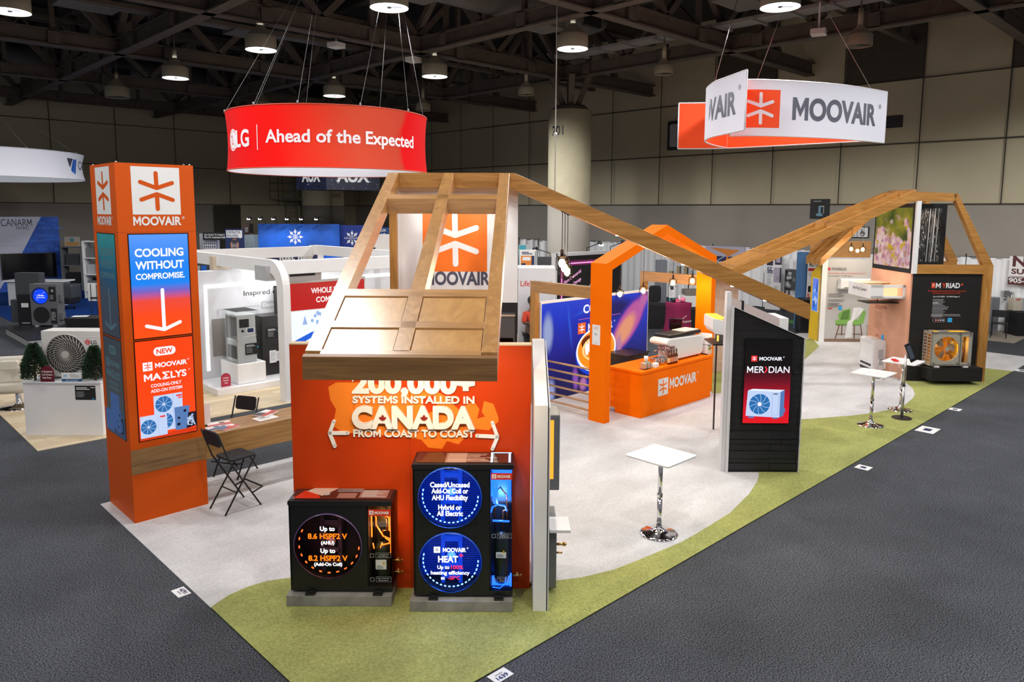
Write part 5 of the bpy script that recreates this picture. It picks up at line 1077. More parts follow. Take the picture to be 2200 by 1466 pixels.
# ------------------------------------------------------------------ third house: MORELIS wall
t = FT('mural_wall', 'grey wall printed with a green armchair and MORELIS heading', 'display wall', 9.2, 21.65)
m = MB(); m.box(-.02, 1.75, 0, .1, 0, 2.45); m.build('panel', mat('mural_grey', (.47, .46, .45), .6), t)
m = MB(); p = Pl(m, (0, -.002, 0)); WD = mat('mural_wood', (.16, .07, .035), .6)
p.rect(0, 1.75, 0, .1, 0); p.rect(1.0, 1.004, .1, 2.4, 7)
p.poly([(.36, .82), (.5, .95), (.72, 1.0), (.74, .66), (.42, .62)], 1); p.poly([(.42, .62), (.5, .9), (.7, .97), (.68, .62)], 2); p.poly([(.3, .66), (1.0, .68), (1.0, .52), (.3, .54)], 1); p.poly([(.95, .62), (1.1, .96), (1.18, .9), (1.12, .56), (1.0, .52)], 1); p.poly([(.3, .54), (1.0, .52), (1.02, .5), (.33, .5)], 2)
for a, b in (((.42, .52), (.32, .1)), ((.86, .52), (.88, .1)), ((1.04, .54), (1.12, .1)), ((.5, .52), (.5, .2))): p.stroke([a, b], .03, 3, False)
p.stroke([(.36, .24), (1.08, .24)], .02, 3, False)
p.poly([(.8, 1.02), (1.0, 1.04), (1.12, .98), (1.05, .88), (.88, .7), (.8, .6), (.82, .15), (.6, .12), (.66, .62), (.74, .66)], 4); 
for k in range(4): p.stroke([(.64+k*.05, .6), (.6+k*.06, .16)], .008, 7, False)
p.stroke([(.8, .98), (.75, .66)], .008, 7, False); p.stroke([(.95, .98), (.86, .7)], .008, 7, False)
for x, y in ((1.3, .78), (1.38, .84), (1.46, .8), (1.34, .72), (1.42, .72), (1.5, .74)): p.circ(x, y, .055, 5, 12)
p.rect(1.34, 1.46, .52, .68, 4); p.rect(1.22, 1.6, .48, .52, 6)
for x in (1.26, 1.4, 1.55): p.stroke([(x, .48), (x-.01, .1)], .02, 6, False)
p.text('MORELIS', .32, 2.12, .08, 8, w=.42); p.rect(-.0, .06, 2.12, 2.2, 9); p.text('Optimum efficiency, ultimate comfort, heating down to -30°C', .55, 2.02, .04, 9, w=1.1); p.text('Up to 23.5 SEER2 - 9.5 HSPF2 Region V', .38, 1.94, .035, 8, w=.7)
p.lines(.04, 1.42, .6, 3, .04, .01, 8, 3); p.lines(.04, 1.25, .75, 2, .04, .01, 8, 4); p.lines(.04, 1.15, .5, 4, .035, .01, 8, 7); p.lines(.04, .99, .22, 1, .03, .025, 9, 8); p.rect(.36, .46, .96, 1.07, 10)
m.build('mural', [mat('mural_floor', (.24, .15, .11), .6), GREENC, mat('mural_green_dark', (.09, .22, .04), .7), WD, mat('mural_throw', (.78, .78, .8), .8), mat('mural_flower', (.62, .6, .46), .8), mat('mural_table', (.4, .28, .2), .7), LGREY, INK, RED, SKY], t)
m = MB(); m.box(-.17, -.02, -.02, .1, 0, 2.47); m.build('white_end', WHITE, t)
m = MB(); m.prism([(-.17, .0, 0), (-.17, .75, 0), (-.17, .75, 1.98), (-.17, .3, 2.25), (-.17, 0, 2.44)], (.05, 0, 0)); m.build('yellow_side', YELL, t)
m = MB(); m.prism([(-.18, .16, .86), (-.18, .6, .86), (-.18, .6, 1.86), (-.18, .16, 1.86)], (.012, 0, 0)); p = Pl(m, (-.18, .58, .88), (0, -1, 0)); p.rect(0, .4, 0, .96, 1); p.circ(.15, .6, .06, 2); p.circ(.3, .7, .04, 3); p.poly([(.05, .3), (.2, .45), (.38, .35), (.3, .2)], 2); p.rect(.1, .2, .1, .3, 4); p.poly([(.25, .55), (.33, .6), (.33, .9), (.28, .85)], 4)
m.build('video_screen', [WHITE, ramp_mat('screen_sky_blue', [(0, '3a7ae0'), (.5, '5a8cf0'), (1, '6a80e8')], 2, .88, 1.84, .9, .3), glow('scr_pale', 'a8c4ff', .8), glow('scr_red', 'b05a6a', .7), glow('scr_navy', '2044a0', .8)], t)
t = FT('wall_air_conditioner', 'white split air conditioner mounted on the grey armchair mural wall', 'air conditioner', 9.5, 21.64, 1.59)
m = MB(); m.rbox(0, .95, -.22, 0, 0, .3, .04, 0, 4, 'x'); m.build('case', WHITE, t, .01); m = MB(); m.box(.1, .9, -.222, -.21, .03, .05); m.build('outlet_slot', BLACK, t)
# sloping roof of the third house
t = FT('timber_canopy', 'wide sloping timber canopy over the grey armchair mural', 'canopy', 9.0, 21.3)
zz = lambda x: 2.45+.9*x
WR3 = grain('timber_roof', WOODC, (1.5, 8, 8), .35, 1.6)
m = MB(); m.prism([(-.2, -.1, 2.3), (.45, -.1, 2.95), (.45, -.1, 3.05), (-.2, -.1, 2.46)], (0, .95, 0)); m.build('roof_panel', WR3, t)
for y in (-.12, .35, .82): m = MB(); m.prism([(-.22, y, 2.27), (1.3, y, 3.8), (1.3, y, 4.02), (-.22, y, 2.5)], (0, .12, 0)); m.build('rafter', WR3, t)
m = MB(); m.box(-.1, 1.7, .95, 1.0, 2.46, 2.95); m.build('back_board', WOODP, t)
m = MB(); m.box(-.1, 1.3, -1.34, -1.26, 3.88, 3.96); m.box(1.2, 1.28, -1.3, .9, 3.88, 3.96); m.build('hanging_rail', WOODX, t)
for x in (.35, 1.3): m = MB(); m.cyl((x, .93, 2.66), (x, .95, 2.66), .05, n=14); m.build('downlight', DOWN, t)
light('SPOT', 'mural_light', (.8, -.3, 3.3), 60*SPOT_W, (1, .9, .8), .05, (.9, .3, 1.4), 100, .8, t)
for w in (17.0, 17.9): light('SPOT', 'side_wall_light', (-.6, w-16.56, 2.9), 30*SPOT_W, (1, .86, .72), .05, (0, w-16.56, 1.4), 110, .9, [o for o in bpy.data.objects if o.name == 'picture_wall'][0])
# ------------------------------------------------------------------ hanging ring signs
def ring_sign(name, label, u, w, R, z0, z1, mats, waist, cables, draw=None):
    """stretch-fabric ring, slightly drawn in at half height"""
    t = FT(name, label, 'hanging sign', u, w, z0); H = z1-z0
    def rad(z): q = z/H*2-1; return R*(1-waist*(1-q*q))
    n = 96; m = MB()
    prof = [(rad(H*i/12), H*i/12) for i in range(13)]
    m.lathe(prof, n=n, m=0); m.lathe([(r-.02, z) for r, z in reversed(prof)], n=n, m=1)
    o = m.build('fabric_band', mats[:2], t)
    m = MB()
    for z in (0, H): m.tube([(R*math.cos(2*PI*i/n), R*math.sin(2*PI*i/n), z) for i in range(n+1)], .014, 6)
    m.build('rim_tube', mats[2], t)
    if draw:
        m = MB(); p = Pl(m, fn=lambda x, y, l: Vector((math.sin(x/R), -math.cos(x/R), 0))*(rad(min(max(y, 0), H))+.006+l)+UPV*y); draw(p, H); m.build('print', mats[3:], t, fix=False)
    for a, top in cables:
        a = math.radians(a); m = MB(); e = Vector((R*math.cos(a), R*math.sin(a), H)); m.cyl(e, Vector(top), .004, n=5); m.tube([e, e+Vector((0, 0, .06))], .02, 6); m.build('cable', mat('wire_grey', (.3, .3, .3), .5), t)
    return t
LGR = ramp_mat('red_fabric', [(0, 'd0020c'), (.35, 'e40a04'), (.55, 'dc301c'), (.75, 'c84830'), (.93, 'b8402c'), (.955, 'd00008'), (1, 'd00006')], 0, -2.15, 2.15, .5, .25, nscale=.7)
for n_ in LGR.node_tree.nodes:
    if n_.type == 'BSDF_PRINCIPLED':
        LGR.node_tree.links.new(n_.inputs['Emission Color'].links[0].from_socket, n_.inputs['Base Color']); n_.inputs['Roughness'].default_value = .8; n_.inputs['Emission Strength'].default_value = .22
def lg_draw(p, H):
    S = lambda deg: math.radians(deg)*2.14
    c = S(-50.7); p.circ(c, .58, .22, 0, 28); p.ring(c, .58, .175, .19, 1, 28); p.stroke([(c-.03, .68), (c-.03, .5), (c+.05, .5)], .025, 1, False); p.circ(c-.09, .65, .022, 1)
    p.text('LG', S(-39.9), .42, .34, 0, w=S(12.9), bold=.025); p.rect(S(-27.1), S(-26.6), .34, .83, 0)
    p.text('Ahead of the', S(4.3), .475, .25, 0, w=S(51.5), bold=.022); p.text('Expected', S(50.5), .475, .25, 0, w=S(35), bold=.022)
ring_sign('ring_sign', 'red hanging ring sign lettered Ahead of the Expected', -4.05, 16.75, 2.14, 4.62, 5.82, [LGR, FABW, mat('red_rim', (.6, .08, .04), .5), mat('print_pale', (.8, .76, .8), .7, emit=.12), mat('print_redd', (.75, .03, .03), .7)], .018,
          [(a, ((-.55 if math.cos(math.radians(a)) < .3 else 1.1)+.0, 2.2, 5.6)) for a in (200, 242, 268, 300, 332, 20, 70, 120, 160)], lg_draw)
def can_draw(p, H):
    s0 = 2.2
    x = math.radians(97)*4.35
    p.poly([(x-.5, .82), (x-.05, .82), (x-.26, .45)], 0); p.poly([(x-.42, .77), (x-.13, .77), (x-.27, .53)], 2); p.poly([(x-.36, .73), (x-.2, .73), (x-.28, .6)], 0); p.poly([(x+.0, .8), (x+.14, .8), (x-.05, .25), (x-.2, .35)], 1); p.poly([(x+.18, .8), (x+.3, .8), (x+.1, .2), (x-.02, .25)], 1)
    p.text('CANARM', x+.55, .42, .34, 0, w=2.4, al='L', bold=.005); p.text('HVAC', x+2.0, .2, .1, 0, al='L')
ring_sign('ring_sign', 'white hanging ring sign with dark CAN lettering at the left edge', -22.0, 30.0, 4.35, 4.98, 6.02, [mat('white_ring_fabric', (.72, .73, .82), .85, emit=.14), mat('white_ring_inner', (.8, .82, .9), .85, emit=.25), GREYW, SLATE, BLUE, mat('ring_white', (.72, .73, .82), .85, emit=.14)], .02,
          [(-55, (2.0, -1.5, 3.2)), (-25, (2.0, -1.5, 3.2)), (10, (2.0, -1.5, 3.2)), (-90, (2.0, -1.5, 3.2))], can_draw)
# spiral sign
t = FT('spiral_sign', 'white and orange spiral hanging sign lettered MOOVAIR', 'hanging sign', 6.5, 18, 5.5); Hs = 1.21
def smooth(pts, n=10):
    out = []
    for i in range(len(pts)-1):
        p0 = pts[max(i-1, 0)]; p1 = pts[i]; p2 = pts[i+1]; p3 = pts[min(i+2, len(pts)-1)]
        for k in range(n):
            s = k/n; out.append(tuple(.5*(2*p1[j]+(p2[j]-p0[j])*s+(2*p0[j]-5*p1[j]+4*p2[j]-p3[j])*s*s+(3*p1[j]-p0[j]-3*p2[j]+p3[j])*s**3) for j in (0, 1)))
    return out+[pts[-1]]
def band(pts, nm, mo, mi, th=.03):
    """curved band; mo faces the right of the walking direction"""
    v0 = []; 
    for i, p in enumerate(pts):
        a = pts[max(i-1, 0)]; b = pts[min(i+1, len(pts)-1)]; L = math.hypot(b[0]-a[0], b[1]-a[1]); v0.append((p, ((b[1]-a[1])/L, -(b[0]-a[0])/L)))
    m = MB()
    for (p, n), (q, k) in zip(v0, v0[1:]):
        for s_, mt in ((th/2, 0), (-th/2, 1)): m.face([(p[0]-6.5+n[0]*s_, p[1]-18+n[1]*s_, 0), (q[0]-6.5+k[0]*s_, q[1]-18+k[1]*s_, 0), (q[0]-6.5+k[0]*s_, q[1]-18+k[1]*s_, Hs), (p[0]-6.5+n[0]*s_, p[1]-18+n[1]*s_, Hs)], mt, True)
    m.build(nm, [mo, mi], t, fix=False)
    m = MB()
    for z in (0, Hs): m.tube([(p[0]-6.5, p[1]-18, z) for p in pts], .02, 6)
    for p in (pts[0], pts[-1]): m.cyl((p[0]-6.5, p[1]-18, 0), (p[0]-6.5, p[1]-18, Hs), .02, n=6)
    m.build('rim_tube', mat('rim_white', (.7, .7, .75), .5), t)
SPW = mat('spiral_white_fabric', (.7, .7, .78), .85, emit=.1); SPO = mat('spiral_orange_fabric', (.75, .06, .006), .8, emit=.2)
front = smooth([(4.9, 17.15), (5.4, 17.0), (6.27, 17.15), (7.3, 17.5), (8.15, 17.95), (9.1, 18.6)])
flap = smooth([(4.83, 15.83), (4.66, 16.7), (4.55, 17.4), (4.66, 18.4), (5.1, 19.4), (5.72, 20.3)])
back = smooth([(4.5, 20.65), (5.7, 20.4), (7.0, 19.4), (8.2, 18.35), (8.5, 18.2)])
band(front, 'front_band', SPW, SPO); band(list(reversed(flap)), 'flap_band', SPW, SPO); band(back, 'back_band', SPO, SPW)
def along(pts):
    L = [0]
    for a, b in zip(pts, pts[1:]): L.append(L[-1]+math.hypot(b[0]-a[0], b[1]-a[1]))
    def f(x, y, l):
        i = 0
        while i < len(L)-2 and L[i+1] < x: i += 1
        s = (x-L[i])/(L[i+1]-L[i]); a, b = pts[i], pts[i+1]; n = ((b[1]-a[1]), -(b[0]-a[0])); k = math.hypot(*n); o = .02+l
        return Vector((a[0]+(b[0]-a[0])*s+n[0]/k*o-6.5, a[1]+(b[1]-a[1])*s+n[1]/k*o-18, y))
    return f, L[-1]
f, L = along(front); m = MB(); p = Pl(m, fn=f); 
p.rect(.15, 1.1, .17, 1.0, 1, 8); p.star(.22, .17, .84, 0); p.text('MOOVAIR', 2.78, .36, .5, 2, w=2.72, bold=.035); p.text('®', 4.3, .78, .1, 2); m.build('print', [SPW, SPO, SLATE], t, fix=False)
f, L = along(list(reversed(smooth([(4.83, 15.83), (4.66, 16.7), (4.55, 17.4), (4.66, 18.4), (4.8, 18.8)])))); m = MB(); p = Pl(m, fn=lambda x, y, l: f(x, y, l))
p.fn = (lambda g: (lambda x, y, l: g(x, y, l)))(f)
p.text('OVAIR', L-1.28, .36, .5, 2, w=1.8, bold=.035); p.text('®', L-.25, .85, .1, 2); m.build('flap_print', [SPW, SPO, SLATE], t, fix=False)
for p0, p1 in (((4.6, 17.5), (-.9, .6, 4.3)), ((8.55, 18.25), (.25, 0, 3.8)), ((6.2, 20.0), (.2, .5, 3.9))): m = MB(); m.cyl((p0[0]-6.5, p0[1]-18, Hs), p1, .007, n=5); m.build('cable', STEEL, t)
light('POINT', 'sign_fill', (.2, .5, .5), 10, (1, .95, .9), .3, parent=t)  # added fill light inside the spiral, not a fitted lamp
# starry box sign
t = FT('box_sign', 'dark starry box sign lettered AUX behind the red ring', 'hanging sign', -8.9, 36, 4.75)
STARS = mat('night_sky_print', (.006, .01, .035), .5, var=.6, vs=2)
m = MB(); m.prism([(-1.6, .6, 0), (.0, .0, 0), (2.4, .9, 0), (.6, 2.2, 0)], (0, 0, 1.5)); m.build('box', [STARS], t)
m = MB(); rr_ = random.Random(9)
for o_, xd, Lx in (((-1.6, .6, 0), Vector((1.6, -.6, 0)).normalized(), 1.7), ((0, 0, 0), Vector((2.4, .9, 0)).normalized(), 2.56)):
    p = Pl(m, o_, xd, eps=.001); p.text('AUX', Lx*.5, .38, .6, 0, w=Lx*.62, bold=.04)
    for k in range(60): r_ = rr_.choice((.008, .012, .02)); p.circ(rr_.uniform(.05, Lx-.05), rr_.uniform(.03, 1.4), r_, rr_.choice((1, 1, 2)), 6)
m.build('print', [PAPER, mat('star_white', (.6, .65, .8), .6, emit=.3), mat('star_blue', (.1, .2, .6), .6, emit=.3)], t)
for x, y in ((-1.5, .6), (2.3, .9), (.6, 2.1)): m = MB(); m.cyl((x, y, 1.5), (x*.5, y, 7.13), .008, n=5); m.build('cable', STEEL, t)
# long single rope with a hook from the roof
m = MB(); a = UW(1.18, 21, 0); m.cyl((0, 0, -5.3), (0, 0, 2.7), .018, n=6); m.ball((0, 0, -3.3), .06); solo(m, 'rigging_rope', 'pale rope with a small hook hanging before the numbered column', 'rope', mat('rope_pale', (.5, .48, .45), .8), (a.x, a.y, 9.2))
# framed box and dark vent on the right wall, exit and toilet signs
def wall_item(name, label, cat, y, z, w, h, d, draw, mats):
    t = thing(name, label, cat, (29-.02, y, z)); m = MB(); m.box(-d, 0, -w/2, w/2, 0, h, 0); p = Pl(m, (-d, w/2, 0), (0, -1, 0), eps=.002); draw(p, w, h); m.build('plate', mats, t); return t
c = px(1476, 318, 29); c2 = px(1436, 271, 29)
wall_item('wall_cabinet', 'black framed wall box behind the left end of the spiral sign', 'cabinet', c.y-.1, px(1476, 321, 29).z, 2.0, 1.25, .2, lambda p, w, h: p.rrect(.12, w-.12, .12, h-.12, .1, 1), [BLACK, LGREY])
c = px(1890, 262, 29); wall_item('wall_vent', 'black vent slot on the beige wall right of the spiral sign', 'vent', c.y, c.z-.25, 1.6, .42, .05, lambda p, w, h: [p.rect(.05, w-.05, .05+k*.06, .07+k*.06, 1) for k in range(6)], [BLACK, DGREY])
c = px(1762, 470, 29); wall_item('wash_sign', 'small black sign with a washing hand figure on the taupe wall', 'sign', px(1762, 457, 29).y, px(1762, 470, 29).z, .75, .76, .04, lambda p, w, h: (p.lines(.12, .66, .5, 1, .05, .03, 1), p.rect(.33, .42, .15, .5, 2), p.rect(.42, .55, .45, .5, 1), p.rect(.52, .55, .2, .5, 1), p.rect(.25, .5, .1, .2, 2)), [BLACK, LGREY, mat('figure_teal', (.2, .4, .5), .6)])
c = px(1843, 511, 29); wall_item('toilet_sign', 'white toilet and wheelchair sign on the taupe wall', 'sign', c.y, c.z, .82, .42, .05, lambda p, w, h: (p.rect(.03, .4, .03, .39, 1), p.rect(.42, .79, .03, .39, 1), p.rect(.1, .16, .08, .28, 0), p.circ(.13, .33, .035, 0), p.rect(.25, .31, .08, .28, 0), p.circ(.28, .33, .035, 0), p.ring(.6, .16, .06, .085, 0), p.stroke([(.57, .32), (.58, .18), (.68, .18)], .03, 0)), [BLACK, PAPER])
t = thing('exit_sign', 'small lit EXIT sign on the back corner column', 'exit sign', (26.2, 43.66, 4.6), 0)
m = MB(); m.box(-.3, .3, -.05, .03, 0, .28); p = Pl(m, (-.3, -.051, 0)); p.text('EXIT', .34, .06, .16, 1, w=.42, bold=.02); m.build('plate', [mat('exit_panel', (.6, .58, .5), .5), RED], t)
# steel ladder and landing at the back corner
t = FT('wall_ladder', 'grey steel ladder and railed landing in the far back corner', 'ladder', -15.2, 48.5)
LD = mat('ladder_grey', (.2, .19, .16), .5)
m = MB(); m.box(-.6, 1.9, .3, 1.3, 4.4, 4.5); m.build('landing', LD, t)
m = MB()
for x in (-.55, .3, 1.1, 1.85): m.cyl((x, .3, 4.5), (x, .3, 6.0), .03, n=6)
for z in (5.0, 5.5, 6.0): m.cyl((-.55, .3, z), (1.85, .3, z), .025, n=6)
m.build('railing', LD, t)
m = MB()
for x in (.5, 1.25): m.cyl((x, .2, 0), (x, .2, 4.5), .035, n=6)
for k in range(15): m.cyl((.5, .2, .3+k*.3), (1.25, .2, .3+k*.3), .02, n=6)
m.build('ladder_rungs', LD, t)
# ------------------------------------------------------------------ white appliance booth at the left
t = FT('display_plinth', 'white display plinth with black info plate, left of the orange tower', 'plinth', -7.5, 12.15, .01)
m = MB(); m.box(-.65, .65, 0, .55, 0, .9); m.build('cabinet', WHITE, t, .004)
m = MB(); m.box(.22, .56, -.004, 0, .62, .86, 0); p = Pl(m, (.22, -.004, .62)); p.lines(.02, .2, .28, 2, .025, .012, 1, 3); p.lines(.02, .13, .2, 5, .02, .006, 2, 4); p.rect(.26, .33, .205, .215, 1); p.rect(.28, .32, .01, .025, 3); m.build('info_plate', [BLACKM, PAPER, LGREY, SKY], t)
m = MB(); rr_ = random.Random(2)
m.rbox(-.66, .66, -.02, .54, .9, .93, .015, 0, 3, 'y'); m.build('snow_cloth', mat('snow_cloth', (.8, .82, .85), .9, bump=.6, bs=30), t)
t = FT('outdoor_unit', 'large beige outdoor unit with curved fan grille on the white plinth', 'heat pump', -7.38, 12.36, .94)
m = MB(); m.rbox(-.54, .46, 0, .34, .03, .82, .015, 0, 3, 'y'); m.build('case', OFFW, t, .008)
m = MB(); m.lathe([(.33, -.012), (.345, 0), (.34, .012)], (0, 0, 0), 48); m.lathe([(.001, .002), (.33, .002)], (0, 0, 0), 48, 1); o = m.build('fan_opening', [OFFW, mat('fan_shadow', (.05, .045, .04), .8)], t); o.location = (-.13, -.004, .42); o.rotation_euler = (PI/2, 0, 0)
m = MB()
for k in range(30):
    a = 2*PI*k/30; m.tube([(-.13+r_*math.cos(a+s_), -.03, .42+r_*math.sin(a+s_)) for r_, s_ in ((.06, 0), (.14, .12), (.22, .32), (.33, .7))], .0045, 5)
for r_ in (.2, .27): m.tube([(-.13+r_*math.cos(2*PI*i/40), -.026, .42+r_*math.sin(2*PI*i/40)) for i in range(41)], .003, 5)
m.cyl((-.13, -.04, .42), (-.13, -.01, .42), .062, n=20); m.build('fan_grille', mat('grille_beige', (.5, .48, .44), .5), t)
m = MB(); p = Pl(m, (0, -.004, 0)); p.circ(.24, .63, .045, 1, 24); p.ring(.24, .63, .03, .034, 2, 20); p.stroke([(.237, .65), (.237, .615), (.25, .615)], .007, 2, False); p.text('LG', .345, .6, .06, 0, bold=.01); p.rect(.18, .4, .71, .72, 2); p.lines(.2, .2, .14, 1, .02, .015, 0); m.build('badge', [INK, RED, PAPER], t)
m = MB(); m.box(.46, .5, .1, .24, .45, .62); m.build('side_handle', OFFW, t, .01)
for x in (-.4, .35): m = MB(); m.box(x-.06, x+.06, -.01, .33, 0, .03); m.build('foot', MGREY, t)
def shrub(u, w, z, h, r, label, seed):
    t = FT('potted_conifer', label, 'shrub', u, w, z, 0, 'small green conifers'); rr = random.Random(seed); m = MB()
    for k in range(3400):
        q = rr.random()**.8; zz_ = .05+q*(h-.05); R_ = r*min(1, 1.5*(1-q))**.8*(.35+.65*rr.random()**.5)+.012; a = rr.uniform(0, 2*PI)
        c = Vector((R_*math.cos(a), R_*math.sin(a), zz_)); d = Vector((math.cos(a), math.sin(a), rr.uniform(.1, 1.1))).normalized()*rr.uniform(.035, .07); s_ = d.orthogonal().normalized()*.009
        m.face([c-s_, c+s_, c+d*.6+s_*.8, c+d, c+d*.6-s_*.8], rr.choice((0, 0, 1)))
    m.build('foliage', [mat('needles_dark', (.014, .045, .02), .7), mat('needles_light', (.045, .09, .045), .7)], t, fix=False)
    m = MB(); m.cyl((0, 0, 0), (0, 0, h*.85), .02, .006, 8); m.build('stem', mat('bark_brown', (.08, .05, .03), .8), t)
shrub(-7.98, 12.23, .93, .62, .17, 'small dark conifer at the left end of the white plinth', 1)
shrub(-6.98, 12.25, .93, .58, .16, 'small dark conifer between the beige unit and the orange tower', 2)
def arch_plaque(u, w, z, W, H, lines, label, mats, rz=0):
    t = FT('name_plaque', label, 'plaque', u, w, z, rz, 'dark red arched name plaques'); m = MB()
    pts = [(-W/2, 0), (W/2, 0), (W/2, H-W/2)]+[(W/2*math.cos(PI*i/10), H-W/2+W/2*math.sin(PI*i/10)) for i in range(1, 10)]+[(-W/2, H-W/2)]
    m.prism([(x, 0, z_) for x, z_ in pts], (0, .02, 0)); p = Pl(m, (0, 0, 0))
    for i, s_ in enumerate(lines): p.text(s_, 0, H*.6-i*H*.19, H*.11, 1, w=min(W*.85, W*.075*len(s_)), bold=.02)
    m.build('plate', mats, t)
arch_plaque(-7.72, 12.13, .935, .22, .27, ('LG Residential', 'Cold Climate', 'Heat Pump'), 'dark red arched plaque in front of the beige outdoor unit', [DRED, PAPER])
t = FT('award_plaque', 'white and blue award plaque on the plinth before the beige unit', 'plaque', -7.32, 12.15, .935)
m = MB(); m.box(-.17, .17, 0, .02, 0, .15, 0); p = Pl(m, (-.17, 0, 0)); p.rect(0, .34, 0, .05, 1); p.text('WINNER', .17, .015, .02, 0, w=.2, space=1.4); p.text('10', .06, .08, .045, 2, bold=.02); p.text('AWARD', .22, .075, .035, 3, w=.15); p.lines(.13, .12, .18, 1, .02, .008, 3); m.build('plate', [PAPER, mat('award_blue', (.02, .1, .25), .5), SKY, LGREY], t)
# reclining salon chair
t = FT('swivel_armchair', 'cream swivel salon chair at the left edge, seen from behind', 'armchair', -9.4, 13.75, .01, .3)
CRM = mat('cream_leather', (.62, .57, .48), .45, var=.03)
m = MB(); m.rbox(-.34, .3, -.1, .14, .5, 1.02, .14, 0, 6, 'y'); o = m.build('backrest', CRM, t, .05); o.rotation_euler = (-.18, 0, 0)
m = MB(); m.rbox(-.3, .28, -.02, .6, .3, .55, .1, 0, 5, 'x'); m.build('seat', CRM, t, .05)
m = MB(); m.rbox(-.15, .17, -.2, -.1, .8, .98, .05, 0, 4, 'y'); m.build('headrest', CRM, t, .02)
m = MB(); m.lathe([(.001, .0), (.36, .0), (.36, .015), (.1, .03), (.05, .08), (.05, .32)], (0, .25, 0), 32); m.build('base', CHROME, t)
for x in (-.4, .32): m = MB(); m.rbox(x, x+.09, 0, .5, .38, .68, .04, 0, 4, 'x'); m.build('armrest', CRM, t, .03)
# portal frames
LX = 6.78
def portal(X, label):
    t = thing('portal_frame', label, 'frame', (X, 13.4, .01)); m = MB(); n = 10; R_ = .55; Ht = 2.8; Lp = 6.2; th = .26
    o_ = [(0, 0)]+[(R_-R_*math.cos(PI/2*i/n), Ht-R_+R_*math.sin(PI/2*i/n)) for i in range(n+1)]+[(Lp-R_+R_*math.sin(PI/2*i/n), Ht-R_+R_*math.cos(PI/2*i/n)) for i in range(n+1)]+[(Lp, 0)]
    r2 = R_-th; i_ = [(th, 0)]+[(R_-r2*math.cos(PI/2*i/n), Ht-R_+r2*math.sin(PI/2*i/n)) for i in range(n+1)]+[(Lp-R_+r2*math.sin(PI/2*i/n), Ht-R_+r2*math.cos(PI/2*i/n)) for i in range(n+1)]+[(Lp-th, 0)]
    for a, b, c, d in zip(o_, o_[1:], i_[1:], i_): m.prism([(0, q[0], q[1]) for q in (a, b, c, d)], (.15, 0, 0))
    m.build('frame', WHITE, t); return t
portal(6.82, 'white rounded portal frame nearest the orange tower'); portal(10.6, 'white rounded portal frame behind the nearer white one')
t = thing('cross_beam', 'white beam joining the two rounded white portals', 'beam', (6.98, 13.9, 2.5)); m = MB(); m.box(0, 3.62, 0, .15, 0, .28); m.build('beam', WHITE, t, .01)
t = thing('cross_beam', 'rear white beam joining the two rounded white portals', 'beam', (6.98, 19.0, 2.5)); m = MB(); m.box(0, 3.62, 0, .15, 0, .28); m.build('beam', WHITE, t, .01)
# back wall and platform
t = thing('appliance_wall', 'light grey appliance display wall framed by a white light strip', 'display wall', (6.1, 16.0, .01))
m = MB(); m.box(0, 6.3, 0, .35, 0, 2.46); m.build('panel', GREYW, t)
m = MB(); m.box(.22, 6.2, -.02, 0, 2.1, 2.17); m.box(.22, .28, -.02, 0, .3, 2.17); m.build('light_strip', LED_W, t)
m = MB(); p = Pl(m, (0, -.003, 0)); p.text('Inspired quality', 1.7, 1.88, .11, 0, w=1.2, al='C'); p.text('y for every generation', 3.35, 1.9, .12, 0, w=1.75); p.rrect(1.5, 1.95, 1.55, 1.72, .04, 1); p.text('Ducted', 1.72, 1.6, .07, 2, w=.36); p.rrect(4.75, 5.15, 1.55, 1.72, .04, 1); p.text('Ductless', 4.95, 1.6, .07, 2, w=.34); p.stroke([(.5, 1.5), (.5, 1.62), (1.45, 1.64)], .012, 1, False); p.stroke([(4.0, 1.5), (4.0, 1.64), (4.7, 1.64)], .012, 1, False); p.rect(.36, 1.2, .6, 1.42, 3)
m.build('wall_print', [INK, LGREY, PAPER, mat('print_taupe_grey', (.25, .23, .22), .6)], t)
t = thing('wall_support', 'pale wood upright behind the top of the grey appliance wall', 'post', (6.75, 16.5, .01)); m = MB(); m.box(0, .4, 0, .2, 0, 2.75); m.build('post', mat('pale_ply', (.6, .5, .38), .6), t)
t = thing('platform', 'low white appliance platform in front of the light grey wall', 'platform', (6.05, 14.83, .01)); m = MB(); m.box(0, 4.8, 0, 1.16, 0, .13); m.build('deck', mat('gloss_white_deck', (.82, .82, .84), .2), t, .006)
m = MB(); m.box(0, .62, 0, .85, 0, .42); solo(m, 'display_block', 'white block under the clear furnace case', 'plinth', WHITE, (6.55, 14.98, .145), 0, None, .006)
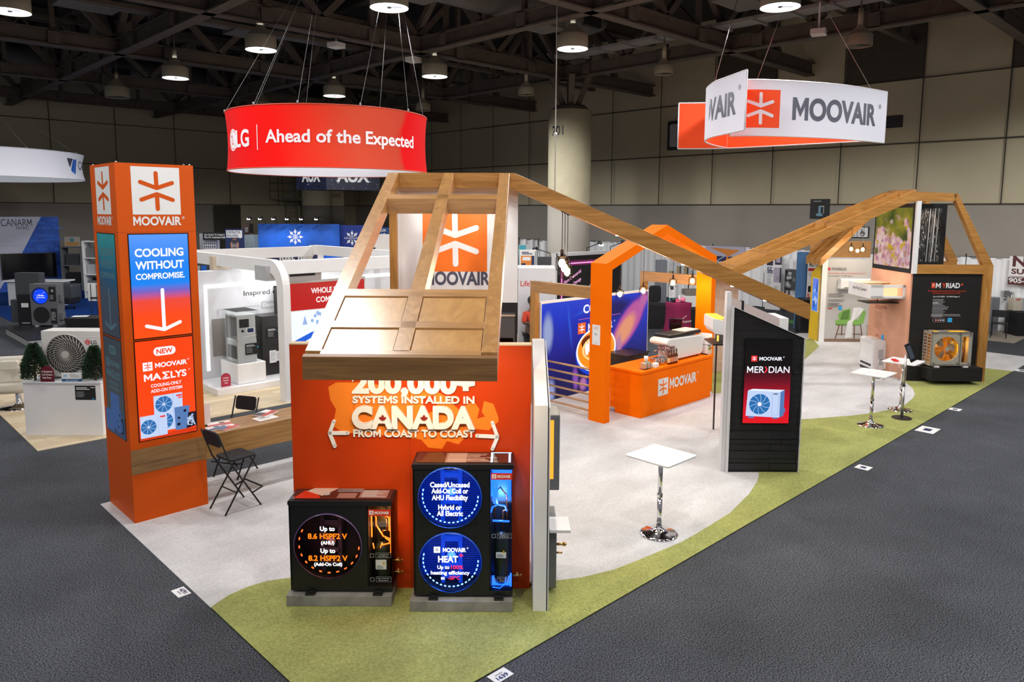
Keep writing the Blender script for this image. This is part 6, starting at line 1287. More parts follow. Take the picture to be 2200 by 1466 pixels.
def furnace(loc, label, W, D, H, mats, cut=True, plate=True, paper=False):
    t = thing('air_handler', label, 'air handler', loc, 0); m = MB()
    if cut: m.box(0, W, D-.02, D, 0, H); m.box(0, W, 0, D, 0, .03); m.box(0, W, 0, D, H-.03, H); m.box(0, .02, 0, D, 0, H); m.box(W-.02, W, 0, D, 0, H); m.box(0, W, 0, .02, 0, H*.55)
    else: m.box(0, W, 0, D, 0, H)
    m.box(0, W, -.004, 0, H*.5, H*.505, 1); m.build('cabinet', mats, t, .005)
    if cut:
        m = MB(); rr = random.Random(int(W*1000)); m.box(.04, W-.04, D-.1, D-.04, H*.58, H-.05); m.build('coil', mat('coil_aluminium', (.3, .27, .25), .4, .5, var=.3, vs=12), t)
        m = MB()
        for k in range(10): x = rr.uniform(.08, W-.08); z = rr.uniform(H*.58, H*.85); m.tube([(x, .06, z), (x+rr.uniform(-.06, .06), .05, z+.1), (x+rr.uniform(-.08, .08), .07, z+.15)], .006)
        m.build('pipework', COPPER, t)
    if plate: m = MB(); x0 = W*.2; m.box(x0, x0+.3, -.01, -.004, H*.62 if not cut else H*.36, (H*.62 if not cut else H*.36)+.24, 0); p = Pl(m, (x0, -.01, H*.62 if not cut else H*.36)); p.lines(.02, .2, .24, 2, .025, .01, 1, 3); p.lines(.02, .14, .2, 6, .02, .005, 2, 4); p.rect(.25, .285, .14, .16, 3); m.build('info_plate', [BLACKM, PAPER, LGREY, SKY], t)
    if paper: m = MB(); p = Pl(m, (W*.28, -.003, H*.2)); p.rect(0, .16, 0, .28, 0); p.rect(.15, .28, .03, .25, 0); p.rect(.27, .33, .05, .2, 0); p.lines(.02, .24, .12, 10, .02, .006, 1, 5); p.lines(.17, .2, .1, 8, .018, .006, 1, 6); m.build('paper_label', [PAPER, LGREY], t)
    return t
BLKA = mat('appliance_black', (.022, .02, .02), .35)
furnace((7.32, 15.42, .145), 'dark air handler cabinet with white paper labels', .55, .5, 1.32, [BLKA, BLACKM], False, True, True)
furnace((7.9, 15.6, .145), 'tall black air handler with open upper half behind the labelled one', .6, .38, 1.92, [BLKA, BLACKM], True, False)
furnace((7.98, 15.1, .145), 'black furnace cabinet beside the white portal post', .5, .45, .98, [BLKA, BLACKM], False, True)
t = thing('furnace_case', 'grey cutaway furnace inside a clear case on the white block', 'furnace', (6.62, 15.05, .57))
GF = mat('galvanised', (.5, .51, .52), .35, .15, var=.05)
m = MB(); m.box(0, .42, .05, .62, 0, .5); m.box(0, .42, .05, .62, .98, 1.02); m.box(.0, .42, .6, .62, .5, 1.0); m.box(.4, .42, .05, .62, .5, 1.0); m.box(0, .42, .05, .07, .5, .98); m.box(0, .42, .3, .32, .78, .8); m.build('cabinet', GF, t, .004)
m = MB(); m.box(-.004, 0, .1, .55, .08, .36); m.build('filter_slot', BLACK, t); m = MB(); m.box(.05, .26, .044, .05, .75, .93); m.ball((.12, .05, .68), .03); m.build('control_board', BLACK, t)
m = MB(); m.box(-.004, 0, .06, .6, .46, .5); m.build('rail', STEEL, t)
m = MB(); p = Pl(m, (0, .046, 0)); p.rect(.2, .38, .62, .74, 0); p.rect(.22, .36, .635, .725, 1); p.stroke([(.14, .55), (.42, .57)], .012, 0); p.text('Compact', .28, .6, .025, 0); m.build('front_label', [PAPER, NAVY], t)
m = MB(); m.box(.16, .46, .03, .04, .16, .4, 0); p = Pl(m, (.16, .03, .16)); p.lines(.02, .2, .24, 2, .025, .01, 1, 3); p.lines(.02, .14, .2, 6, .02, .005, 2, 4); p.rect(.25, .285, .14, .16, 3); m.build('info_plate', [BLACKM, PAPER, LGREY, SKY], t)
m = MB()
for a_ in ((-.03, .48, -.002, .0), (-.03, .48, .7, .702)): m.box(a_[0], a_[1], a_[2], a_[3], 0, 1.1)
m.box(-.032, -.03, 0, .7, 0, 1.1); m.box(.48, .482, 0, .7, 0, 1.1); m.box(-.03, .48, 0, .7, 1.1, 1.102); m.build('clear_case', ACRYL, t)
def plq(x, y, z, lines, label, mats, rz=0):
    c = Vector((x, y, z)); arch_plaque(c.dot(RT), c.dot(FW), z, .2, .28, lines, label, mats, -FR+rz)
plq(6.3, 15.0, .145, ('LG Smart', 'Inverter', 'Heat'), 'red arched plaque at the left end of the white platform', [mat('plaque_red', (.4, .015, .05), .5), PAPER])
plq(7.72, 14.95, .145, ('LG Multi-', 'Position', 'Air Handler'), 'dark arched plaque in front of the labelled air handler', [DRED, PAPER])
plq(8.05, 14.92, .145, ('LG A-Coil', '& Gas', 'Furnace'), 'dark arched plaque in front of the low furnace cabinet', [DRED, PAPER])
# red comfort screen
t = thing('comfort_screen', 'red screen lettered WHOLE HOME COMFORT over a snowy house picture', 'screen', (7.5, 14.5, -.06))
m = MB(); m.box(0, 1.9, 0, .12, .06, 2.36); m.build('frame', WHITE, t)
m = MB(); p = Pl(m, (0, -.002, 0)); p.rect(.03, 1.87, 1.72, 2.3, 0); p.text('WHOLE HOME', 1.0, 2.06, .12, 1, w=.95, bold=.025); p.text('COMFORT', 1.0, 1.86, .12, 1, w=.72, bold=.025); m.build('red_panel', [glow('banner_red', 'c4060e', .85), glow('banner_white', 'ffffff', .9)], t)
m = MB(); p = Pl(m, (0, -.002, 0)); p.rect(.03, 1.87, .2, 1.7, 0); p.poly([(.05, .9), (.5, 1.1), (.9, 1.2), (.9, 1.3), (.5, 1.22), (.05, 1.05)], 1); p.poly([(.3, 1.4), (.36, 1.6), (.42, 1.4)], 2)
for k in range(40): p.circ(random.uniform(.5, 1.7), random.uniform(1.4, 1.66), .04, 2, 7)
p.stroke([(.05, .8), (.6, .95), (1.4, 1.3)], .03, 2); p.stroke([(.1, .6), (.9, .8), (1.6, 1.2)], .02, 2); m.build('snow_picture', [glow('snow_white', 'eef6ff', 1.0), glow('snow_blue', '1a62e0', .9), glow('snow_pale_blue', '9ab8ec', .9)], t)
a = py(572, 605, 13.92); t = thing('ducted_unit', 'silver ducted air unit hung behind the white portal post', 'air conditioner', (a.x, a.y, a.z)); m = MB(); m.box(0, .5, 0, .5, 0, .3); m.build('case', GF, t, .004); m = MB(); m.cyl((.1, .06, .3), (.1, .06, 2.51-a.z), .01, n=6); m.build('hanger', STEEL, t)
a = py(614, 606, 13.95); b = py(691, 602, 13.95); t = thing('ducted_unit', 'dark slotted ducted air unit hung above the red comfort screen', 'air conditioner', (a.x, a.y, a.z)); L_ = b.x-a.x; m = MB(); m.box(0, L_, 0, .5, .0, .4); m.build('case', mat('duct_unit_grey', (.34, .31, .3), .4), t, .004); m = MB(); m.box(.05, L_-.15, -.006, 0, .1, .31); m.build('slot', BLACKM, t); m = MB(); m.cyl((L_-.1, .05, .3), (L_-.1, .05, max(.42, 2.51-a.z)), .012, n=6); m.build('hanger', STEEL, t)
light('AREA', 'booth_fill', (8.2, 15.2, 2.6), 45, (1, .98, .96), 1.5, (8, 15.6, 0))  # soft fill light added over the appliance booth, without a fitting
# second white canopy further back
t = thing('portal_frame', 'long white rounded canopy of the booth behind, lettered PACE', 'frame', (13.2, 20.2, .01)); m = MB()
m.prism([(0, 0, 2.5), (0, 0, 2.75), (.35, 0, 3.0), (3.8, 0, 3.0), (3.8, 0, 2.45), (.5, 0, 2.45)], (0, .3, 0)); m.box(.05, .3, 0, .3, 0, 2.6); m.box(3.5, 3.8, 0, .3, 0, 2.6); m.build('canopy', WHITE, t)
m = MB(); p = Pl(m, (0, -.003, 0)); p.text('PACE', 2.2, 2.52, .18, 0, w=.8, bold=.03); p.rect(1.55, 1.7, 2.5, 2.7, 1); m.build('lettering', [INK, LGREY], t)
t = thing('booth_wall', 'white booth wall under the long canopy lettered PACE', 'display wall', (13.3, 21.6, .01)); m = MB(); m.box(0, 4.2, 0, .15, 0, 2.3); m.build('panel', GREYW, t)
t = thing('booth_wall', 'white wall with blue Just It banner above the grey appliance wall', 'display wall', (8.6, 19.8, .01)); m = MB(); m.box(0, 2.8, 0, .12, 0, 2.62); m.build('panel', WHITE, t)
m = MB(); p = Pl(m, (0, -.003, 0)); p.rect(.4, 2.6, 2.0, 2.6, 0); p.poly([(.4, 2.0), (1.0, 2.0), (1.3, 2.3), (.9, 2.6), (.4, 2.6)], 1); p.text('Just It', 1.75, 2.35, .16, 2, w=.8, bold=.03); m.build('banner', [NAVY, mat('banner_brown', (.12, .07, .05), .6), PAPER], t)
# ------------------------------------------------------------------ far left booths
def plane_at(x0, y0, x1, y1):
    """vertical plane over two floor pixels; returns origin, angle and a pixel -> (s, z) function"""
    a = fl(x0, y0); b = fl(x1, y1); d = (b-a).normalized(); n = Vector((d.y, -d.x, 0)); c = a.dot(n)
    def f(x, y): p = _pl(x, y, n, c); return ((p-a).dot(d), p.z)
    return a, math.atan2(d.y, d.x), f
b = fl(137, 621); a = Vector((b.x-9, b.y, 0)); rz = 0.0
def f(x, y): p = py(x, y, b.y); return (p.x-a.x, p.z)
t = thing('booth_wall', 'tall booth wall in white and blue lettered CANARM HVAC', 'display wall', tuple(a), rz)
L_ = f(131, 560)[0]; H_ = f(60, 466)[1]
m = MB(); m.box(0, L_, 0, .3, 0, H_, 0); m.build('panel', [mat('white_blue_wall', (.58, .6, .72), .6)], t)
BLW = mat('word_cloud_blue', (.012, .09, .5), .6, var=.3, vs=3); m = MB(); p = Pl(m, (0, -.003, 0))
p.poly([f(88, 466), (L_, f(131, 466)[1]), (L_, 0), (f(0, 640)[0], 0), f(0, 622), f(48, 543)], 0); p.rect(0, f(50, 520)[0], f(20, 528)[1]-.02, f(20, 528)[1], 2)
s0 = f(2, 486); s1 = f(69, 486); p.text('CANARM', (s0[0]+s1[0])/2, f(30, 486)[1], .32, 1, w=s1[0]-s0[0], bold=.004); p.text('HVAC', f(49, 493)[0], f(49, 493)[1], .13, 1, w=f(62, 490)[0]-f(35, 490)[0], bold=.01)
rr_ = random.Random(4)
for wd_, x, y in (('Hotel', 88, 481), ('Comfort', 112, 475), ('Fresh Air Supply', 110, 492), ('Offices', 84, 501), ('Warehouse', 96, 508), ('Restaurant', 83, 519), ('Greenhouse', 117, 516), ('Energy Efficiency', 79, 537), ('Ventilation', 96, 531), ('Cooling', 121, 537), ('Heating', 122, 548), ('Retail', 124, 567), ('Heating', 122, 598)):
    q = f(x, y); p.text(wd_, q[0], q[1], .1, rr_.choice((3, 3, 4)), al='C')
m.build('wall_print', [BLW, SLATE, LGREY, mat('word_pale_blue', (.05, .22, .75), .6), mat('word_dark_blue', (.006, .03, .2), .6)], t)
t = thing('television', 'large blank black television on the blue and white booth wall', 'television', tuple(a), rz); m = MB(); q0 = f(4, 601); q1 = f(118, 542); m.box(q0[0], q1[0], -.12, -.02, q0[1], q1[1]); p = Pl(m, (0, -.12, 0)); p.rect(q0[0]+.03, q1[0]-.03, q0[1]+.03, q1[1]-.03, 1); m.build('panel', [BLACK, SCRB], t)
# raised equipment platform
a = fl(63, 748); b = fl(15, 722)
t = thing('equipment_platform', 'low platform with white panelled side carrying dark heat pumps', 'platform', (a.x, a.y, 0)); Lp = (b-a).length
m = MB(); m.box(0, 1.5, 0, Lp+.3, 0, .2); m.box(-.03, 1.53, -.03, Lp+.33, .2, .23, 1); 
for k in range(8): m.box(-.012, 0, .04+k*.36, .36+k*.36, .02, .19, 2)
m.build('deck', [LGREY, BLACK, mat('cell_white', (.6, .6, .58), .6)], t)
t = FT('heat_pump', 'dark grey two-fan heat pump with glowing blue upper fan on the panelled platform', 'heat pump', -14.6, 22.4, .23)
m = MB(); m.box(0, .82, 0, .36, .04, 1.3); m.box(.82, .9, .08, .2, .75, .98); m.box(.82, .92, .05, .22, .2, .42); m.build('case', mat('slate_metal', (.13, .135, .145), .45, var=.05), t, .01)
m = MB(); p = Pl(m, (0, -.001, 0)); p.circ(.3, .94, .26, 0, 32); p.circ(.32, .93, .22, 1, 32); p.text('Gree', .33, .93, .06, 2, bold=.02); p.rect(.2, .46, .88, .895, 2)
for k in range(14): p.circ(.32+rr_.uniform(-.16, .16), .93+rr_.uniform(-.17, .17), .008, 2, 6)
p.circ(.32, .36, .25, 3, 32); p.rect(.58, .79, .78, 1.22, 3); p.rect(.6, .79, .1, .56, 3); p.star(.63, 1.04, .12, 5); p.lines(.61, .96, .16, 5, .03, .01, 4, 4); p.lines(.62, .44, .15, 9, .03, .012, 4, 5)
m.build('front_print', [mat('deep_blue_ring', (.005, .03, .2), .4), glow('fan_blue_glow', '0a40f0', 1.1), GWHITE, BLACKM, LGREY, PAPER], t)
for x in (.1, .66): m = MB(); m.box(x, x+.1, -.02, .34, 0, .04); m.build('foot', LGREY, t)
def dark_box(u, w, z, W, D, H, label, cat='appliance', name='dark_cabinet', mt=None, extra=None):
    t = FT(name, label, cat, u, w, z); m = MB(); m.box(0, W, 0, D, 0, H); m.build('case', mt or DGREY, t, .01)
    m = MB(); p = Pl(m, (0, -.001, 0)); 
    if extra: extra(p)
    else: p.lines(W*.6, H*.6, W*.25, 4, .04, .015, 0, 3); p.rect(W*.08, W*.92, H*.48, H*.485, 1)
    m.build('front_print', [LGREY, BLACK, mat('blue_print_star', (.2, .45, .8), .5), PAPER], t)
c = pw(24, 705, 24.2); dark_box(-16.1, 24.0, .23, .8, .3, 1.5, 'tall dark indoor cabinet behind the blue lit heat pump')
dark_box(-15.75, 23.2, .23, .55, .45, .72, 'small dark unit with a blue star at the platform edge', extra=lambda p: (p.star(.22, .2, .2, 2), p.rect(.35, .5, .4, .44, 0)))
dark_box(-15.2, 22.7, .23, .46, .45, .95, 'black cutaway cabinet between the small unit and the blue lit heat pump', mt=BLACK, extra=lambda p: (p.rect(.12, .34, .55, .68, 3), p.rect(.1, .36, .05, .08, 0)))
def table(u, w, z, W, D, H, label, mt, name='covered_table', cat='table', flare=0):
    m = MB(); f_ = flare; v = [(-W/2+f_, -D/2+f_, 0), (W/2-f_, -D/2+f_, 0), (W/2-f_, D/2-f_, 0), (-W/2+f_, D/2-f_, 0), (-W/2, -D/2, H), (W/2, -D/2, H), (W/2, D/2, H), (-W/2, D/2, H)]
    m.mesh(v, [(3, 2, 1, 0), (4, 5, 6, 7), (0, 1, 5, 4), (1, 2, 6, 5), (2, 3, 7, 6), (3, 0, 4, 7)]); return solo(m, name, label, cat, mt, UW(u, w, z), FR, None, .01)
table(-11.75, 20.9, 0, 1.5, .7, .76, 'black stretch-covered table left of the orange tower', BLKCL, flare=.12)
m = MB(); m.box(-.2, .2, -.12, .12, 0, .01); solo(m, 'paper_stack', 'white papers lying on the black stretch-covered table', 'papers', PAPER, UW(-12.2, 20.85, .775), FR+.2)
t = FT('booth_counter', 'white booth counter behind the dark cabinets at left', 'counter', -18.75, 29); m = MB(); m.box(-1.0, 1.1, 0, .6, 0, .95); m.build('body', GREYW, t); m = MB(); m.box(-1.1, 1.25, -.1, .7, .95, 1.0); m.build('worktop', WHITE, t)
t = FT('armchair', 'dark rounded armchair on the blue carpet', 'armchair', -17.25, 28); m = MB(); m.rbox(-.1, .62, 0, .6, .3, .95, .1, 0, 4, 'y'); m.build('shell', DGREY, t, .04); m = MB(); m.box(0, .65, -.2, .45, .22, .45); m.build('seat', BLACK, t, .03)
for x in (.02, .6): m = MB(); m.cyl((x, .1, 0), (x, .1, .25), .03, n=8); m.build('leg', BLACK, t)
t = FT('sign_easel', 'white sign on a thin black easel behind the black table', 'easel', -12.75, 22.6); m = MB(); m.box(-.2, .18, 0, .02, 1.0, 1.55); m.build('board', PAPER, t)
for x in (-.1, .08): m = MB(); m.cyl((x, -.03, 0), (x, -.02, 1.52), .012, n=6); m.build('leg', BLACK, t)
m = MB(); m.box(-.12, .1, -.04, .02, 1.08, 1.12); m.build('tray', BLACK, t)
def shelf_rack(u, w, W, H, n, label, mt, fillm):
    t = FT('shelf_rack', label, 'rack', u, w); m = MB()
    for x in (0, W): m.box(x-.04, x+.04, 0, .5, 0, H)
    m.build('uprights', mt, t); m = MB()
    for k in range(n): m.box(0, W, 0, .5, .3+k*(H-.35)/(n-.999), .34+k*(H-.35)/(n-.999))
    m.build('shelves', mt, t); rr = random.Random(n)
    for k in range(n-1): m = MB(); x = W*.15; m.box(x, W*.85, .1, .4, .34+k*(H-.35)/(n-.999), .34+k*(H-.35)/(n-.999)+.6*(H-.35)/(n-.999)); m.build('goods', fillm[k % len(fillm)], t)
shelf_rack(-18.15, 31.5, .55, 2.45, 4, 'white shelf rack with goods beside the orange tower, far left', WHITE, [MGREY, LGREY])
shelf_rack(-20.9, 34.5, .9, 2.05, 3, 'dark shelf rack with rounded openings right of the blue wall', MGREY, [BLACK, DGREY])
m = MB(); m.box(-.35, .35, -.02, .02, 0, .45, 0); p = Pl(m, (-.35, -.02, 0)); p.rect(.05, .65, .05, .2, 1); p.circ(.35, .3, .1, 2); solo(m, 'display_box', 'colourful box on top of the dark shelf rack', 'box', [mat('box_cream', (.5, .45, .38), .6), mat('box_orange', (.6, .3, .08), .6), mat('box_teal', (.1, .3, .35), .6)], UW(-20.4, 34.6, 2.06), FR)
dark_box(-20.2, 37, 0, 3.2, .3, 2.5, 'black booth back wall behind the shelf racks at left', 'display wall', 'booth_wall', BLACKM, lambda p: p.rect(.2, .6, 2.2, 2.3, 0))
# wall of draped pipe panels
def drape(p0, p1, H, label, seed, mt=None, group='white pipe-and-drape panels'):
    p0 = Vector(p0); p1 = Vector(p1); d = p1-p0; L = d.length; d.normalize(); n = Vector((-d.y, d.x, 0)); rr = random.Random(seed); m = MB(); N = int(L/.05); v = []
    for i in range(N+1):
        s = i*L/N; o = .05*math.sin(s*17+rr.uniform(-.5, .5))+.02*math.sin(s*5+seed); v += [p0+d*s+n*o*1.0+UPV*.02, p0+d*s+n*o*.9+UPV*H]
    m.mesh(v, [(2*i, 2*i+2, 2*i+3, 2*i+1) for i in range(N)], 0, True)
    t = thing('drape_panel', label, 'drape', tuple(p0), 0, group); m.v = [tuple(Vector(q)-p0) for q in m.v]; m.build('cloth', mt or DRAPE, t)
    m = MB(); m.cyl((0, 0, H), tuple(d*L+UPV*H), .025, n=8); m.build('top_rail', STEEL, t); m = MB(); m.cyl((0, 0, 0), (0, 0, H+.1), .025, n=8); m.build('upright', STEEL, t)
DL = ['white drape panel at the right picture edge, behind the supplier sign', 'white drape panel right of the far gable post', 'white drape panel behind the far gable', 'white drape panel behind the blue pillar and red topped banner', 'white drape panel behind the series poster board', 'white drape panel behind the orange banner', 'white drape panel seen through the orange arch, right part', 'white drape panel seen through the orange arch, left part', 'white drape panel nearest the numbered column']
for k in range(9): drape((27.85, 2.5+k*2.35, 0), (27.85, 2.5+(k+1)*2.35-.03, 0), 2.36, DL[k], k)
drape((24.2, 10.3, 0), (27.6, 10.4, 0), .92, 'low white side drape between the poster board and the blue pillar', 20)
drape((18.8, 15.3, 0), (20.8, 15.2, 0), .92, 'low white drape behind the black covered table', 21)
a = pw(1113, 512, 34); drape(tuple(UW(a.x+.05, 34)), tuple(UW(a.x+.9, 34.3)), 2.5, 'white curtain piece above the orange poster board', 22); drape(tuple(UW(1.2, 34)), tuple(UW(1.75, 34)), 2.45, 'short white curtain beside the numbered column', 23)
for k, (x0, x1) in enumerate(((-14.0, -12.4), (-12.3, -10.8))): drape(tuple(UW(x0, 37)), tuple(UW(x1, 37)), 1.2, ('low white drape below the black goal sign', 'low white drape beside the portrait banner')[k], 30+k)
def board(x0, y0, x1, y1, plane, label, name='poster_board', cat='poster', draw=None, mats=(PAPER,), floor=False, d=.05, legs=False):
    """upright board between two image corners on a wall plane: ('X', 26) or ('w', 24)"""
    if plane[0] == 'X': g = lambda x, y: px(x, y, plane[1]); A = g(x0, y1); B = g(x1, y0); loc = (A.x-.02, A.y, 0); W = A.y-B.y; rz = -PI/2; z0, z1 = A.z, B.z
    else: A = pw(x0, y1, plane[1]); B = pw(x1, y0, plane[1]); loc = tuple(UW(A.x, plane[1])); W = B.x-A.x; rz = FR; z0, z1 = A.z, B.z
    if floor: z0 = 0
    t = thing(name, label, cat, loc, rz); m = MB(); m.box(0, W, 0, d, max(z0, 0), z1, 0); m.build('panel', [mats[0]], t)
    if legs:
        for x in (.03, W-.03): m = MB(); m.box(x-.02, x+.02, 0, .04, 0, z0); m.build('leg', mats[-1], t)
    if draw: m = MB(); p = Pl(m, (0, -.002, max(z0, 0))); draw(p, W, z1-max(z0, 0)); m.build('print', list(mats), t)
    return t
PDK = mat('poster_dark', (.03, .03, .06), .5); PLV = mat('poster_lavender', (.45, .4, .5), .5); POR = mat('poster_orange', (.75, .25, .04), .5); PTL = mat('poster_teal', (.05, .35, .45), .5)
STD = [PAPER, PDK, PLV, POR, RED, LGREY, BLACK, NAVY, BLUE, PTL]
board(1642, 548, 1681, 700, ('X', 27.5), 'white EZ SERIES poster board with pictures of grey machines', draw=lambda p, W, H: (p.rect(W*.0, W*.42, H*.8, H, 1), p.rect(W*.55, W, H*.82, H, 1), p.rect(W*.62, W*.9, H*.86, H*.98, 2), p.rect(W*.5, W*.9, H*.5, H*.77, 2), p.rect(W*.9, W, H*.5, H*.77, 1), p.circ(W*.8, H*.58, W*.08, 6), p.circ(W*.8, H*.58, W*.05, 0), p.text('EZ', W*.06, H*.71, .13, 7, al='L', bold=.03), p.text('SERIES', W*.06, H*.655, .13, 7, w=W*.4, al='L', bold=.03), p.lines(W*.06, H*.62, W*.36, 2, .06, .03, 5, 2), p.lines(W*.06, H*.56, W*.36, 6, .05, .025, 5, 3), p.lines(W*.03, H*.42, W*.3, 4, .06, .03, 5, 4), p.lines(W*.55, H*.42, W*.3, 5, .06, .03, 5, 5)), mats=STD, floor=True)
board(1685, 580, 1716, 624, ('X', 27.1), 'dark cutaway furnace equipment left of the blue pillar', 'furnace_display', 'appliance', lambda p, W, H: (p.rect(W*.02, W*.5, H*.02, H*.95, 6), p.rect(W*.5, W*.98, H*.05, H*.98, 1), p.rect(W*.6, W*.8, H*.45, H*.62, 0), [p.circ(W*random.uniform(.08, .45), H*random.uniform(.1, .9), .06, random.choice((0, 5, 5, 6)), 8) for _ in range(22)], p.ring(W*.25, H*.3, .1, .13, 0)), [MGREY, DGREY, PLV, POR, RED, LGREY, BLACK], d=.5, legs=True)
board(1696, 557, 1716, 579, ('X', 27.4), 'dark glass cabinet with white bottles above the furnace equipment', 'display_cabinet', 'cabinet', lambda p, W, H: [p.rect(W*(.05+.2*k), W*(.15+.2*k), H*.15, H*.8, 0 if k < 2 else 5) for k in range(5)], [PAPER, DGREY, PLV, POR, RED, LGREY, BLACK], legs=True)
t = thing('fabric_pillar', 'tall blue fabric pillar between the drapes and the red topped banner', 'pillar', (23.75, 10.8, 0)); m = MB(); m.rbox(-.2, .2, -.2, .2, 0, 2.5, .15, 0, 5, 'z'); m.build('cover', mat('pillar_blue', (.06, .16, .34), .8), t)
board(1728, 562, 1768, 740, ('w', 24.0), 'retractable banner lettered PRO TOOLS with black and red print', 'roll_up_banner', 'banner', lambda p, W, H: (p.rect(0, W, H*.86, H*.9, 4), p.text('PRO TOOLS', W*.05, H*.925, .12, 6, w=W*1.0, al='L', bold=.02), p.stroke([(W*.1, H*.82), (W*.3, H*.76), (W*.35, H*.7)], .02, 5), p.rect(W*.05, W*.3, H*.55, H*.64, 6), p.text('BUILD', W*.02, H*.46, .17, 4, w=W*.6, al='L', bold=.03), p.text('>-CH', W*.02, H*.4, .1, 6, w=W*.5, al='L', bold=.03)), STD, True)
m = MB(); m.rbox(-.25, .25, -.2, .2, 0, 1.1, .1, 0, 4, 'y'); solo(m, 'tool_bag', 'tall black bag standing at the foot of the red topped banner', 'bag', BLACK, UW(9.3, 23.4), FR, None, .03)
board(1516, 531, 1600, 563, ('X', 27.7), 'orange and lavender banner hung on the drapes behind the arch', 'wall_banner', 'banner', lambda p, W, H: (p.poly([(W*.1, H*.9), (W*.9, H*.8), (W*.6, H*.4), (W*.45, H*.6)], 3), p.rect(W*.3, W*.75, H*.1, H*.4, 7), p.stroke([(W*.3, H*.1), (W*.5, H*.4)], .04, 0), p.rect(W*.55, W*.6, H*.1, H*.4, 3)), [mat('banner_lilac', (.5, .48, .6), .7)]+STD[1:])
board(1410, 560, 1434, 660, ('w', 27.5), 'tall grey locker cabinet seen through the orange arch', 'locker', 'cabinet', lambda p, W, H: p.rect(W*.48, W*.5, 0, H, 5), [mat('locker_grey', (.2, .22, .26), .5)]+STD[1:], True, d=.4)
board(1437, 566, 1482, 592, ('X', 27.3), 'shelf of small brown and cream boxes behind the arch', 'product_shelf', 'shelf', lambda p, W, H: [p.rect(W*(.04+.12*k), W*(.13+.12*k), H*.08, H*(.35 if k < 3 else .75), (3, 6, 0)[k % 3]) for k in range(8)], [GREYW, PDK, PLV, mat('box_ochre', (.4, .28, .08), .6), RED, LGREY, mat('box_dark', (.08, .07, .04), .6)], legs=True)
board(1437, 606, 1450, 640, ('w', 24.6), 'white poster with dark pictures on an easel behind the magenta table', 'poster_easel', 'easel', lambda p, W, H: (p.rect(W*.2, W*.8, H*.5, H*.75, 1), p.lines(W*.1, H*.4, W*.7, 4, .05, .02, 5)), STD, legs=True)
t = FT('office_chair', 'black office chair beside the grey locker behind the arch', 'chair', 5.15, 26.5); m = MB(); m.rbox(-.22, .22, .15, .22, .55, 1.15, .1, 0, 5, 'y'); m.build('backrest', BLACK, t, .02); m = MB(); m.rbox(-.24, .24, -.25, .2, .45, .54, .05, 0, 4, 'z'); m.build('seat', BLACK, t, .02); m = MB(); m.cyl((0, 0, .05), (0, 0, .45), .03, n=8)
for k in range(5): m.cyl((0, 0, .07), (.28*math.cos(k*1.256), .28*math.sin(k*1.256), .03), .02, n=6)
m.build('base', BLACK, t)
# magenta covered bar table and things on it
t = FT('covered_bar_table', 'magenta stretch-covered bar table behind the espresso machine', 'table', 5.0, 22.2)
MAG = mat('magenta_cloth', (.22, .004, .06), .8, var=.1)
m = MB(); n = 24; v = []
for z, r in ((0, .37), (.05, .36), (.5, .3), (.9, .29), (1.07, .31), (1.09, .3)):
    for i in range(n):
        a = 2*PI*i/n; k = 1/max(abs(math.cos(a)), abs(math.sin(a))); k = min(k, 1.28); v.append((r*k*math.cos(a), r*k*math.sin(a), z))
m.mesh(v, [(j*n+i, j*n+(i+1) % n, (j+1)*n+(i+1) % n, (j+1)*n+i) for j in range(5) for i in range(n)]+[tuple(5*n+i for i in range(n))], 0, True); o = m.build('stretch_cover', MAG, t); o.rotation_euler = (0, 0, .5)
m = MB(); p = Pl(m, (-.0, -.42, .45), (math.cos(.5), math.sin(.5), 0)); p.stroke([(.05, .2), (.2, .28)], .015, 0); p.text('Famypower', .22, .08, .07, 0, w=.36, slant=.2); m.build('lettering', PAPER, t)
t = FT('gift_display', 'pink and white packets standing on the magenta bar table', 'packets', 5.0, 22.2, 1.1); m = MB(); m.box(-.1, .0, -.1, 0, 0, .1); m.build('box', mat('packet_pink', (.75, .12, .25), .5), t); m = MB(); m.box(-.2, -.1, -.05, .05, 0, .08); m.build('box', BLACK, t); m = MB(); m.ball((.12, -.05, .08), .08); m.build('ball', mat('packet_rose', (.8, .2, .35), .5), t); m = MB(); m.box(.0, .05, 0, .02, 0, .2); m.build('card', PAPER, t)
table(4.7, 24.3, 0, 1.5, .7, .78, 'black draped table between the arch posts', BLKCL); table(6.0, 23.4, 0, .8, .7, .76, 'black covered table right of the magenta bar table', BLKCL); table(6.6, 25.5, 0, 1.6, .7, .95, 'white covered table right of the magenta bar table', PAPER)
m = MB(); m.box(-.6, .6, -.3, .3, 0, .18); solo(m, 'machine_tray', 'long dark machine on the white covered table', 'appliance', mat('machine_brown', (.2, .18, .15), .5), UW(6.5, 25.5, .96), FR, None, .02)
m = MB(); m.box(0, .75, 0, .5, 0, .76); m.box(-.03, .78, -.03, .53, .76, .78); solo(m, 'black_cabinet', 'black low cabinet behind the coffee counter, before the blue wall', 'cabinet', BLACK, (12.45, 9.35, .009))
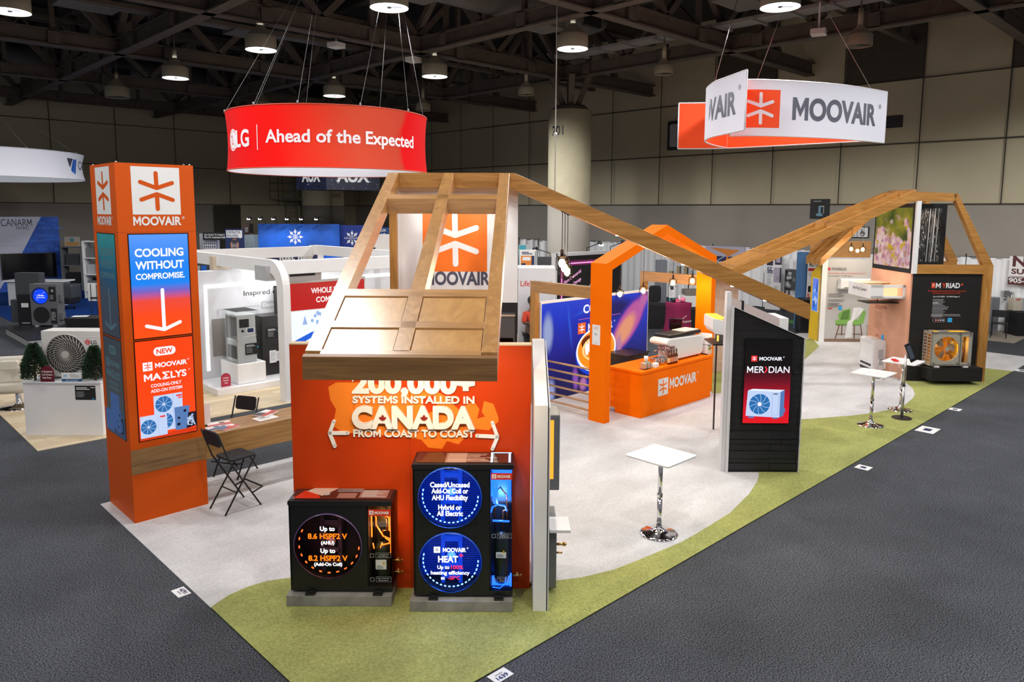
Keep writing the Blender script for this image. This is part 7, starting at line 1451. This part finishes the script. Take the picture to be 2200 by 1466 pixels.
# neon lined black wall
t = thing('neon_wall', 'black booth wall with a pink neon line lettered Commercial Water Damage', 'display wall', (16.75, 15.3, 0))
m = MB(); m.box(0, 3.2, 0, .15, 0, 2.42, 0); m.box(-.05, 3.2, -.02, .17, 2.42, 2.52, 1); m.box(-.06, 0, -.02, .17, 0, 2.52, 1); m.build('panel', [BLACKM, GREYW], t)
m = MB(); p = Pl(m, (0, -.003, 0)); p.rect(.16, .3, .2, 2.24, 1); p.rect(.16, 3.0, 2.12, 2.26, 1); p.rect(.21, .24, .2, 2.2, 0); p.rect(.21, 3.0, 2.17, 2.2, 0); p.text('More Commercial', .75, 1.72, .11, 2, w=.85, rot=.42, bold=.02); p.text('Water Damage', .82, 1.5, .11, 2, w=.7, rot=.42, bold=.02); p.stroke([(.9, .9), (2.0, 1.75)], .08, 3, False)
m.build('neon_print', [glow('neon_pink', 'ffb0f0', 1.3), glow('neon_halo', '8a1a60', .7), glow('neon_text', 'f0a8d8', .9), LGREY], t)
def arm_lamp(loc, label, rz=0, L=.5):
    t = thing('arm_lamp', label, 'lamp', loc, rz, 'booth arm lamps'); m = MB(); m.tube([(0, 0, 0), (0, 0, .12), (0, -L, .28)], .015, 6); m.build('arm', BLACK, t); m = MB(); m.cyl((0, -L-.14, .25), (0, -L+.05, .3), .05, n=10); m.build('head', BLACK, t); m = MB(); m.cyl((0, -L-.15, .235), (0, -L-.02, .24), .045, n=10); m.build('lens', glow('arm_lamp_lens', 'ffffff', 2), t)
arm_lamp((18.2, 15.35, 2.52), 'left arm lamp on top of the neon lined wall'); arm_lamp((19.4, 15.35, 2.52), 'right arm lamp on top of the neon lined wall')
# life's good wall and the person before it
t = FT('slogan_wall', "white booth wall lettered Life's Good in red behind the timber frame", 'display wall', .14, 17.5)
m = MB(); m.box(0, .88, 0, .12, 0, 2.45, 0); m.prism([(0, 0, 2.45), (.88, 0, 2.45), (.88, .8, 2.45), (0, .8, 2.45)], (0, 0, .02), 1); m.build('panel', [GREYW, PAPER], t)
m = MB(); p = Pl(m, (0, -.002, 0)); p.text("Life's Good", .06, 2.03, .13, 0, w=.72, al='L', bold=.01); m.build('lettering', RED, t)
t = FT('person', 'person in an orange-red top with folded arms standing by the white slogan wall', 'person', .46, 17.25, 0, .5)
bm_v = [((0, 0, 1.0), .13), ((0, 0, 1.2), .115), ((0, .01, 1.38), .13), ((0, 0, 1.5), .06), ((0, -.01, 1.58), .055), ((0, -.02, 1.68), .085), ((0, -.02, 1.76), .07),
        ((.17, 0, 1.42), .058), ((.23, -.03, 1.2), .045), ((.06, -.2, 1.17), .036), ((-.1, -.2, 1.19), .03), ((-.17, 0, 1.42), .058), ((-.23, -.03, 1.2), .045), ((-.06, -.19, 1.22), .036), ((.1, -.18, 1.24), .03),
        ((.09, 0, .92), .1), ((.1, -.01, .5), .07), ((.1, .02, .08), .045), ((.11, -.12, .03), .04), ((-.09, 0, .92), .1), ((-.1, -.01, .5), .07), ((-.1, .02, .08), .045), ((-.11, -.12, .03), .04)]
bm_e = [(0, 1), (1, 2), (2, 3), (3, 4), (4, 5), (5, 6), (2, 7), (7, 8), (8, 9), (9, 10), (2, 11), (11, 12), (12, 13), (13, 14), (0, 15), (15, 16), (16, 17), (17, 18), (0, 19), (19, 20), (20, 21), (21, 22)]
def skinned(nm, vs, es, mt, par, grow=0, root=0):
    me = bpy.data.meshes.new(nm); me.from_pydata([v for v, r in vs], es, []); o = bpy.data.objects.new(nm, me); COL.objects.link(o); o.parent = par
    s = o.modifiers.new('skin', 'SKIN'); o.modifiers.new('smooth', 'SUBSURF').levels = 2; o.modifiers['smooth'].render_levels = 2
    for i, (v, r) in enumerate(vs): me.skin_vertices[0].data[i].radius = (r+grow, r+grow)
    me.skin_vertices[0].data[root].use_root = True; me.materials.append(mt); s.use_smooth_shade = True; return o
skinned('body', bm_v, bm_e, mat('brown_skin', (.1, .05, .03), .6), t)
skinned('shirt', [bm_v[i] for i in (0, 1, 2, 7, 8, 11, 12)]+[((.2, -.02, 1.27), .05)], [(0, 1), (1, 2), (2, 3), (3, 7), (2, 5), (5, 6)][:4]+[(2, 5), (5, 6)], mat('orange_red_shirt', (.6, .06, .025), .8), t, .018)
skinned('trousers', [((0, 0, 1.0), .14), ((.09, 0, .9), .11), ((.1, -.01, .5), .085), ((.1, .02, .1), .07), ((-.09, 0, .9), .11), ((-.1, -.01, .5), .085), ((-.1, .02, .1), .07)], [(0, 1), (1, 2), (2, 3), (0, 4), (4, 5), (5, 6)], BLACKM, t, .005)
m = MB(); m.ball((0, .0, 1.74), .1, 0, 14, (1, 1.05, .95)); m.build('hair', BLACKM, t)
m = MB()
for x in (-.035, .035): m.ball((x, -.1, 1.7), .012, 0, 8)
m.ball((0, -.115, 1.665), .016, 1, 8, (.8, 1, 1.4)); m.box(-.025, .025, -.105, -.095, 1.62, 1.63, 2)
for x in (-.09, .09): m.ball((x, -.01, 1.68), .022, 1, 8, (.5, 1, 1.3))
m.build('face', [BLACK, MATS['brown_skin'], DRED], t)
for sx, (hx, hz) in ((1, (-.13, 1.2)), (-1, (.13, 1.25))):
    for k in range(5):
        vs = [((hx, -.2, hz), .014), ((hx-sx*.04, -.195, hz+.02-.012*k), .009), ((hx-sx*(.075-.006*abs(k-1)), -.17, hz+.02-.014*k), .008)]
        skinned('finger', vs, [(0, 1), (1, 2)], MATS['brown_skin'], t)
# stuff above the slogan wall
board(1116, 537, 1149, 600, ('w', 25), 'poster board in orange and navy above the slogan wall', draw=lambda p, W, H: (p.rect(W*.7, W*.97, 0, H-.2, 7), p.poly([(W*.1, 0), (W*.66, 0), (W*.8, H-.2), (W*.08, H-.2)], 3), p.rect(W*.2, W*.72, H-.36, H-.24, 0), p.rect(W*.12, W*.4, H-.58, H-.45, 7), p.lines(W*.15, H-.1, W*.75, 2, .05, .03, 7)), mats=STD, floor=True)
board(1115, 527, 1140, 537, ('w', 25.6), 'teal and grey box behind the orange poster board', 'display_box', 'box', lambda p, W, H: p.rect(0, W*.6, 0, H, 9), [LGREY]+STD[1:], True, d=.4)
board(1155, 553, 1197, 700, ('w', 25.5), 'dark grey booth wall left of the neon lined wall', 'booth_wall', 'display wall', None, [mat('wall_charcoal', (.07, .07, .075), .7)], True, d=.3)
c = pw(1182, 552, 25.6); arm_lamp(tuple(UW(c.x, 25.6, c.z)), 'arm lamp on the dark grey booth wall', FR-PI/2.2)
# ------------------------------------------------------------------ far middle booths
KB = mat('banner_blue_wash', (.012, .12, .62), .6, var=.55, vs=.5)
def flake(p, x, y, r, m):
    for k in range(8):
        a = PI*k/4; p.stroke([(x, y), (x+r*math.cos(a), y+r*math.sin(a))], r*.12, m); p.circ(x+r*.7*math.cos(a), y+r*.7*math.sin(a), r*.2, m, 8)
a = pw(554, 481, 36); b = pw(729, 484, 36)
t = FT('booth_wall', 'long bright blue booth wall with white flake logo and arm lamps', 'display wall', a.x, 36); W_ = b.x-a.x; H_ = a.z
m = MB(); m.box(0, W_, 0, .2, 0, H_); m.build('panel', KB, t)
m = MB(); p = Pl(m, (0, -.004, 0)); flake(p, W_*.455, H_-.62, .36, 0); p.text('KINGHOME', W_*.455, H_-.66, .09, 1, w=.45); p.text('R32', W_*.155, H_-1.5, .2, 2, w=.4, al='L'); p.text('MULTIZONE', W_*.22, H_-1.5, .22, 0, w=.75, al='L'); p.text('R32', W_*.62, H_-1.5, .2, 2, w=.4, al='L')
m.build('print', [PAPER, KB, mat('print_green', (.05, .35, .3), .5)], t)
for k, x in enumerate((570, 594, 622, 651, 681, 713)):
    c = pw(x, 480, 36); arm_lamp(tuple(UW(c.x, 36.05, H_)), ('leftmost arm lamp on the bright blue wall', 'second arm lamp from the left on the bright blue wall', 'third arm lamp from the left on the bright blue wall', 'third arm lamp from the right on the bright blue wall', 'second arm lamp from the right on the bright blue wall', 'rightmost arm lamp on the bright blue wall')[k], FR-.85, .75)
    light('SPOT', 'arm_lamp_light', tuple(UW(c.x-.3, 35.2, H_+.2)), 30, (.95, .97, 1), .05, tuple(UW(c.x-.2, 36, H_-1.2)), 70, .9)
a = pw(729, 484, 36.3); b = pw(800, 485, 36.3)
t = FT('booth_wall', 'navy booth wall with white flake logo lettered KINGHOME', 'display wall', a.x, 36.3); W_ = b.x-a.x; H_ = a.z; m = MB(); m.box(0, W_, 0, .2, 0, H_); m.build('panel', mat('royal_navy', (.008, .03, .24), .6), t); m = MB(); p = Pl(m, (0, -.004, 0)); flake(p, W_*.38, H_-.62, .34, 0); p.rect(W_*.1, W_*.66, H_-.7, H_-.56, 1); p.text('KINGHOME', W_*.38, H_-.67, .09, 0, w=.75); m.build('print', [PAPER, MATS['royal_navy']], t)
a = pw(797, 489, 37); b = pw(842, 489, 37)
t = FT('booth_wall', 'dark blue booth wall lettered AUX 40 YEARS', 'display wall', a.x, 37); W_ = b.x-a.x; H_ = a.z; m = MB(); m.box(0, W_, 0, .2, 0, H_); m.build('panel', mat('city_blue', (.01, .06, .22), .6, var=.3), t); m = MB(); p = Pl(m, (0, -.004, 0)); p.text('AUX', W_*.55, H_-.2, .13, 0, w=.36, bold=.03); p.text('40', W_*.55, H_-.5, .22, 0, w=.32); p.text('YEARS', W_*.55, H_-.62, .08, 0, w=.3); p.poly([(W_*.3, H_-1.1), (W_*.7, H_-1.1), (W_*.6, H_-.7), (W_*.4, H_-.85)], 1); m.build('print', [PAPER, NAVY], t)
a = pw(483, 492, 31); b = pw(523, 492, 31)
t = FT('roll_up_banner', 'navy Contractor Evolution banner with a bearded face', 'banner', a.x, 31); W_ = b.x-a.x; H_ = a.z
m = MB(); m.rbox(0, W_, 0, .05, 0, H_, .06, 0, 4, 'y'); m.build('panel', NAVY, t)
m = MB(); p = Pl(m, (0, -.003, 0)); p.poly([(.05, H_-.06), (W_-.06, H_-.06), (W_-.06, H_-.36), (W_-.12, H_-.36), (W_-.16, H_-.42), (W_-.17, H_-.36), (.05, H_-.36)], 0); p.text('CONTRACTOR', W_*.46, H_-.19, .1, 1, w=W_*.74, bold=.03); p.text('EVOLUTION', W_*.4, H_-.33, .1, 1, w=W_*.6, bold=.03)
cx = W_*.5; p.circ(cx, H_-.66, .17, 2, 24, ry=.26); p.circ(cx, H_-.66, .14, 3, 24, ry=.23); p.circ(cx, H_-.52, .15, 4, 20, ry=.09); p.circ(cx, H_-.82, .11, 4, 20, ry=.09); p.circ(cx, H_-.74, .06, 3, 12, ry=.04)
for s in (-1, 1): p.circ(cx+s*.05, H_-.63, .02, 5, 8)
p.rect(cx-.012, cx+.012, H_-.72, H_-.64, 6); p.rect(cx-.035, cx+.035, H_-.77, H_-.755, 5); p.poly([(cx-.25, 0), (cx+.25, 0), (cx+.22, H_-.92), (cx-.22, H_-.92)], 0)
m.build('print', [PAPER, NAVY, POR, mat('portrait_grey', (.3, .26, .28), .6), mat('portrait_dark', (.05, .04, .05), .6), INK, mat('portrait_mid', (.2, .17, .18), .6)], t)
board(436, 500, 486, 516, ('w', 33), 'black sign lettered Our Goal Is To Create That Our Customers Hold', 'booth_sign', 'sign', lambda p, W, H: (p.text('Our Goal Is To Create A', W*.5, H*.6, .085, 0, w=W*.86, bold=.02), p.text('That Our Customers Hold', W*.5, H*.25, .085, 0, w=W*.9, bold=.02)), [BLACKM][:0]+[PAPER], d=.1).children[0].data.materials[0] = BLACKM
board(430, 502, 437, 545, ('w', 33.5), 'light grey control cabinet left of the black goal sign', 'machine_cabinet', 'cabinet', lambda p, W, H: p.rect(.02, W-.02, H*.5, H*.8, 5), [LGREY]+STD[1:], True, d=.4)
board(437, 517, 464, 540, ('w', 33.2), 'white control panel with black switches below the goal sign', 'machine_cabinet', 'cabinet', lambda p, W, H: [p.rect(W*(.06+.16*k), W*(.13+.16*k), H-.18-.14*j, H-.1-.14*j, (6, 6, 7)[(k+j) % 3]) for k in range(6) for j in range(3)], [GREYW]+STD[1:], True, d=.4)
board(525, 480, 536, 540, ('w', 38), 'narrow brown arched door display beside a black sign', 'door_display', 'display', lambda p, W, H: (p.rect(W*.25, W*.75, H*.2, H-.7, 6), p.circ(W*.5, H-.7, W*.25, 6, 16), p.rect(W*.25, W*.75, H-.45, H-.2, 5)), [mat('brick_brown', (.12, .07, .05), .7)]+STD[1:], True, d=.3)
board(537, 481, 543, 520, ('w', 37.6), 'narrow black vertical sign beside the brown arched door display', 'booth_sign', 'sign', lambda p, W, H: p.text('WALLSEND', W*.7, H-.85, .08, 1, w=.75, rot=PI/2), [BLACKM, PAPER], True)
board(526, 505, 546, 540, ('w', 32), 'grey-blue counter top display behind the portrait banner', 'booth_counter', 'counter', None, [mat('counter_grey_blue', (.25, .32, .36), .5)], True, d=.5)
board(420, 565, 446, 600, ('w', 26), 'dark display with a red shelf strip beside the orange tower', 'product_shelf', 'shelf', lambda p, W, H: (p.rect(0, W, H-.62, H-.5, 4), p.rect(W*.5, W*.9, H-.35, H-.1, 8), p.rect(W*.1, W*.4, H-.4, H-.1, 5)), [DGREY]+STD[1:], True, d=.4)
# ------------------------------------------------------------------ far right booth
board(2165, 553, 2230, 611, ('X', 27.65), 'white supplier sign with maroon lettering at the right edge', 'supplier_sign', 'sign', lambda p, W, H: (p.rect(0, W, 0, H*.26, 1), p.rect(.03, W-.03, H*.28, H*.3, 1), p.text('NCS', W*.12, H*.64, .34, 1, al='L', w=1.0, bold=.04), p.text('SUPPLIES', W*.1, H*.38, .17, 1, al='L', w=1.15, bold=.03), p.text('905-873-1639', W*.03, H*.07, .15, 0, al='L', w=1.35, bold=.03)), [PAPER, mat('maroon', (.09, .01, .015), .5)])
t = FT('steel_locker', 'shiny grey steel cabinet behind the timber post at right', 'cabinet', 15.2, 23.4); m = MB(); m.box(0, .24, 0, .3, 0, 1.15); m.build('case', mat('steel_blue_grey', (.35, .37, .4), .25, .5), t, .01)
table(16.15, 23.1, 0, 1.0, .6, .74, 'black draped table under the maroon supplier sign', BLKCL)
t = FT('boiler_unit', 'beige boxy heater with red badge on the black table', 'heater', 15.75, 23.2, .75); m = MB(); m.box(0, .27, 0, .3, 0, .4); m.build('case', BEIGE, t, .01); m = MB(); m.box(.06, .2, -.004, 0, .34, .37); m.build('badge', RED, t); m = MB(); m.box(.27, .34, .02, .28, 0, .4); m.build('side_panel', LGREY, t)
t = FT('machine_head', 'small silver and grey machine parts on top of the beige heater', 'machine', 15.7, 23.5, .75); m = MB(); m.rbox(-.1, .1, 0, .15, .42, .6, .04, 0, 4, 'y'); m.cyl((0, .07, .3), (0, .07, .42), .03, n=8); m.cyl((.2, .07, 0), (.2, .07, .55), .04, n=8); m.build('body', STEEL, t)
t = FT('machine_head', 'dark machine on the black table at the right picture edge', 'machine', 16.3, 23.0, .75); m = MB(); m.rbox(0, .4, 0, .25, 0, .2, .06, 0, 4, 'y'); m.build('body', CHARC, t, .01)
t = FT('folding_chair', 'black folding chair before the steel cabinet at right', 'chair', 14.95, 22.6, 0, -.6)
m = MB(); m.rbox(-.2, .2, -.2, .2, .43, .46, .05, 0, 4, 'z'); m.build('seat', BLACK, t); m = MB(); m.rbox(-.2, .2, .24, .27, .6, .82, .05, 0, 4, 'y'); m.build('backrest', BLACK, t)
for s in (-1, 1):
    m = MB(); m.tube([(s*.2, .28, .82), (s*.2, -.25, 0)], .012); m.build('leg', BLACK, t); m = MB(); m.tube([(s*.18, -.2, .45), (s*.18, .3, 0)], .012); m.build('leg', BLACK, t)
t = FT('motor_stand', 'stacked black and white wheeled machinery beside the timber post', 'machine', 14.75, 23.2)
m = MB(); m.cyl((0, 0, .3), (0, .25, .3), .25, n=18); m.cyl((.05, 0, .75), (.05, .25, .75), .2, n=18); m.cyl((.1, 0, 1.08), (.1, .2, 1.08), .16, n=18); m.build('wheels', BLACK, t); m = MB(); m.cyl((0, -.02, .3), (0, 0, .3), .12, n=14); m.cyl((.05, -.02, .75), (.05, 0, .75), .1, n=14); m.cyl((.1, -.02, 1.08), (.1, 0, 1.08), .07, n=14); m.build('hubs', GREYW, t); m = MB(); m.beam((0, .12, 0), (.1, .12, 1.15), .06, .06); m.build('post', DGREY, t)
# prints, labels and small fittings belong to the panel or case they sit on
HOSTS = ('panel', 'cabinet', 'case', 'body', 'siding', 'frame', 'tabletop', 'fabric_band', 'clear_cover', 'box', 'picture_frame', 'plate', 'canopy', 'seat', 'stretch_cover', 'tray', 'deck')
GUESTS = ('lettering', 'raised_lettering', 'print', 'logo', 'logo_panel', 'wall_print', 'front_print', 'map_print', 'maple_leaf', 'table_print', 'badge', 'info_plate', 'paper_label', 'mural', 'picture', 'wall_text', 'brand_label', 'engraved_labels', 'neon_print', 'outlet_slot', 'fixing_bolt', 'warning_label', 'blossom_picture', 'light_strip', 'board_course', 'banner', 'side_handle', 'front_panel', 'side_cutaway')
for o in list(bpy.data.objects):
    if o.get('category') and o.type == 'EMPTY':
        kids = list(o.children); host = [k for h in HOSTS for k in kids if k.type == 'MESH' and k.name.split('.')[0] == h][:1]
        if host:
            for k in kids:
                if k.type == 'MESH' and k.name.split('.')[0] in GUESTS and k is not host[0]: sub_part(k, host[0])
for sc in list(bpy.data.scenes):
    if sc.name == 'type': bpy.data.scenes.remove(sc)
